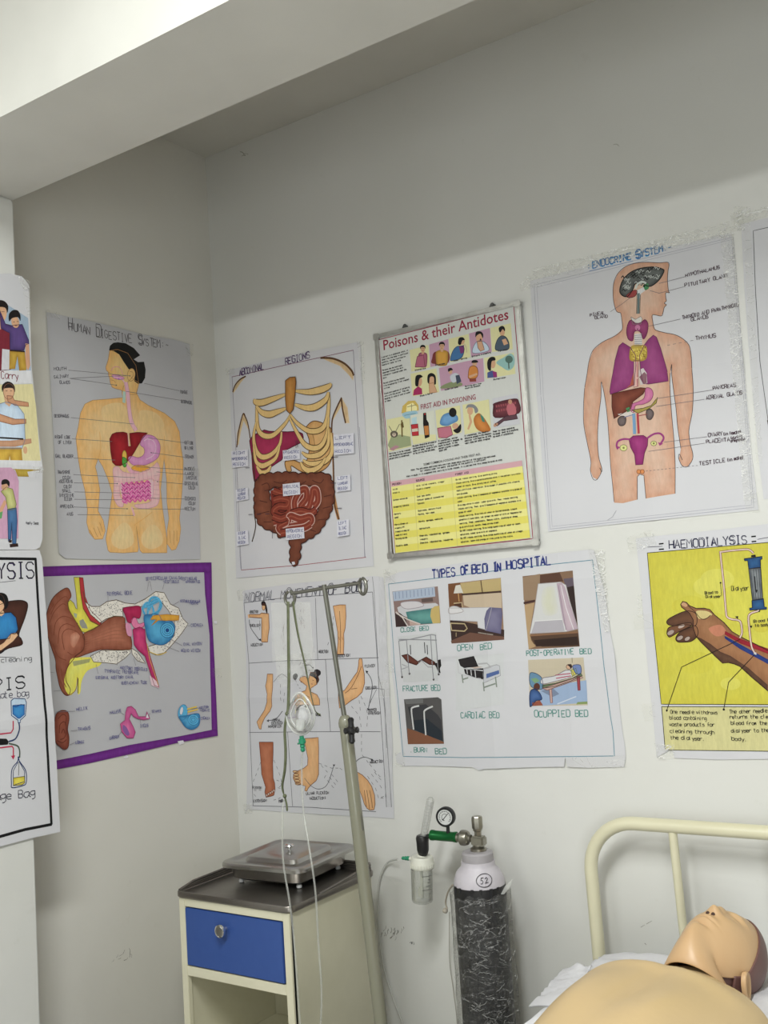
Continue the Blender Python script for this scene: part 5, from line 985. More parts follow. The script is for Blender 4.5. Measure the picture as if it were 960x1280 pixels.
# ================================================================== back wall: types of bed in hospital
rt = thing('wall_chart', 'types of bed chart with seven pasted bed pictures and green captions', 'chart', (1.0, 0, 1.3))
A = Art(rt, 'B', (480, 680, 3.0), 1.02, seed=101, rip=.0026); A.upx, A.upy = -.06, -1; A.ink = M_PRINT; A.folds = [(0, A.w(400, 455)[1], .0035), (1, A.w(395, 400)[0], .0025), (0, A.w(400, 160)[1], .002), (1, A.w(690, 400)[0], .0025)]
A.sheet("8,150 6,128 60,105 300,70 560,42 780,20 790,25 830,180 850,330 868,420 878,540 888,640 895,700 905,760 908,800 902,835 770,838 690,834 683,800 678,834 560,836 380,842 360,848 335,836 200,832 72,832 48,818 46,790 66,778 60,700 30,460 22,260", M_PAPER)
LB = (90, 140, 160)
A.cur = 'border'
for s in ("20,150 200,128 500,90 785,60", "20,150 40,420 60,640 74,796", "74,796 300,800 500,798 862,794", "785,60 800,200 830,480 850,640 860,700 866,795"): A.L(LB, .7, s)
for dx, c in ((0, (30, 44, 110)), (2, (40, 56, 130))):
    A.T("TYPES", 184 + dx, 130, 268 + dx, 120, 32, c, 1.1, .8); A.T("OF", 290 + dx, 116, 318 + dx, 112, 30, c, 1.1, .8); A.T("BED", 332 + dx, 112, 388 + dx, 106, 32, c, 1.1, .8); A.T("IN", 412 + dx, 104, 440 + dx, 102, 32, c, 1.1, .8); A.T("HOSPITAL", 462 + dx, 96, 628 + dx, 78, 34, c, 1.1, .8)
def ph(i): A.cur = 'photo_print#%d' % i; A.lv = 2.5e-4
def k2(x, y): return (x / 5.82 + 485 - 480) * 3.0, (y / 5.82 + 715 - 680) * 3.0      # finer crop -> this chart's units
def K(s): return [k2(*p) for p in PT(s)]
def k3(x, y): return (x / 6.4 + 640 - 480) * 3.0, (y / 6.4 + 700 - 680) * 3.0
def K3(s): return [k3(*p) for p in PT(s)]
ph(1)
A.F((140, 116, 110), K("38,142 368,104 388,370 62,400")); A.F((170, 184, 204), K("40,144 345,108 350,178 48,212"))
for k in range(11): A.L((130, 140, 170), .8, K(f"{60+k*27},{146-k*3} {62+k*27},{196-k*3}"))
A.F((96, 80, 76), K("248,196 330,186 334,214 252,222")); A.F((60, 44, 44), K("56,300 120,300 150,395 62,400")); A.F((196, 196, 200), K("72,258 110,240 350,225 372,240 330,265 140,290 150,330 120,320 80,290")); A.F((206, 202, 206), K("104,222 170,212 230,216 265,240 240,255 160,268 120,262 100,244"), sm=1, ol=(150, 140, 150))
A.F((96, 156, 150), K("135,290 330,262 345,250 378,245 384,372 240,378 150,345"), (60, 116, 116), ew=6); A.F((196, 170, 100), K("318,270 345,248 378,245 384,370 330,374 312,320")); A.L((206, 196, 190), 1.4, K("62,290 110,330 150,395")); A.L((206, 196, 190), 1.2, K("66,300 150,345 240,378")); A.F((186, 160, 150), K("160,350 240,378 230,385 165,386"))
ph(2)
A.F((150, 120, 96), K("442,86 825,42 832,170 850,492 468,520 450,300")); A.F((186, 164, 110), K("530,82 825,44 828,138 545,160 520,110")); A.L((70, 50, 44), 1.8, K("540,164 828,142")); A.L((80, 56, 40), 1.0, K("682,60 694,148")); A.F((116, 74, 44), K("442,86 530,78 545,160 540,260 452,262"))
A.F((196, 176, 150), K("550,170 828,150 832,262 600,258 556,240")); A.F((210, 206, 196), K("498,98 530,92 552,152 482,156")); A.L((196, 150, 90), 1.0, K("516,156 522,215")); A.F((80, 50, 36), K("482,222 540,218 545,262 490,262")); A.L((196, 170, 130), 1.0, K("482,228 540,222 546,262"))
A.F((60, 42, 38), K("452,340 850,420 850,492 468,520")); A.F((110, 76, 62), K("462,500 600,440 850,470 850,492 468,520")); A.F((206, 206, 210), K("448,262 600,260 760,256 720,420 660,404 655,360 455,350"), sm=0, ol=(170, 166, 170)); A.F((214, 212, 214), K("448,262 480,248 520,256 552,285 500,300 448,300"), sm=1, ol=(160, 150, 150)); A.F((126, 122, 152), K("722,282 745,256 830,262 836,300 826,450 712,425 706,340"), (96, 92, 126), ew=8); A.L((180, 160, 120), 1.2, K("458,372 560,376 580,410 560,430 468,424 458,372")); A.L((150, 130, 100), 1.0, K("500,440 500,470")); A.L((150, 140, 130), 1.0, K("660,440 770,456"))
ph(3)
A.F((130, 100, 76), K3("90,130 492,84 520,400 548,690 140,714 108,400")); A.F((150, 124, 98), K3("92,140 230,110 230,200 190,320 98,320")); A.L((70, 44, 40), 2.0, K3("98,345 190,325")); A.F((180, 150, 110), K3("104,360 185,340 150,560 158,640 196,690 140,712")); A.F((90, 60, 46), K3("230,120 390,100 420,170 230,190")); A.F((96, 84, 96), K3("420,150 496,140 502,210 440,220")); A.F((50, 36, 34), K3("440,220 502,205 530,540 500,440"))
A.F((206, 206, 206), K3("216,190 365,178 400,176 440,200 470,330 535,550 440,572 148,588 180,420"), sm=0, ol=(160, 150, 150)); A.F((196, 176, 186), K3("365,185 405,180 432,215 470,350 535,550 450,572 420,500 400,400"), (176, 156, 170), ew=6); A.L((150, 130, 146), .7, K3("380,200 410,380 440,560")); A.L((220, 216, 220), .7, K3("400,200 440,380 500,555")); A.F((206, 206, 180), K3("260,230 340,210 360,300 370,420 270,440 240,330"), (206, 206, 200), ew=10, sm=1); A.F((176, 172, 180), K3("190,490 410,478 430,568 160,585")); A.L((220, 220, 220), .8, K3("190,488 410,474"))
A.F((86, 62, 46), K3("148,600 535,572 548,690 250,694 180,670")); A.F((50, 34, 28), K3("180,640 530,610 540,680 200,690")); A.L((140, 100, 70), 1.2, K3("150,605 535,578"))
ph(4)
A.F((200, 202, 204), K("72,470 355,440 372,790 120,800"))
for s in ("84,500 110,760", "140,495 164,740", "314,455 338,780", "350,460 376,740", "84,500 165,490 320,455 355,460", "84,490 140,490 360,495"): A.L((140, 140, 146), 1.0, K(s))
for s in ("168,530 172,600", "270,510 276,590", "290,530 294,600"): A.L((50, 50, 56), 1.0, K(s))
A.F((110, 60, 48), K("106,606 150,596 225,650 285,616 350,655 355,675 310,672 255,640 215,676 150,655"), (80, 40, 32), ew=3, ol=(60, 30, 26)); A.L((150, 150, 156), .8, K("110,670 155,690 110,705")); A.L((150, 150, 156), .8, K("230,660 250,640 300,690 330,690")); A.F((30, 26, 26), K("366,640 390,634 396,680 385,700 390,735 375,730 358,690 340,660 366,660")); 
for p in ("110,762", "164,738", "338,780", "376,742"): q = K(p)[0]; A.E((60, 50, 50), q[0], q[1], 3.5, 5, n=8)
ph(5)
A.F((206, 208, 210), K("500,620 850,590 850,960 500,1010"))
A.F((40, 36, 38), K("520,636 630,612 664,685 560,694 536,680"), ol=(16, 16, 18)); A.F((190, 170, 160), K("600,692 664,684 700,690 640,702")); A.F((40, 36, 38), K("560,696 620,706 704,700 702,778 640,765 570,738"), ol=(16, 16, 18))
for s in ("515,650 520,730 560,750 700,780", "560,700 700,716", "580,700 585,740", "610,705 614,755", "640,710 644,765"): A.L((196, 196, 200), 1.0, K(s))
A.F((196, 198, 204), K("704,700 800,672 822,682 826,752 704,806 700,740"), ol=(150, 150, 156)); A.F((80, 104, 160), K("724,740 816,712 818,738 724,772")); A.L((176, 176, 180), 1.4, K("664,668 730,662 760,690 704,704"))
for s in ("545,745 552,806", "790,760 798,836", "700,800 706,866", "550,780 590,768", "700,840 790,810"): A.L((130, 140, 130), 1.4, K(s))
ph(6)
A.F((196, 184, 160), K3("138,798 580,778 610,1160 150,1166")); A.F((150, 172, 204), K3("240,1030 400,990 600,960 608,1140 250,1164 200,1100")); A.F((120, 134, 160), K3("240,1046 330,1020 385,1070 330,1095")); A.L((196, 206, 220), 1.0, K3("370,1150 520,1090"))
A.F((100, 140, 170), K3("150,910 190,902 236,930 250,960 250,1030 160,1010"), sm=1, ol=(50, 60, 90)); A.F((120, 160, 120), K3("158,950 200,940 230,965 190,985")); A.F((96, 116, 84), K3("250,1000 350,985 490,945 560,905 570,925 480,965 350,1010 250,1025"), ol=(50, 60, 40)); A.F((196, 160, 150), K3("250,1026 560,926 575,940 290,1040"), ol=(120, 80, 80)); A.F((196, 160, 150), K3("305,1035 325,1030 332,1140 316,1142"), ol=(120, 80, 80)); A.F((160, 60, 70), K3("526,930 548,924 552,1040 534,1042"), ol=(100, 40, 50))
A.F((206, 206, 210), K3("250,945 350,925 440,880 490,890 490,930 370,965 250,990"), sm=1, ol=(120, 110, 120)); A.L((176, 90, 110), 1.0, K3("355,920 480,905")); A.L((176, 90, 110), 1.0, K3("360,945 480,925")); A.F((206, 196, 70), K3("480,880 520,865 530,905 490,930"), ol=(90, 120, 60)); A.F((110, 130, 180), K3("500,840 555,840 560,900 525,910 500,870"), sm=1, ol=(50, 60, 100)); A.E((206, 166, 136), *k3(466, 852), 10, 9, ol=(90, 60, 50)); A.F((36, 30, 34), K3("455,838 480,830 492,850 480,868 470,850"), sm=1)
A.F((70, 104, 160), K3("150,1060 180,1030 215,1045 240,1080 245,1115 200,1125 165,1165 150,1164"), sm=1, edge=(40, 70, 120), ew=4, ol=(30, 40, 70)); A.E((90, 50, 36), *k3(206, 1012), 12, 14); A.F((150, 80, 60), K3("170,1140 230,1120 256,1160 170,1166")); A.L((120, 110, 90), .6, K3("490,780 492,820")); A.F((130, 150, 90), K3("530,1135 608,1130 608,1150 520,1154"))
ph(7)
A.F((86, 84, 84), "78,582 205,574 218,582 228,746 92,750"); A.F((60, 60, 64), "92,610 160,600 205,640 218,660 222,714 165,712 112,690"); A.F((40, 48, 56), "116,660 165,655 220,700 224,738 160,716 116,695"); A.F((130, 84, 60), "90,690 160,714 228,742 228,748 92,750"); A.L((206, 206, 206), 1.7, "114,695 106,625 112,612 135,606", sm=1); A.L((206, 206, 206), 1.7, "160,716 154,640 158,622 186,608", sm=1); A.F((110, 110, 110), "80,584 150,580 150,596 86,600")
A.lv = 0; GR = (70, 140, 130)
for t, u, v, u2, v2, h in (("CLOSE BED", 66, 330, 170, 322, 15), ("OPEN", 278, 400, 336, 396, 22), ("BED", 364, 396, 408, 392, 20), ("POST-OPERATIVE", 538, 420, 716, 412, 20), ("BED", 738, 412, 782, 410, 20), ("FRACTURE BED", 76, 552, 214, 548, 20), ("CARDIAC BED", 292, 652, 438, 650, 22), ("OCUPPIED BED", 568, 648, 768, 646, 24), (".BURN", 102, 780, 166, 780, 18), ("BED", 196, 786, 238, 786, 20)):
    A.T(t, u, v, u2, v2, h, GR, .8, .8)
A.done()
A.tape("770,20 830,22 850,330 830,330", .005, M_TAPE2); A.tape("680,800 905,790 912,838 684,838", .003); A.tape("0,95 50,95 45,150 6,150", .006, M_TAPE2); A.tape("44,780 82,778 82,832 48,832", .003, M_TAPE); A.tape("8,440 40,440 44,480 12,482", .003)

# ------------------------------------------------------------------ bits of old tape and stains left on the wall
def scrap(px, py, w_, h_, label, plane='B'):
    P = [onY(px + a * w_ + R_.uniform(-2, 2), py + b * h_ + R_.uniform(-2, 2), 0) for a, b in ((0, 0), (1, 0), (1, 1), (0, 1))]
    V, F_ = [], []
    for j in range(5):
        for i in range(5):
            a, b = i / 4, j / 4; q = (P[0] * (1 - a) + P[1] * a) * (1 - b) + (P[3] * (1 - a) + P[2] * a) * b
            q.y = -.0004 - .003 * abs(noise.noise(q * 90)); V.append(q)
    for j in range(4):
        for i in range(4): k = j * 5 + i; F_.append((k, k + 1, k + 6, k + 5))
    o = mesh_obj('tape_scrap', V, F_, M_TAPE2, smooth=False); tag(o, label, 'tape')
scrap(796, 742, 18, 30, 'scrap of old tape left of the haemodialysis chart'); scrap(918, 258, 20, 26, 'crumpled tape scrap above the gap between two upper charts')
scrap(462, 955, 14, 12, 'small tape scrap beneath the movement chart corner')
# ================================================================== bedside locker
M_CREAM = mat('cream_enamel', (.72, .69, .53), rough=.38, noise_amt=.35, nscale=9, col2=(.55, .53, .38), bump=.0008, bscale=25)
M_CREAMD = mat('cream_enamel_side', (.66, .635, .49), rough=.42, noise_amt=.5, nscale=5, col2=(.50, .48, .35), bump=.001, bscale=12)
M_BLUE = mat('blue_laminate', (.035, .085, .30), rough=.45, noise_amt=.2, nscale=40, col2=(.05, .11, .35))
M_STEEL = mat('stainless_steel', (.46, .45, .43), rough=.28, metal=1.0, noise_amt=.5, nscale=14, col2=(.38, .36, .33), bump=.0005, bscale=40)
M_DSTEEL = mat('dull_steel_top', (.24, .22, .20), rough=.33, metal=.9, noise_amt=.6, nscale=9, col2=(.15, .135, .12), bump=.0007, bscale=30)
M_CHROME = mat('chrome', (.75, .75, .75), rough=.07, metal=1.0)
M_BLACK = mat('black_plastic', (.012, .012, .013), rough=.35)
LX0, LX1, LY0, LY1, LH = .258, .655, -.535, -.165, .80
rt = thing('bedside_locker', 'cream bedside locker with a blue drawer and steel top', 'cabinet', (.455, -.32, 0))
t = .016
def part(nm, b, m, bev=.0015, parent=rt): return bm_obj(nm, box(bmesh.new(), *b, bev), m, parent)
part('side_panel', (LX0, LX0 + t, LY0 + .002, LY1, .05, LH - .012), M_CREAMD); part('side_panel', (LX1 - t, LX1, LY0 + .002, LY1, .05, LH - .012), M_CREAMD)
part('back_panel', (LX0 + t, LX1 - t, LY1 - .01, LY1, .05, LH - .012), M_CREAMD)
bm = bmesh.new(); fr = .022
for b in ((LX0, LX0 + fr, .05, LH - .012), (LX1 - fr, LX1, .05, LH - .012), (LX0 + fr, LX1 - fr, LH - .034, LH - .012), (LX0 + fr, LX1 - fr, .580, .606), (LX0 + fr, LX1 - fr, .335, .355), (LX0 + fr, LX1 - fr, .05, .075)):
    box(bm, b[0], b[1], LY0 - .003, LY0 + .012, b[2], b[3], .001)
bm_obj('front_frame', bm, M_CREAM, rt)
part('shelf', (LX0 + t, LX1 - t, LY0 + .012, LY1 - .01, .340, .350), M_CREAMD, .001); part('shelf', (LX0 + t, LX1 - t, LY0 + .012, LY1 - .01, .592, .597), M_CREAMD, .001); part('bottom_panel', (LX0 + t, LX1 - t, LY0 + .012, LY1 - .01, .055, .065), M_CREAMD, .001)
dr = part('drawer', (LX0 + fr + .003, LX1 - fr - .003, LY0 - .006, LY0 + .35, .610, LH - .037), M_BLUE, .0015)
bm = bmesh.new(); kz = .724; kx = .432; ky = LY0 - .006
lathe(bm, [(.007, 0), (.007, .010), (.012, .013), (.0165, .016), (.0175, .020), (.0165, .024), (.013, .0255), (.0125, .0245), (0, .0245)], (kx, ky, kz), (0, -1, 0), 32)
k = bm_obj('knob', bm, M_CHROME, rt); 
dw = part('door', (LX0 + fr + .003, LX1 - fr - .003, LY0 - .006, LY0 + .008, .079, .331), M_BLUE, .0015)
bm = bmesh.new(); lathe(bm, [(.007, 0), (.007, .010), (.0165, .016), (.0175, .020), (.013, .0255), (0, .0245)], (LX1 - .06, ky, .25), (0, -1, 0), 24); bm_obj('knob', bm, M_CHROME, rt)
# steel top: a shallow pan with raised rounded rim
bm = bmesh.new(); cx, cy = (LX0 + LX1) / 2, (LY0 + LY1) / 2; hx, hy = (LX1 - LX0) / 2 + .010, (LY1 - LY0) / 2 + .010
loft(bm, [(hx - .004, hy - .004, .02, LH - .012), (hx, hy, .022, LH - .008), (hx, hy, .022, LH + .003), (hx - .002, hy - .002, .020, LH + .006), (hx - .006, hy - .006, .018, LH + .006), (hx - .012, hy - .012, .014, LH + .001), (hx - .03, hy - .03, .01, LH)], cx, cy)
bm_obj('steel_top', bm, M_DSTEEL, rt)
# raised lip at left and back
bm = bmesh.new(); lip = [(cx - hx + .006, LY0 + .005, LH + .005), (cx - hx + .006, LY0 + .06, LH + .016), (cx - hx + .006, LY1 - .01, LH + .022), (cx - hx + .016, LY1 + .004, LH + .022), (cx + hx - .016, LY1 + .004, LH + .022), (cx + hx - .006, LY1 - .01, LH + .022), (cx + hx - .006, LY0 + .20, LH + .010), (cx + hx - .006, LY0 + .12, LH + .004)]
for f_ in (1, .62, .3, .05): tube(bm, [(x, y, LH + .002 + (z - LH - .002) * f_) for x, y, z in lip], .0042, 10)
bm_obj('raised_lip', bm, M_DSTEEL, rt)
for x in (LX0 + .012, LX1 - .012):
    for y in (LY0 + .014, LY1 - .014):
        bm = bmesh.new(); box(bm, x - .012, x + .012, y - .012, y + .012, 0.0, .052, .002); bm_obj('leg', bm, M_CREAM, rt)

# ------------------------------------------------------------------ instrument tray
TC = (.4515, -.282); TR = .075
rt = thing('instrument_tray', 'stainless steel instrument tray with knobbed lid on the locker', 'tray', (TC[0], TC[1], LH + .006))
z0 = LH + .014
bm = bmesh.new(); loft(bm, [(.112, .118, .03, z0), (.122, .128, .034, z0 + .006), (.127, .133, .036, z0 + .038), (.133, .139, .038, z0 + .041)], TC[0], TC[1], TR); bm_obj('tray_body', bm, M_STEEL, rt)
bm = bmesh.new(); loft(bm, [(.141, .148, .036, z0 + .036), (.145, .152, .038, z0 + .038), (.145, .152, .038, z0 + .046), (.142, .149, .036, z0 + .050), (.128, .135, .032, z0 + .052), (.120, .127, .030, z0 + .048), (.093, .100, .022, z0 + .048), (.087, .094, .020, z0 + .058), (.081, .088, .018, z0 + .060), (.04, .04, .01, z0 + .059)], TC[0], TC[1], TR)
bm_obj('lid', bm, M_STEEL, rt)
bm = bmesh.new(); lathe(bm, [(.006, 0), (.006, .005), (.013, .007), (.015, .010), (.013, .014), (.006, .016), (0, .0163)], (TC[0] + .002, TC[1], z0 + .061), (0, 0, 1), 28); bm_obj('knob', bm, M_CHROME, rt)
for dx, dy in ((-.10, -.10), (.10, -.10), (-.10, .10), (.10, .10)):
    c, s = math.cos(TR), math.sin(TR); bm = bmesh.new()
    lathe(bm, [(0, 0), (.007, .001), (.008, .005), (.006, .010)], (TC[0] + dx * c - dy * s, TC[1] + dx * s + dy * c, LH + .0005), (0, 0, 1), 14); bm_obj('foot', bm, mat('white_rubber', (.7, .7, .7), .5), rt)

# ================================================================== drip stand
M_POLE = mat('grey_green_enamel', (.20, .198, .145), rough=.36, noise_amt=.7, nscale=26, col2=(.20, .195, .15), bump=.0005, bscale=60, coat=.3)
M_ROD = mat('tarnished_rod', (.17, .17, .145), rough=.36, metal=.6, noise_amt=.5, nscale=50, col2=(.14, .13, .11))
PY = -.60
rt = thing('drip_stand', 'grey-green drip stand leaning beside the locker, thin hooked rod on top', 'drip stand', (1.005, PY, 0))
a0 = Vector((1.008, PY, .07)); a1 = onY(432, 906, PY); r1 = onY(405, 731, PY)
bm = bmesh.new(); tube(bm, [a0, a0.lerp(a1, .5), a1], .0155, 24); bm_obj('lower_pole', bm, M_POLE, rt)
ax = (r1 - a1).normalized(); ad = (a1 - a0).normalized()
bm = bmesh.new(); lathe(bm, [(.0162, 0), (.0172, .004), (.0172, .012), (.0150, .020), (.0105, .027), (.0075, .029), (0, .029)], a1 - ad * .006, ad, 24); bm_obj('collar', bm, M_POLE, rt)
bm = bmesh.new(); tube(bm, [a1 - ax * .25 + Vector((0, 0, 0)), a1, r1], .0062, 14); bm_obj('upper_rod', bm, M_ROD, rt)
# clamp knob: cross-shaped black handle on a stub
kc = onY(433, 911, PY); bm = bmesh.new(); side = Vector((.8, -.6, 0)).normalized()
k0 = kc + side * .013; lathe(bm, [(.006, 0), (.006, .022)], k0, side, 14); bm_obj('clamp_screw', bm, M_BLACK, rt)
k1 = k0 + side * .022; bm = bmesh.new(); u = Vector((0, 0, 1)); v = side.cross(u)
for d, L_ in ((u, .031), (v, .019)):
    for sg in (1, -1):
        tube(bm, [k1 + side * .006, k1 + side * .006 + d * sg * L_ * .55, k1 + side * .006 + d * sg * L_ * .85, k1 + side * .006 + d * sg * L_], [.008, .0066, .0078, .004], 12)
lathe(bm, [(.011, 0), (.012, .006), (.010, .013), (.005, .019), (0, .020)], k1 - side * .001, side, 18)
bm_obj('clamp_knob', bm, M_BLACK, rt)
bl, br_ = onY(364, 742, PY), onY(449, 729, PY); bm = bmesh.new()
tube(bm, [bl, bl.lerp(br_, .5) + Vector((0, 0, .001)), br_], .0045, 12); bm_obj('cross_bar', bm, M_ROD, rt)
def ring(c, rx, rz, yaw, m=M_ROD):
    bm = bmesh.new(); d = Vector((math.cos(yaw), math.sin(yaw), 0)); tube(bm, [c + d * rx * math.sin(a) + Vector((0, 0, rz * math.cos(a))) for a in [2 * PI * (k + .5) / 26 for k in range(25)]], .0042, 10); bm_obj('hook', bm, m, rt)
ring(bl + Vector((-.005, 0, -.012)), .0150, .018, .05); ring(br_ + Vector((.007, .004, -.008)), .0140, .019, -.3)
for k in range(5):
    a = 2 * PI * k / 5 + .3; d = Vector((math.cos(a), math.sin(a), 0)); bm = bmesh.new()
    tube(bm, [Vector((1.008, PY, .10)) + d * .01, Vector((1.008, PY, .095)) + d * .12, Vector((1.008, PY, .06)) + d * .24], .011, 12); bm_obj('leg', bm, M_POLE, rt)
    p = Vector((1.008, PY, .025)) + d * .24; t_ = Vector((-d.y, d.x, 0)); bm = bmesh.new(); lathe(bm, [(.006, -.011), (.024, -.011), (.025, -.007), (.025, .007), (.024, .011), (.006, .011)], p, t_, 24); tube(bm, [p, p + Vector((0, 0, .036))], .007, 10); bm_obj('castor', bm, M_BLACK, rt)

# ================================================================== oxygen mask hung in its plastic bag
M_BAG = clear('bag_film', (.985, .985, .97), .10, .06, .10, .006, 30, .8); M_MASK = clear('mask_vinyl', (.97, .98, .97), .28, .22, .10, 0, 60, .55)
M_MASKR = clear('mask_rim', (.9, .91, .89), .5, .30, .12, 0, 60, .5); M_GREEN = mat('green_plastic', (.015, .23, .12), rough=.3); M_STRAP = mat('green_ribbon', (.10, .115, .06), rough=.8, noise_amt=.6, nscale=80, col2=(.17, .18, .11))
MY = -.603
rt = thing('oxygen_mask', 'clear oxygen mask with green connector in a plastic bag, hung from the left hook', 'oxygen mask', tuple(onY(375, 895, MY)))
def Wp(x, y, d=0): return onY(x, y, MY + d)
# bag film: crinkled sheets, front and back
def film(P4, amp, d0, nm, nx=22, nz=30, seed=0):
    V, F_ = [], []
    for j in range(nz + 1):
        for i in range(nx + 1):
            a, b = i / nx, j / nz
            x = (P4[0][0] * (1 - a) + P4[1][0] * a) * (1 - b) + (P4[3][0] * (1 - a) + P4[2][0] * a) * b + 1.2 * noise.noise(Vector((b * 4, seed, a * 2)))
            y = (P4[0][1] * (1 - a) + P4[1][1] * a) * (1 - b) + (P4[3][1] * (1 - a) + P4[2][1] * a) * b
            V.append(Wp(x, y, d0 + amp * noise.noise(Vector((a * 4 + seed, b * 5, seed))) + amp * .5 * noise.noise(Vector((a * 11, b * 9, seed + 3)))))
    for j in range(nz):
        for i in range(nx): k = j * (nx + 1) + i; F_.append((k, k + 1, k + nx + 2, k + nx + 1))
    return mesh_obj(nm, V, F_, M_BAG, rt)
film(((338, 753), (388, 752), (391, 822), (341, 828)), .004, -.012, 'bag_film', seed=2)
film(((339, 754), (387, 753), (396, 846), (346, 850)), .010, .010, 'bag_film', seed=7)
# crumpled gather under the bag
film(((344, 820), (388, 816), (392, 838), (350, 862)), .020, -.010, 'bag_film', 18, 18, seed=12)
# straps: flat ribbons
def ribbon(pts, w0, nm, tw=0):
    P = catmull([Wp(x, y, d) for x, y, d in pts], False, 8); V, F_ = [], []
    for i, p in enumerate(P):
        f = i / (len(P) - 1); a = tw * f; t_ = (P[min(i + 1, len(P) - 1)] - P[max(0, i - 1)]).normalized(); s = t_.cross(Vector((math.sin(a), -math.cos(a), 0))).normalized() * w0 / 2
        ww = 1 if f < .9 else 1 - (f - .9) * 6
        n_ = t_.cross(s).normalized() * .0005
        V += [p - s * ww - n_, p + s * ww - n_, p + s * ww + n_, p - s * ww + n_]
    for i in range(len(P) - 1):
        k = i * 4
        for a, b in ((0, 1), (1, 2), (2, 3), (3, 0)): F_.append((k + a, k + b, k + 4 + b, k + 4 + a))
    F_ += [(3, 2, 1, 0), (len(V) - 4, len(V) - 3, len(V) - 2, len(V) - 1)]
    return mesh_obj(nm, V, F_, M_STRAP, rt)
ribbon([(360, 752, -.016), (360.5, 800, -.018), (361, 850, -.018), (360, 888, -.016), (357, 892, -.015)], .0078, 'strap', .5)
ribbon([(366, 752, -.016), (372, 790, -.018), (381, 830, -.018), (388, 865, -.018), (394, 888, -.016), (401, 894, -.014)], .0068, 'strap', -1.0)
ribbon([(359, 890, -.014), (356, 912, -.012), (357, 940, -.010), (356, 962, -.010), (353, 982, -.010), (355, 994, -.010)], .0070, 'strap', 1.8)
ribbon([(355, 993, -.010), (358, 1004, -.010), (359, 1014, -.010)], .0050, 'strap', .5)
bm = bmesh.new(); kp = Wp(356, 995, -.010); bmesh.ops.create_uvsphere(bm, u_segments=10, v_segments=8, radius=.0052); bmesh.ops.translate(bm, verts=bm.verts, vec=kp); bm_obj('strap_knot', bm, M_STRAP, rt)
bm = bmesh.new(); kp = Wp(358.5, 892, -.014); bmesh.ops.create_uvsphere(bm, u_segments=10, v_segments=8, radius=.0048); bmesh.ops.translate(bm, verts=bm.verts, vec=kp); bm_obj('strap_knot', bm, M_STRAP, rt)
# mask cup: pear-shaped shell bulging towards the room
V, F_ = [], []; NA, NR = 40, 12
def mask_pt(a, r):
    # outline: narrow at the top (nose), wide at the bottom
    x = math.sin(a); z = math.cos(a); wd = 17.5 * (1 - .34 * max(0, z)) ; hh = 27 if z > 0 else 25
    return 375.5 + x * wd * r - .05 * z * 20 * r, 893 - z * hh * r
for j in range(NR + 1):
    r = 1 - j / NR; bulge = -.045 * (1 - r ** 2.2)
    for i in range(NA):
        a = 2 * PI * i / NA; x, y = mask_pt(a, max(r, .02)); V.append(Wp(x, y + (1 - r) * 3, -.012 + bulge))
for j in range(NR):
    for i in range(NA): F_.append((j * NA + i, j * NA + (i + 1) % NA, (j + 1) * NA + (i + 1) % NA, (j + 1) * NA + i))
mesh_obj('mask_cup', V, F_, M_MASK, rt)
bm = bmesh.new(); tube(bm, [Wp(*mask_pt(2 * PI * i / 40, 1.0), -.012) for i in range(40)], .0030, 8, closed=True); bm_obj('mask_rim', bm, M_MASKR, rt)
bm = bmesh.new(); tube(bm, [Wp(*mask_pt(2 * PI * i / 40, .70), -.040) for i in range(40)], .0016, 8, closed=True); bm_obj('mask_ridge', bm, M_MASKR, rt)
bm = bmesh.new(); tube(bm, catmull([Wp(371, 888, -.052), Wp(373, 884, -.058), Wp(379, 881, -.060), Wp(383, 884, -.056)], False, 5), .0022, 8, flat=(Vector((0, 0, 1)), .5)); bm_obj('nose_clip', bm, mat('aluminium_strip', (.35, .35, .34), .35, .9), rt)
bm = bmesh.new(); b0 = Wp(376, 900, -.056); lathe(bm, [(.012, 0), (.0125, .012), (.011, .020), (.008, .026)], b0, (0, -.25, -1), 20); bm_obj('socket', bm, M_MASK, rt)
bm = bmesh.new(); g0 = Wp(377, 920, -.050); lathe(bm, [(.0055, 0), (.0055, .006), (.0085, .007), (.0085, .018), (.0055, .020), (.0065, .026), (.0048, .028), (.0062, .034), (.0035, .038), (0, .038)], g0, (0, .05, -1), 18); bm_obj('connector', bm, M_GREEN, rt)
bm = bmesh.new(); tube(bm, [g0 + Vector((-.013, 0, -.019)), g0 + Vector((.011, 0, -.012))], .0022, 8); bm_obj('connector_lug', bm, M_GREEN, rt)
M_TUBE = clear('clear_tubing', (.93, .94, .91), .22, .35, .15, 0, 60, .5)
bm = bmesh.new(); gz = g0 + Vector((0, 0, -.036))
tube(bm, catmull([gz, Wp(377, 960, -.04), Wp(379, 1010, -.03), Wp(385, 1050, -.03), Wp(394, 1112, -.03), Wp(398, 1180, -.02), Wp(402, 1250, -.02), Wp(396, 1330, -.02), Wp(384, 1350, -.02), Wp(376, 1290, -.02), Wp(368, 1180, -.02), Wp(362, 1128, -.025), Wp(354, 1076, -.025), Wp(353, 1020, -.02), Wp(355, 998, -.014)], False, 8), .0024, 10); bm_obj('tubing', bm, M_TUBE, rt)

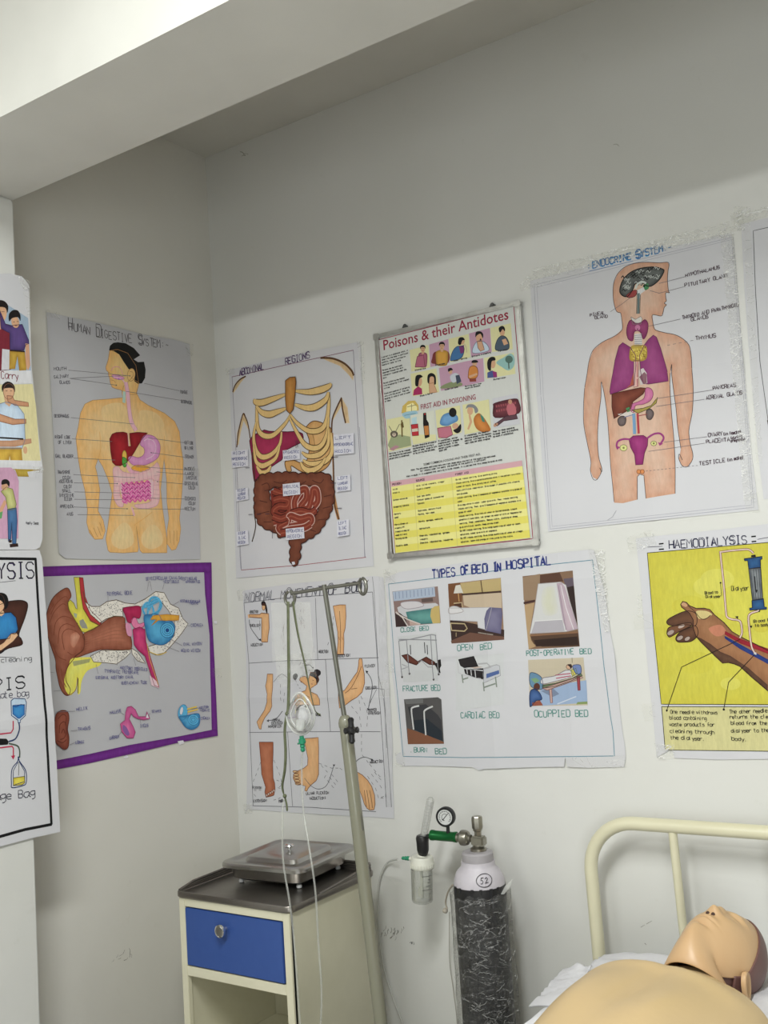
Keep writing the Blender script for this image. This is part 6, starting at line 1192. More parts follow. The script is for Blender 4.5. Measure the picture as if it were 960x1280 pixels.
# ================================================================== oxygen cylinder
CYX, CYY = 1.005, -.155
rt = thing('oxygen_cylinder', 'black oxygen cylinder with white shoulder marked 52, wrapped in plastic', 'gas cylinder', (CYX, CYY, 0))
zs = onY(597, 1104, CYY).z; zn = onY(597, 1081, CYY).z; zt = onY(597, 1062, CYY).z
M_CBLK = mat('black_cylinder_paint', (.012, .012, .014), rough=.4, noise_amt=.4, nscale=30, col2=(.05, .05, .05)); M_CWHT = mat('white_cylinder_paint', (.58, .55, .60), rough=.42, noise_amt=.5, nscale=25, col2=(.46, .43, .47), bump=.001, bscale=50)
RC = .0705
bm = bmesh.new(); lathe(bm, [(.0, .012), (.05, .004), (.062, 0), (RC, .015), (RC, zs)], (CYX, CYY, 0), seg=48); bm_obj('cylinder_body', bm, M_CBLK, rt)
bm = bmesh.new(); lathe(bm, [(RC - .001, zs), (RC - .001, zs + .004), (RC - .004, zs + .018), (.060, zs + .034), (.047, zn - .002), (.0455, zn + .002), (.0455, zn + .012)], (CYX, CYY, 0), seg=48); bm_obj('cylinder_shoulder', bm, M_CWHT, rt)
# paint drips where black meets white
bm = bmesh.new()
for a, l in ((-1.02, .012), (-1.35, .006), (-.62, .05), (-1.9, .010), (-2.2, .016), (-.3, .008)):
    p = Vector((CYX + math.cos(a) * RC * 1.002, CYY + math.sin(a) * RC * 1.002, zs + .002)); tube(bm, [p, p - Vector((0, 0, l * .6)), p - Vector((0, 0, l))], [.004, .003, .0035], 8)
bm_obj('paint_drip', bm, M_CBLK, rt).__setitem__('kind', 'stuff')
bm = bmesh.new(); lathe(bm, [(.0415, zn + .010), (.0425, zn + .014), (.0425, zt - .008), (.039, zt - .004), (.030, zt - .002), (0, zt - .002)], (CYX, CYY, 0), seg=40); bm_obj('neck_ring', bm, mat('grey_neck', (.40, .38, .40), .45, noise_amt=.4, nscale=20), rt)
# 52 in a ring, written on the shoulder
def on_cyl(du, z, r=None):
    """wrap: du metres round the body from the direction of the camera"""
    rr = RC + .0006 if r is None else r
    a = math.atan2(CAM.y - CYY, CAM.x - CYX) + du / rr
    return Vector((CYX + math.cos(a) * rr, CYY + math.sin(a) * rr, z))
def sh_r(z):
    pr = [(zs + .004, RC), (zs + .018, RC - .003), (zs + .034, .061), (zn - .002, .048)]
    for (a, ra), (b, rb) in zip(pr, pr[1:]):
        if z <= b: return ra + (rb - ra) * max(0, (z - a)) / (b - a) + .0012
    return .049
bm = bmesh.new(); cz = zs + .024
def mark(pts, cl=False): tube(bm, [on_cyl(x, cz + y, sh_r(cz + y)) for x, y in pts], .0009, 6, closed=cl)
mark([(.0135 + .0215 * math.cos(a), .0155 * math.sin(a)) for a in [2 * PI * k / 24 for k in range(24)]], True)
mark([(.011, .007), (.005, .0065), (.004, .001), (.008, .001), (.0095, -.003), (.007, -.007), (.003, -.0065)]); mark([(.0155, .004), (.019, .0072), (.0225, .004), (.019, -.001), (.015, -.0062), (.024, -.0045)])
bm_obj('number_mark', bm, M_BLACK, rt)
# crumpled plastic wrap round the body
M_WRAP = clear('shrink_wrap', (.93, .93, .92), .04, .32, .20, .006, 40, .35)
ridged(M_WRAP, ((9, 2.2, .009, .34), (26, 1.4, .012, .13), (5, 1, .3, .045)))
V, F_ = [], []; NA, NZ = 90, 90; zw = zs - .020
for j in range(NZ + 1):
    z = .10 + (zw - .10) * j / NZ
    for i in range(NA):
        a = 2 * PI * i / NA; n1 = noise.noise(Vector((math.cos(a) * 3, math.sin(a) * 3, z * 5))); n2 = noise.noise(Vector((math.cos(a) * 9, math.sin(a) * 9, z * 16 + math.sin(a) * 8)))
        rr = RC + .0035 + .005 * (1 + n1) + .0035 * (1 + n2)
        zz = z if j < NZ else z + .022 * noise.noise(Vector((math.cos(a) * 3, math.sin(a) * 3, 1)))
        V.append((CYX + math.cos(a) * rr, CYY + math.sin(a) * rr, zz))
for j in range(NZ):
    for i in range(NA): F_.append((j * NA + i, j * NA + (i + 1) % NA, (j + 1) * NA + (i + 1) % NA, (j + 1) * NA + i))
mesh_obj('plastic_wrap', V, F_, M_WRAP, rt, smooth=False)
bm = bmesh.new(); camd = math.atan2(CAM.y - CYY, CAM.x - CYX)
for k in range(70):
    z = R_.uniform(.30, zw - .01); a = R_.uniform(-1.3, 1.3); L_ = R_.uniform(.006, .028); s_ = R_.choice((-1, 1)) * R_.uniform(.2, 1.0); n_ = 7
    if k < 14: s_ = .05 * s_
    P = []
    for i in range(n_): f = i / (n_ - 1) - .5; aa = camd + a + f * L_ / RC; z_ = z + f * L_ * s_ + .006 * noise.noise(Vector((k * 3.7, i * .9, 0))); rr = RC + .0145; P.append((CYX + math.cos(aa) * rr, CYY + math.sin(aa) * rr, z_))
    tube(bm, P, .0005, 5)
bm_obj('wrap_crease', bm, clear('crease_film', (.9, .9, .9), .32, .25, .15, 0, 60, .5), rt).__setitem__('kind', 'stuff')
p = [onY(x, y, CYY - .03) for x, y in ((626, 1118), (631, 1108), (641, 1098), (638, 1108), (630, 1118))]
mesh_obj('wrap_flap', [p[0], p[1], p[2], p[3], p[4]], [(0, 1, 2, 3, 4)], clear('flap_film', (.8, .8, .76), .4, .3, .15, 0, 60, 1), rt, smooth=False)
# valve
VX = CYX + .004; M_BRASS = mat('nickelled_brass', (.34, .325, .28), rough=.3, metal=.95, noise_amt=.4, nscale=60, col2=(.26, .24, .20))
bm = bmesh.new(); zv = zt - .003
lathe(bm, [(.022, 0), (.022, .008), (.017, .010), (.013, .014), (.013, .020)], (VX, CYY, zv), seg=24); box(bm, VX - .016, VX + .022, CYY - .014, CYY + .014, zv + .014, zv + .040, .004)
lathe(bm, [(.010, .038), (.010, .052), (.013, .054), (.013, .060), (.011, .062)], (VX + .002, CYY, zv), seg=6); lathe(bm, [(.015, .060), (.0155, .064), (.0155, .088), (.013, .092), (0, .092)], (VX + .002, CYY, zv), seg=8)
bm_obj('valve', bm, M_BRASS, rt)

# ================================================================== regulator with gauge, flow tube and humidifier bottle
rz = onY(553, 1044, CYY).z; X = lambda px: onY(px, 1044, CYY - .01).x
RY = CYY - .008
rt = thing('oxygen_regulator', 'green oxygen regulator with round gauge, flow tube and humidifier bottle on the cylinder', 'regulator', (CYX - .1, RY, rz))
bm = bmesh.new(); lathe(bm, [(.010, 0), (.010, .006), (.018, .010), (.021, .018), (.021, .028), (.015, .034), (.012, .036), (.012, .044)], (VX - .016, RY, rz), (-1, 0, 0), 28); bm_obj('coupling_nut', bm, M_BRASS, rt)
xg1 = VX - .058; xg0 = X(538)
bm = bmesh.new(); lathe(bm, [(.006, 0), (.0125, .001), (.0145, .003), (.0145, .010), (.0135, .012), (.0135, xg1 - xg0 - .012), (.0145, xg1 - xg0 - .010), (.0145, xg1 - xg0 - .002), (.010, xg1 - xg0)], (xg1, RY, rz), (-1, 0, 0), 28); bm_obj('regulator_body', bm, mat('green_anodised', (.01, .14, .035), .28, .55, noise_amt=.3, nscale=60), rt)
# gauge
gc = onY(557, 1021, RY - .012); gd = (CAM - gc); gd.z = 0; gd = (gd.normalized() + Vector((-.25, -.5, 0))).normalized()
bm = bmesh.new(); lathe(bm, [(0, -.012), (.022, -.012), (.0265, -.009), (.0265, .006), (.0245, .009), (.0225, .009), (.0220, .005)], gc, gd, 40); lathe(bm, [(.005, 0), (.005, gc.z - rz - .020)], (gc.x, RY - .004, rz + .008), (0, 0, 1), 12)
bm_obj('pressure_gauge', bm, M_BLACK, rt)
gu = Vector((0, 0, 1)); gr = gu.cross(gd).normalized()
def disc(c, r, m, nm, lab=None):
    V = [c + gr * math.cos(2 * PI * k / 32) * r + gu * math.sin(2 * PI * k / 32) * r for k in range(32)]; return mesh_obj(nm, V + [v - gd * .001 for v in V], [tuple(range(32)), tuple(range(63, 31, -1))] + [(k, (k + 1) % 32 + 0, (k + 1) % 32 + 32, k + 32) for k in range(32)], m, rt, smooth=False)
disc(gc + gd * .0062, .0205, mat('dial_white', (.62, .63, .62), .4), 'gauge_dial')
bm = bmesh.new(); o_ = gc + gd * .0068
def dial(pts, r=.0006): tube(bm, [o_ + gr * x + gu * y for x, y in pts], r, 6)
dial([(.0165 * math.cos(a), .0165 * math.sin(a)) for a in [math.radians(-45 + 270 * k / 24) for k in range(25)]], .0005)
dial([(.009 * math.cos(a), .009 * math.sin(a)) for a in [math.radians(60 + 200 * k / 16) for k in range(17)]], .0006)
for k in range(13): a = math.radians(-45 + 270 * k / 12); dial([(.0135 * math.cos(a), .0135 * math.sin(a)), (.016 * math.cos(a), .016 * math.sin(a))], .0005)
dial([(-.006, -.007), (.009, .010)], .0009); dial([(-.009, -.006), (-.003, -.009)], .0008)
bm_obj('dial_marking', bm, M_BLACK, rt)
# black flow-meter body, flow tube
fx = onY(529, 1055, RY); bm = bmesh.new(); fd = Vector((.02, 0, 1)).normalized()
lathe(bm, [(.009, 0), (.013, .004), (.0165, .016), (.0175, .040), (.0185, .050), (.016, .056), (.011, .058)], onY(529, 1070, RY), fd, 28); bm_obj('flow_meter_body', bm, M_BLACK, rt)
bm = bmesh.new(); tube(bm, [onY(533, 1046, RY), onY(541, 1044, RY)], .007, 14); bm_obj('meter_stem', bm, M_BLACK, rt)
f0 = onY(530, 1044, RY); f1 = onY(538.5, 998, RY); fa = (f1 - f0).normalized(); Lf = (f1 - f0).length
M_FT = clear('flow_tube_acrylic', (.95, .95, .94), .22, .35, .08, 0, 60, .45)
bm = bmesh.new(); lathe(bm, [(.0108, -.004), (.0108, Lf - .006), (.009, Lf - .001), (.005, Lf + .003), (0, Lf + .004)], f0, fa, 24); bm_obj('flow_tube', bm, M_FT, rt)
bm = bmesh.new(); lathe(bm, [(.0052, 0), (.0052, Lf - .008)], f0, fa, 16); bm_obj('inner_tube', bm, clear('inner_acrylic', (.93, .93, .93), .35, .35, .1, 0, 60, .4), rt)
bm = bmesh.new()
for k in range(9): q = f0 + fa * (.008 + k * (Lf - .02) / 9) + (CAM - f0).normalized() * .0112; s_ = fa.cross(CAM - f0).normalized(); tube(bm, [q - s_ * .0035, q + s_ * .002], .0004, 5)
bm_obj('scale_marking', bm, M_BLACK, rt)
# humidifier
hb = onY(528, 1128, RY); ht = onY(528, 1084, RY); ha = (ht - hb); Lh = ha.length; ha = Vector((0.0, 0, 1)); ha = (ht - hb).normalized() * 1
ha = Vector((.05, 0, 1)).normalized()
M_CAP = mat('white_cap', (.66, .66, .58), rough=.4)
bm = bmesh.new(); lathe(bm, [(.022, -.003), (.0315, -.002), (.0335, .002), (.0335, .012), (.0315, .015), (.0315, .026), (.029, .030), (.013, .031), (.011, .036), (0, .036)], ht, ha, 40)
for k in range(28):
    a = 2 * PI * k / 28; o = Vector((math.cos(a), math.sin(a), 0)); tube(bm, [ht + o * .0335 + ha * .001, ht + o * .0335 + ha * .012], .0011, 6)
bm_obj('bottle_cap', bm, M_CAP, rt)
M_BOT = clear('bottle_plastic', (.94, .945, .93), .10, .30, .06, 0, 60, .5)
bm = bmesh.new(); lathe(bm, [(0, .001), (.022, 0), (.0275, .003), (.0295, .008), (.0305, Lh), (.0295, Lh), (.0285, .009), (.022, .004), (0, .004)], hb, ha, 40); bm_obj('humidifier_bottle', bm, M_BOT, rt)
bm = bmesh.new(); lathe(bm, [(.004, .012), (.004, Lh - .002)], hb, ha, 12); lathe(bm, [(.0085, .018), (.0085, .040)], hb + Vector((-.003, 0, 0)), ha, 14); bm_obj('dip_tube', bm, M_CAP, rt)
bm = bmesh.new(); cd = math.atan2(CAM.y - hb.y, CAM.x - hb.x)
def bmk(z, a0_, a1_): tube(bm, [hb + ha * z + Vector((math.cos(cd + a), math.sin(cd + a), 0)) * .0312 for a in [a0_ + (a1_ - a0_) * k / 8 for k in range(9)]], .0007, 5)
bmk(Lh * .80, .0, .9); bmk(Lh * .52, .35, .8); bmk(Lh * .42, .0, .9); bmk(Lh * .62, .5, .8); bmk(Lh * .3, .6, .85); bmk(Lh * .7, .55, .8)
bm_obj('level_marking', bm, mat('dark_marking', (.05, .05, .05), .6), rt)
n0 = onY(512, 1073, RY); bm = bmesh.new(); tube(bm, catmull([ht + Vector((-.02, 0, .018)), n0 + Vector((.006, 0, -.001)), n0], False, 5), [.006] * 5 + [.005] * 6 if False else .0048, 12); bm_obj('outlet_arm', bm, M_CAP, rt)
bm = bmesh.new(); lathe(bm, [(.0052, 0), (.0062, .004), (.0062, .008), (.0045, .009), (.0062, .014), (.0040, .016), (.0052, .022), (.003, .026), (0, .026)], n0, (-1, 0, -.05), 14); bm_obj('outlet_nozzle', bm, M_GREEN, rt)
# small cream stopper hanging by a thread at the cylinder's left
rt = thing('stopper', 'small pale stopper on a thread hanging left of the cylinder', 'stopper', tuple(onY(557, 1135, -.14)))
bm = bmesh.new(); tube(bm, catmull([onY(566, 1106, -.16), onY(560, 1115, -.15), onY(557, 1128, -.14), onY(559, 1136, -.14)], False, 5), .0025, 8); bm_obj('thread', bm, mat('dirty_tape', (.36, .32, .26), .7), rt)
bm = bmesh.new(); lathe(bm, [(0, 0), (.006, .001), (.008, .006), (.006, .012), (0, .013)], onY(556, 1141, -.14), (.3, 0, 1), 16); bm_obj('stopper_body', bm, mat('dirty_plastic', (.42, .38, .32), .5), rt)
# loose clear hose lying against the wall behind the drip stand
bm = bmesh.new(); tube(bm, catmull([onY(497, 1074, -.03), onY(484, 1079, -.012), onY(475, 1098, -.010), onY(472, 1130, -.010), onY(475, 1180, -.010), onY(481, 1215, -.010), onY(492, 1250, -.010), onY(506, 1290, -.012), onY(515, 1350, -.012), onY(517, 1500, -.02)], False, 8), .0028, 10)
tag(bm_obj('oxygen_hose', bm, clear('hose_vinyl', (.86, .85, .78), .5, .3, .15, 0, 60, .7)), 'thin clear hose hanging against the wall right of the drip stand', 'hose')
bm = bmesh.new(); tube(bm, catmull([onY(562, 1140, -.03), onY(562, 1200, -.02), onY(567, 1240, -.02), onY(572, 1290, -.02), onY(574, 1400, -.02)], False, 8), .0013, 8)
tag(bm_obj('cord', bm, mat('grey_cord', (.40, .38, .34), .7)), 'thin grey cord along the left edge of the cylinder', 'cord')
# ================================================================== bed
M_BED = mat('cream_bed_enamel', (.70, .67, .49), rough=.30, noise_amt=.4, nscale=12, col2=(.62, .59, .42), bump=.0006, bscale=40, coat=.3)
M_SHEET = mat('white_cotton', (.70, .70, .74), rough=.85, noise_amt=.2, nscale=6, bump=.0015, bscale=90)
rt = thing('hospital_bed', 'cream tubular hospital bed with an arched head frame against the wall', 'bed', (1.75, -1.1, 0))
BX0, BX1, BYH, BZT = 1.303, 2.235, -.09, .972
def arch(y, zt, nm):
    rr = .125; P = [Vector((BX0 + .012, y, .02)), Vector((BX0, y, zt - rr))]
    P += [Vector((BX0 + rr - rr * math.cos(a), y, zt - rr + rr * math.sin(a))) for a in [PI / 2 * k / 10 for k in range(1, 11)]]
    P += [Vector((BX1 - rr + rr * math.sin(a), y, zt - rr + rr * math.cos(a))) for a in [PI / 2 * k / 10 for k in range(0, 11)]] + [Vector((BX1 - .012, y, .02))]
    bm = bmesh.new(); tube(bm, P, .0172, 20); bm_obj(nm, bm, M_BED, rt)
    for x in (BX0 + .225, BX0 + .466, BX0 + .707):
        bm = bmesh.new(); tube(bm, [Vector((x + .012, y, .42)), Vector((x, y, zt - .008))], .0108, 16); bm_obj('frame_bar', bm, M_BED, rt)
    bm = bmesh.new(); tube(bm, [Vector((BX0 + .005, y, .42)), Vector((BX1 - .005, y, .42))], .0125, 16); bm_obj('cross_rail', bm, M_BED, rt)
arch(BYH, BZT, 'head_frame'); arch(-2.06, .86, 'foot_frame')
for x in (BX0 + .01, BX1 - .01):
    bm = bmesh.new(); box(bm, x - .012, x + .012, -2.05, BYH - .01, .40, .445, .003); bm_obj('side_rail', bm, M_BED, rt)
bm = bmesh.new(); box(bm, BX0 + .025, BX1 - .025, -2.04, BYH - .02, .437, .445); bm_obj('bed_base', bm, M_BED, rt)
# mattress under a sheet that hangs over the side in folds
def nz(x, y, z=0): return noise.noise(Vector((x, y, z)))
MT = .60
bm = bmesh.new(); loft(bm, [(.435, .945, .06, .4455), (.445, .955, .07, .47), (.445, .955, .07, MT - .035), (.43, .94, .06, MT - .012)], 1.77, -1.09); o = bm_obj('mattress', bm, mat('mattress_cover', (.25, .3, .45), .7))
tag(o, 'mattress on the cream bed, mostly hidden under the white sheet', 'mattress')
V, F_ = [], []; NX, NY = 70, 110
for j in range(NY + 1):
    y = -.135 - 1.90 * j / NY
    for i in range(NX + 1):
        s = -.24 + 1.38 * i / NX          # runs across the bed; below 0 it hangs down the near side
        x0 = 1.315; fold = .012 * math.sin(y * 31 + 2 * nz(y * 3, 0)) + .010 * nz(y * 14, s * 3, 4)
        if s < .03:
            t = min(1, (.03 - s) / .05); d = max(0, .03 - s - .05); x = x0 + .03 - .03 * t - .02 * math.sin(min(d, .2) * 5) + fold * min(1, d * 8) - .012; z = MT - .004 - .020 * t * t - d
        elif s > .88:
            t = min(1, (s - .88) / .05); d = max(0, s - .88 - .05); x = x0 + .88 + .03 * t + fold * min(1, d * 8) + .012; z = MT - .004 - .020 * t * t - d
        else: x = x0 + s; z = MT
        z += .006 * nz(x * 5, y * 4) + .004 * abs(nz(x * 13 + y * 5, y * 9, 2)) if 0 < s < .9 else 0
        V.append((x, y, z + .003))
for j in range(NY):
    for i in range(NX): k = j * (NX + 1) + i; F_.append((k, k + 1, k + NX + 2, k + NX + 1))
o = mesh_obj('bed_sheet', V, F_, M_SHEET); tag(o, 'white wrinkled sheet spread over the bed and hanging at the side', 'bed sheet')
md = o.modifiers.new('thickness', 'SOLIDIFY'); md.thickness = .002; md.offset = 1
# pillow: a soft lens with pinched corners, flap of the case at its near end
def pillow(name, label, c, hx, hy, h, rot, seed, m=M_SHEET):
    V, F_ = [], []; N = 44; cr, sr = math.cos(rot), math.sin(rot)
    for side in (1, -1):
        for j in range(N + 1):
            for i in range(N + 1):
                u, v = -1 + 2 * i / N, -1 + 2 * j / N
                e = max(0, (1 - u ** 4)) * max(0, (1 - v ** 4)); pin = 1 + .05 * (abs(u * v)) ** 3 - .03 * (1 - abs(u)) * (abs(v) > .9) 
                zz = side * h * (e ** .45) * (.85 if side < 0 else 1) + (.010 * nz(u * 3 + seed, v * 3) + .006 * abs(nz(u * 9, v * 5 + u * 4, seed))) * (e > 0) * (side > 0)
                zz = max(zz, -h * .5)
                x, y = u * hx * pin, v * hy * pin; V.append((c[0] + x * cr - y * sr, c[1] + x * sr + y * cr, c[2] + zz + .004 * nz(u * 6, v * 6, seed + 1)))
    n = (N + 1) ** 2
    for j in range(N):
        for i in range(N): k = j * (N + 1) + i; F_.append((k, k + 1, k + N + 2, k + N + 1)); F_.append((n + k, n + k + N + 1, n + k + N + 2, n + k + 1))
    o = mesh_obj(name, V, F_, m); tag(o, label, 'pillow'); return o
PLW = pillow('pillow', 'white pillow beneath the training manikin head and shoulders', (1.728, -.345, MT + .040), .385, .220, .052, .02, 3)
# open end of the pillow case: crumpled cloth with a flat hem, poking out on the near-left side
V, F_ = [], []; NU, NV = 40, 30; c0 = [onZ(704, 1213, .665), onZ(741, 1214, .70), onZ(703, 1272, .665), onZ(662, 1262, .625)]
for j in range(NV + 1):
    for i in range(NU + 1):
        u, v = i / NU, j / NV; q = (c0[0] * (1 - u) + c0[1] * u) * (1 - v) + (c0[3] * (1 - u) + c0[2] * u) * v
        hem = v > .74; q.z += (.007 * noise.noise(Vector((v * 14 + u * 2, u * 3, 1))) + .004 * noise.noise(Vector((v * 26, u * 4, 7)))) * (0 if hem else 1) + (.004 if hem else 0) + .012 * math.sin(u * 2.2) - .0
        V.append(q)
for j in range(NV):
    for i in range(NU): k = j * (NU + 1) + i; F_.append((k, k + 1, k + NU + 2, k + NU + 1))
hm = mesh_obj('pillow_case_hem', V, F_, M_SHEET); hm.parent = PLW; md = hm.modifiers.new('thickness', 'SOLIDIFY'); md.thickness = .004; md.offset = -1

# ================================================================== training manikin: trunk and head
M_SKIN = mat('manikin_vinyl', (.60, .44, .235), rough=.42, noise_amt=.35, nscale=4, col2=(.52, .39, .225), bump=.0008, bscale=25)
M_FACE = mat('manikin_face_vinyl', (.62, .42, .235), rough=.40, noise_amt=.5, nscale=7, col2=(.58, .34, .16), bump=.0006, bscale=25)
M_CAPM = mat('manikin_skull_brown', (.17, .085, .075), rough=.45, noise_amt=.4, nscale=18, col2=(.12, .06, .055))
rt = thing('training_manikin', 'tan training manikin trunk and head lying face up on the bed', 'manikin', (1.668, -.445, MT))
OX, OZ = 1.668, MT + .032      # centre line, resting height
def sm(a, b, x): t = max(0, min(1, (x - a) / (b - a))); return t * t * (3 - 2 * t)
# trunk: closed rings along its length (s=0 at the neck stub, 1 at the waist)
V, F_ = [], []; NS, NA = 90, 96; SY0, SY1 = -.435, -1.02
for j in range(NS + 1):
    s = j / NS; y = SY0 + (SY1 - SY0) * s
    w_ = .070 + (.214 - .070) * sm(-.02, .17, s) - .060 * sm(.2, .85, s)
    if s > .93: w_ *= math.sqrt(max(.02, 1 - ((s - .93) / .07) ** 2 * .6))
    top = .104 + .064 * sm(0, .22, s) - .030 * sm(.55, 1, s); bot = .03 * (1 - sm(0, .2, s))
    if s > .95: top *= 1 - (s - .95) * 2
    for i in range(NA):
        a = 2 * PI * i / NA; ca, sa = math.cos(a), math.sin(a); ex = 2.5 if sa > 0 else 3.2
        x = w_ * (1 if ca > 0 else -1) * abs(ca) ** (2 / ex); zf = abs(sa) ** (2 / ex); z = (top * zf) if sa > 0 else -bot * 0 - (.0) * zf
        mid = .030 + bot
        z = mid - .02 * sm(.3, .9, s) + (top - .030 + .02 * sm(.3, .9, s)) * zf * (1 if sa > 0 else 0) - (.030 if sa < 0 else 0) * zf
        if sa > 0:
            u = x / max(w_, .01)
            z += .014 * math.exp(-((abs(u) - .45) ** 2) / .06 - ((s - .50) ** 2) / .03)      # chest
            z -= .010 * math.exp(-(u ** 2) / .01 - ((s - .4) ** 2) / .06)                       # breastbone line
            z -= .016 * math.exp(-((abs(x) - .05) ** 2) / .0012 - ((s - .12) ** 2) / .002)   # hollows above the collar bones
            z += .009 * math.exp(-((s - .20 - .05 * abs(u)) ** 2) / .0014) * (abs(u) < .8) * (1 - abs(u)) # collar bones
            z += .006 * math.exp(-((x - .0) ** 2) / .00006 - ((s - .09) ** 2) / .0006)          # notch bead
        V.append((OX + x, y + .0, OZ + z))
for j in range(NS):
    for i in range(NA): F_.append((j * NA + i, j * NA + (i + 1) % NA, (j + 1) * NA + (i + 1) % NA, (j + 1) * NA + i))
F_.append(tuple(range(NA))[::-1]); F_.append(tuple(NS * NA + i for i in range(NA)))
mesh_obj('trunk', V, F_, M_SKIN, rt)
# dark arm-joint sockets at the shoulders
for sg in (1,):
    bm = bmesh.new(); c = Vector((OX + sg * .205, SY0 - .150, OZ + .055)); lathe(bm, [(.030, -.012), (.030, .003), (.026, .005), (.022, -.004), (0, -.006)], c, (sg, 0, .25), 28); bm_obj('arm_joint', bm, mat('joint_dark', (.09, .05, .035), .5), rt)
# head: front of the head is a vinyl mask, the skull behind is brown
HC = Vector((OX + .012, -.338, OZ + .120)); HT = .13; HY = -.20       # centre; slight backward tilt
def head_pt(th, ph, grow=0.0):
    """th: from the crown (0) to the chin end (pi) along the head; ph: 0 = face straight up, +-pi = back of head"""
    cx_, cz_ = math.sin(ph), math.cos(ph); t = math.cos(th); r = math.sin(th)
    # half sizes: width .077, depth .098, length .118
    jaw = sm(-.1, -1.0, t) if False else max(0, -t)
    W_ = .079 * (1 - .24 * jaw ** 1.3); D_ = .098 if cz_ > 0 else .092
    x = W_ * r * cx_; z = D_ * r * cz_; y = .118 * t
    if cz_ > 0: z = D_ * (r ** .80) * (cz_ ** .9) * (1 - .06 * jaw)
    f = max(0, cz_) ** 1.5
    g = lambda cx0, cy0, sx, sy: math.exp(-((x - cx0) / sx) ** 2 - ((y - cy0) / sy) ** 2)
    if cz_ > 0:
        z += .012 * g(0, .002, .011, .022) * f + .013 * g(0, -.019, .019, .009) * f      # nose ridge and wings
        z -= .004 * g(0, .022, .012, .010) * f
        for sg in (1, -1):
            z -= .011 * g(sg * .031, .012, .017, .011) * f; z += .0090 * g(sg * .031, .010, .012, .007) * f   # sockets, closed lids
            z += .005 * g(sg * .030, .030, .022, .006) * f; z += .004 * g(sg * .042, -.022, .016, .018) * f        # brow, cheek
        z += .009 * g(0, -.047, .026, .010) * f - .007 * g(0, -.0480, .026, .0030) * f - .006 * g(0, -.064, .024, .006) * f       # lips
        z += .010 * g(0, -.082, .024, .014) * f; z += .003 * g(0, -.034, .004, .006) * f * -1
    x *= 1 + grow; y *= 1 + grow; z *= 1 + grow
    c, s = math.cos(HT), math.sin(HT)
    return HC + Matrix.Rotation(HY, 3, 'Z') @ Vector((x, y * c + z * s, z * c - y * s))
def patch(name, m, th0, th1, p0, p1, n1, n2, grow=0, thick=None):
    V, F_ = [], []
    for j in range(n1 + 1):
        for i in range(n2 + 1): V.append(head_pt(th0 + (th1 - th0) * j / n1, p0 + (p1 - p0) * i / n2, grow))
    for j in range(n1):
        for i in range(n2): k = j * (n2 + 1) + i; F_.append((k, k + 1, k + n2 + 2, k + n2 + 1))
    o = mesh_obj(name, V, F_, m, rt)
    if thick: md = o.modifiers.new('thickness', 'SOLIDIFY'); md.thickness = thick; md.offset = 0
    return o
# the mask: face and the jaw skirt that flares to its lower edge are one continuous vinyl sheet
V, F_ = [], []; N1, N2, N3 = 110, 26, 150; THJ = PI * .715
def lim(th): return .02 + 1.72 * max(0, min(1, (th - .80) / .95)) ** .5
for j in range(N1 + N2 + 1):
    for i in range(N3 + 1):
        u = -1 + 2 * i / N3
        if j <= N1: th = .81 + (THJ - .81) * j / N1; V.append(head_pt(th, u * lim(th)))
        else:
            v = (j - N1) / N2; a = u * lim(THJ); p0 = head_pt(THJ, a); t0 = (head_pt(THJ, a) - head_pt(THJ - .03, a)) / .03 * .75
            p1 = Vector((OX + .084 * math.sin(a), -.476 + .070 * (1 - math.cos(a)), OZ + .056 + .096 * max(-.2, math.cos(a)))); t1 = Vector((.03 * math.sin(a), -.012, -.05 * max(0, math.cos(a)) - .02))
            h1 = 2 * v ** 3 - 3 * v ** 2 + 1; h2 = v ** 3 - 2 * v ** 2 + v; h3 = -2 * v ** 3 + 3 * v ** 2; h4 = v ** 3 - v ** 2
            V.append(p0 * h1 + t0 * h2 + p1 * h3 + t1 * h4)
for j in range(N1 + N2):
    for i in range(N3): k = j * (N3 + 1) + i; F_.append((k, k + 1, k + N3 + 2, k + N3 + 1))
o = mesh_obj('face', V, F_, M_FACE, rt); md = o.modifiers.new('thickness', 'SOLIDIFY'); md.thickness = .0035; md.offset = 0
sk = patch('skull', M_CAPM, .001, PI * .80, -PI, PI, 70, 90, -.03)
V, F_ = [], []
for j in range(61):
    th = .01 + 1.95 * j / 60; p0 = max(0, lim(th) - .05) if th > .80 else 0
    for i in range(71): V.append(head_pt(th, p0 + (2 * PI - 2 * p0) * i / 70, .032))
for j in range(60):
    for i in range(70): k = j * 71 + i; F_.append((k, k + 1, k + 72, k + 71))
o = mesh_obj('skull_cap', V, F_, M_CAPM, rt); md = o.modifiers.new('thickness', 'SOLIDIFY'); md.thickness = .004; md.offset = 0
# nostrils and mouth line
dk = mat('nostril_dark', (.05, .02, .012), .6)
hx_, hs_ = math.cos(HT), math.sin(HT)
def loc(x, y, z): return HC + Matrix.Rotation(HY, 3, 'Z') @ Vector((x, y * hx_ + z * hs_, z * hx_ - y * hs_))
def surf(x, y):
    th = math.acos(max(-1, min(1, y / .118))); jaw = max(0, -math.cos(th)); W_ = .079 * (1 - .24 * jaw ** 1.3); return head_pt(th, math.asin(max(-1, min(1, x / (W_ * math.sin(th))))))
for sg in (1, -1):
    bm = bmesh.new(); bmesh.ops.create_uvsphere(bm, u_segments=14, v_segments=10, radius=1)
    bmesh.ops.scale(bm, verts=bm.verts, vec=(.0052, .0036, .0068)); bmesh.ops.translate(bm, verts=bm.verts, vec=surf(sg * .0068, -.0300) + Vector((0, 0, -.0012))); bm_obj('nostril', bm, dk, rt)
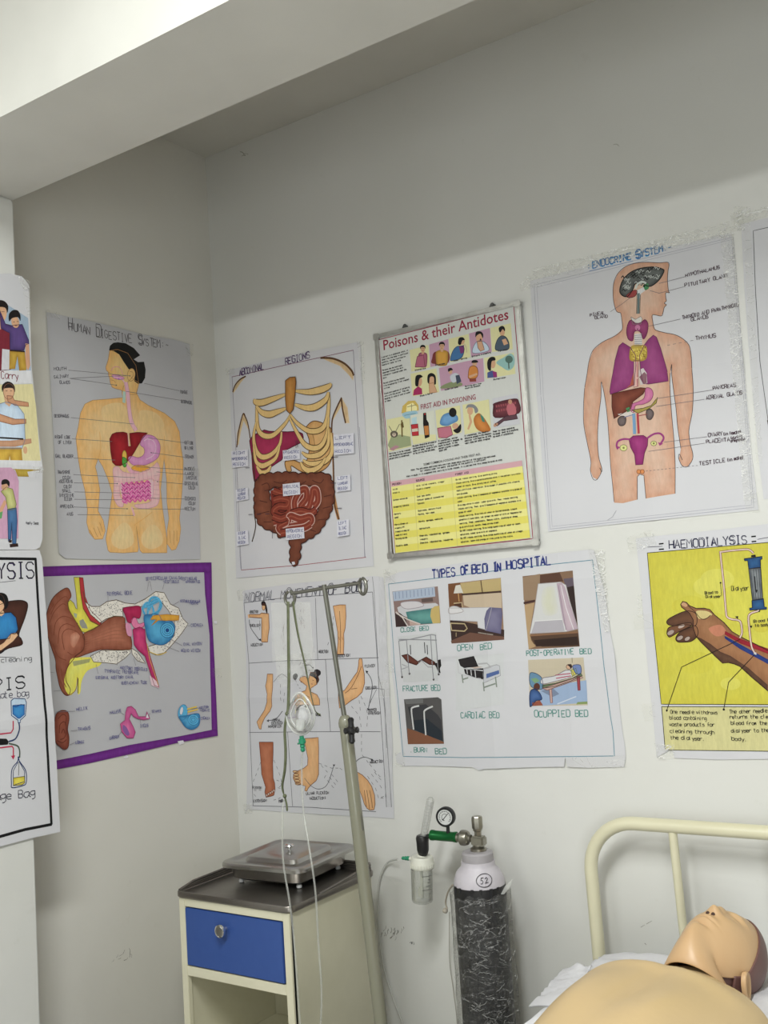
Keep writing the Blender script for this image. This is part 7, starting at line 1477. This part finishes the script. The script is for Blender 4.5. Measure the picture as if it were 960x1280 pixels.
bm = bmesh.new(); tube(bm, [surf(-.027 + .054 * k / 16, -.0475 - .003 * math.cos((k - 8) / 8 * 2.2)) for k in range(17)], [.0005] + [.0013] * 15 + [.0005], 6); bm_obj('mouth_line', bm, mat('mouth_shade', (.27, .13, .06), .5), rt)
for sg in (1, -1):
    bm = bmesh.new(); tube(bm, [surf(sg * (.018 + .026 * k / 12), .006 - .006 * math.sin(PI * k / 12)) for k in range(13)], .0007, 6); bm_obj('closed_eyelid', bm, mat('lid_shade', (.40, .24, .11), .5), rt)
# jaw edge of the mask and the neck inside it
bm = bmesh.new(); P = []
for k in range(25):
    a = -1.25 + 2.5 * k / 24; P.append(Vector((OX + .078 * math.sin(a), -.452 + .035 * (1 - math.cos(a)) * 1.4, OZ + .118 * math.cos(a) ** .6 * .95 + .004)))
bm = bmesh.new(); lathe(bm, [(.052, -.03), (.054, .02), (.056, .075), (.050, .10)], (OX, -.478, OZ + .060), (0, 1, .12), 36); bm_obj('neck', bm, mat('neck_dark', (.20, .11, .05), .5), rt)
# ears: shell with a rolled rim, leaning on the mask
for sg in (1, -1):
    c = loc(sg * .0785, -.030, -.028); Rm = Matrix.Rotation(HY, 3, 'Z') @ Matrix.Rotation(sg * .35, 3, 'Z'); V, F_ = [], []; NA = 36
    for r_, dp in ((1.0, .000), (1.06, .006), (1.0, .011), (.86, .010), (.72, .005), (.40, .003), (.02, .006)):
        for k in range(NA):
            a = 2 * PI * k / NA; wx = .0165 * (1 - .22 * math.cos(a) * -1 * 0) * (1 + .18 * math.sin(a)); V.append(c + Rm @ Vector((sg * (dp + .002), r_ * wx * math.cos(a), r_ * .027 * math.sin(a))))
    for j in range(6):
        for k in range(NA): F_.append((j * NA + k, j * NA + (k + 1) % NA, (j + 1) * NA + (k + 1) % NA, (j + 1) * NA + k))
    mesh_obj('ear', V, F_, M_FACE, rt)
rt.rotation_euler = (0, 0, math.radians(-9))

# ------------------------------------------------------------------ details belong to the part they sit on
def kid(root, name): return [o for o in bpy.data.objects if o.parent is root and o.name.split('.')[0] == name]
def attach(root_name, host, names):
    root = bpy.data.objects[root_name]; h = kid(root, host)[0]
    for n in names:
        for o in kid(root, n): o.parent = h; o.location = o.location - h.location
L_ = bpy.data.objects['bedside_locker']; kn = kid(L_, 'knob')
for o, host in zip(kn, ('drawer', 'door')): h = kid(L_, host)[0]; o.parent = h; o.location = o.location - h.location
attach('instrument_tray', 'lid', ['knob']); attach('instrument_tray', 'tray_body', ['foot'])
attach('drip_stand', 'cross_bar', ['hook']); attach('drip_stand', 'clamp_knob', ['clamp_screw'])
ds = bpy.data.objects['drip_stand']
for lg, ca in zip(kid(ds, 'leg'), kid(ds, 'castor')): ca.parent = lg; ca.location = ca.location - lg.location
attach('oxygen_mask', 'mask_cup', ['mask_rim', 'mask_ridge', 'nose_clip', 'socket']); attach('oxygen_mask', 'connector', ['connector_lug']); attach('oxygen_mask', 'strap', ['strap_knot'])
attach('oxygen_cylinder', 'cylinder_shoulder', ['number_mark', 'paint_drip']); attach('oxygen_cylinder', 'plastic_wrap', ['wrap_crease', 'wrap_flap'])
attach('oxygen_regulator', 'pressure_gauge', ['gauge_dial', 'dial_marking']); attach('oxygen_regulator', 'flow_tube', ['inner_tube', 'scale_marking']); attach('oxygen_regulator', 'bottle_cap', ['outlet_arm', 'outlet_nozzle']); attach('oxygen_regulator', 'humidifier_bottle', ['dip_tube', 'level_marking'])
attach('training_manikin', 'face', ['nostril', 'mouth_line', 'closed_eyelid', 'ear'])
for c in [o for o in bpy.data.objects if o.get('category') in ('chart', 'framed chart')]:
    hs = [o for o in bpy.data.objects if o.parent is c and o.name.split('.')[0] in ('paper_sheet', 'printed_sheet')]
    for o in [o for o in bpy.data.objects if o.parent is c and hs and o.name.split('.')[0] in ('photo_print', 'paper_label', 'border', 'lettering', 'printed_picture', 'printed_table', 'drawing')]: o.parent = hs[0]; o.location = o.location - hs[0].location
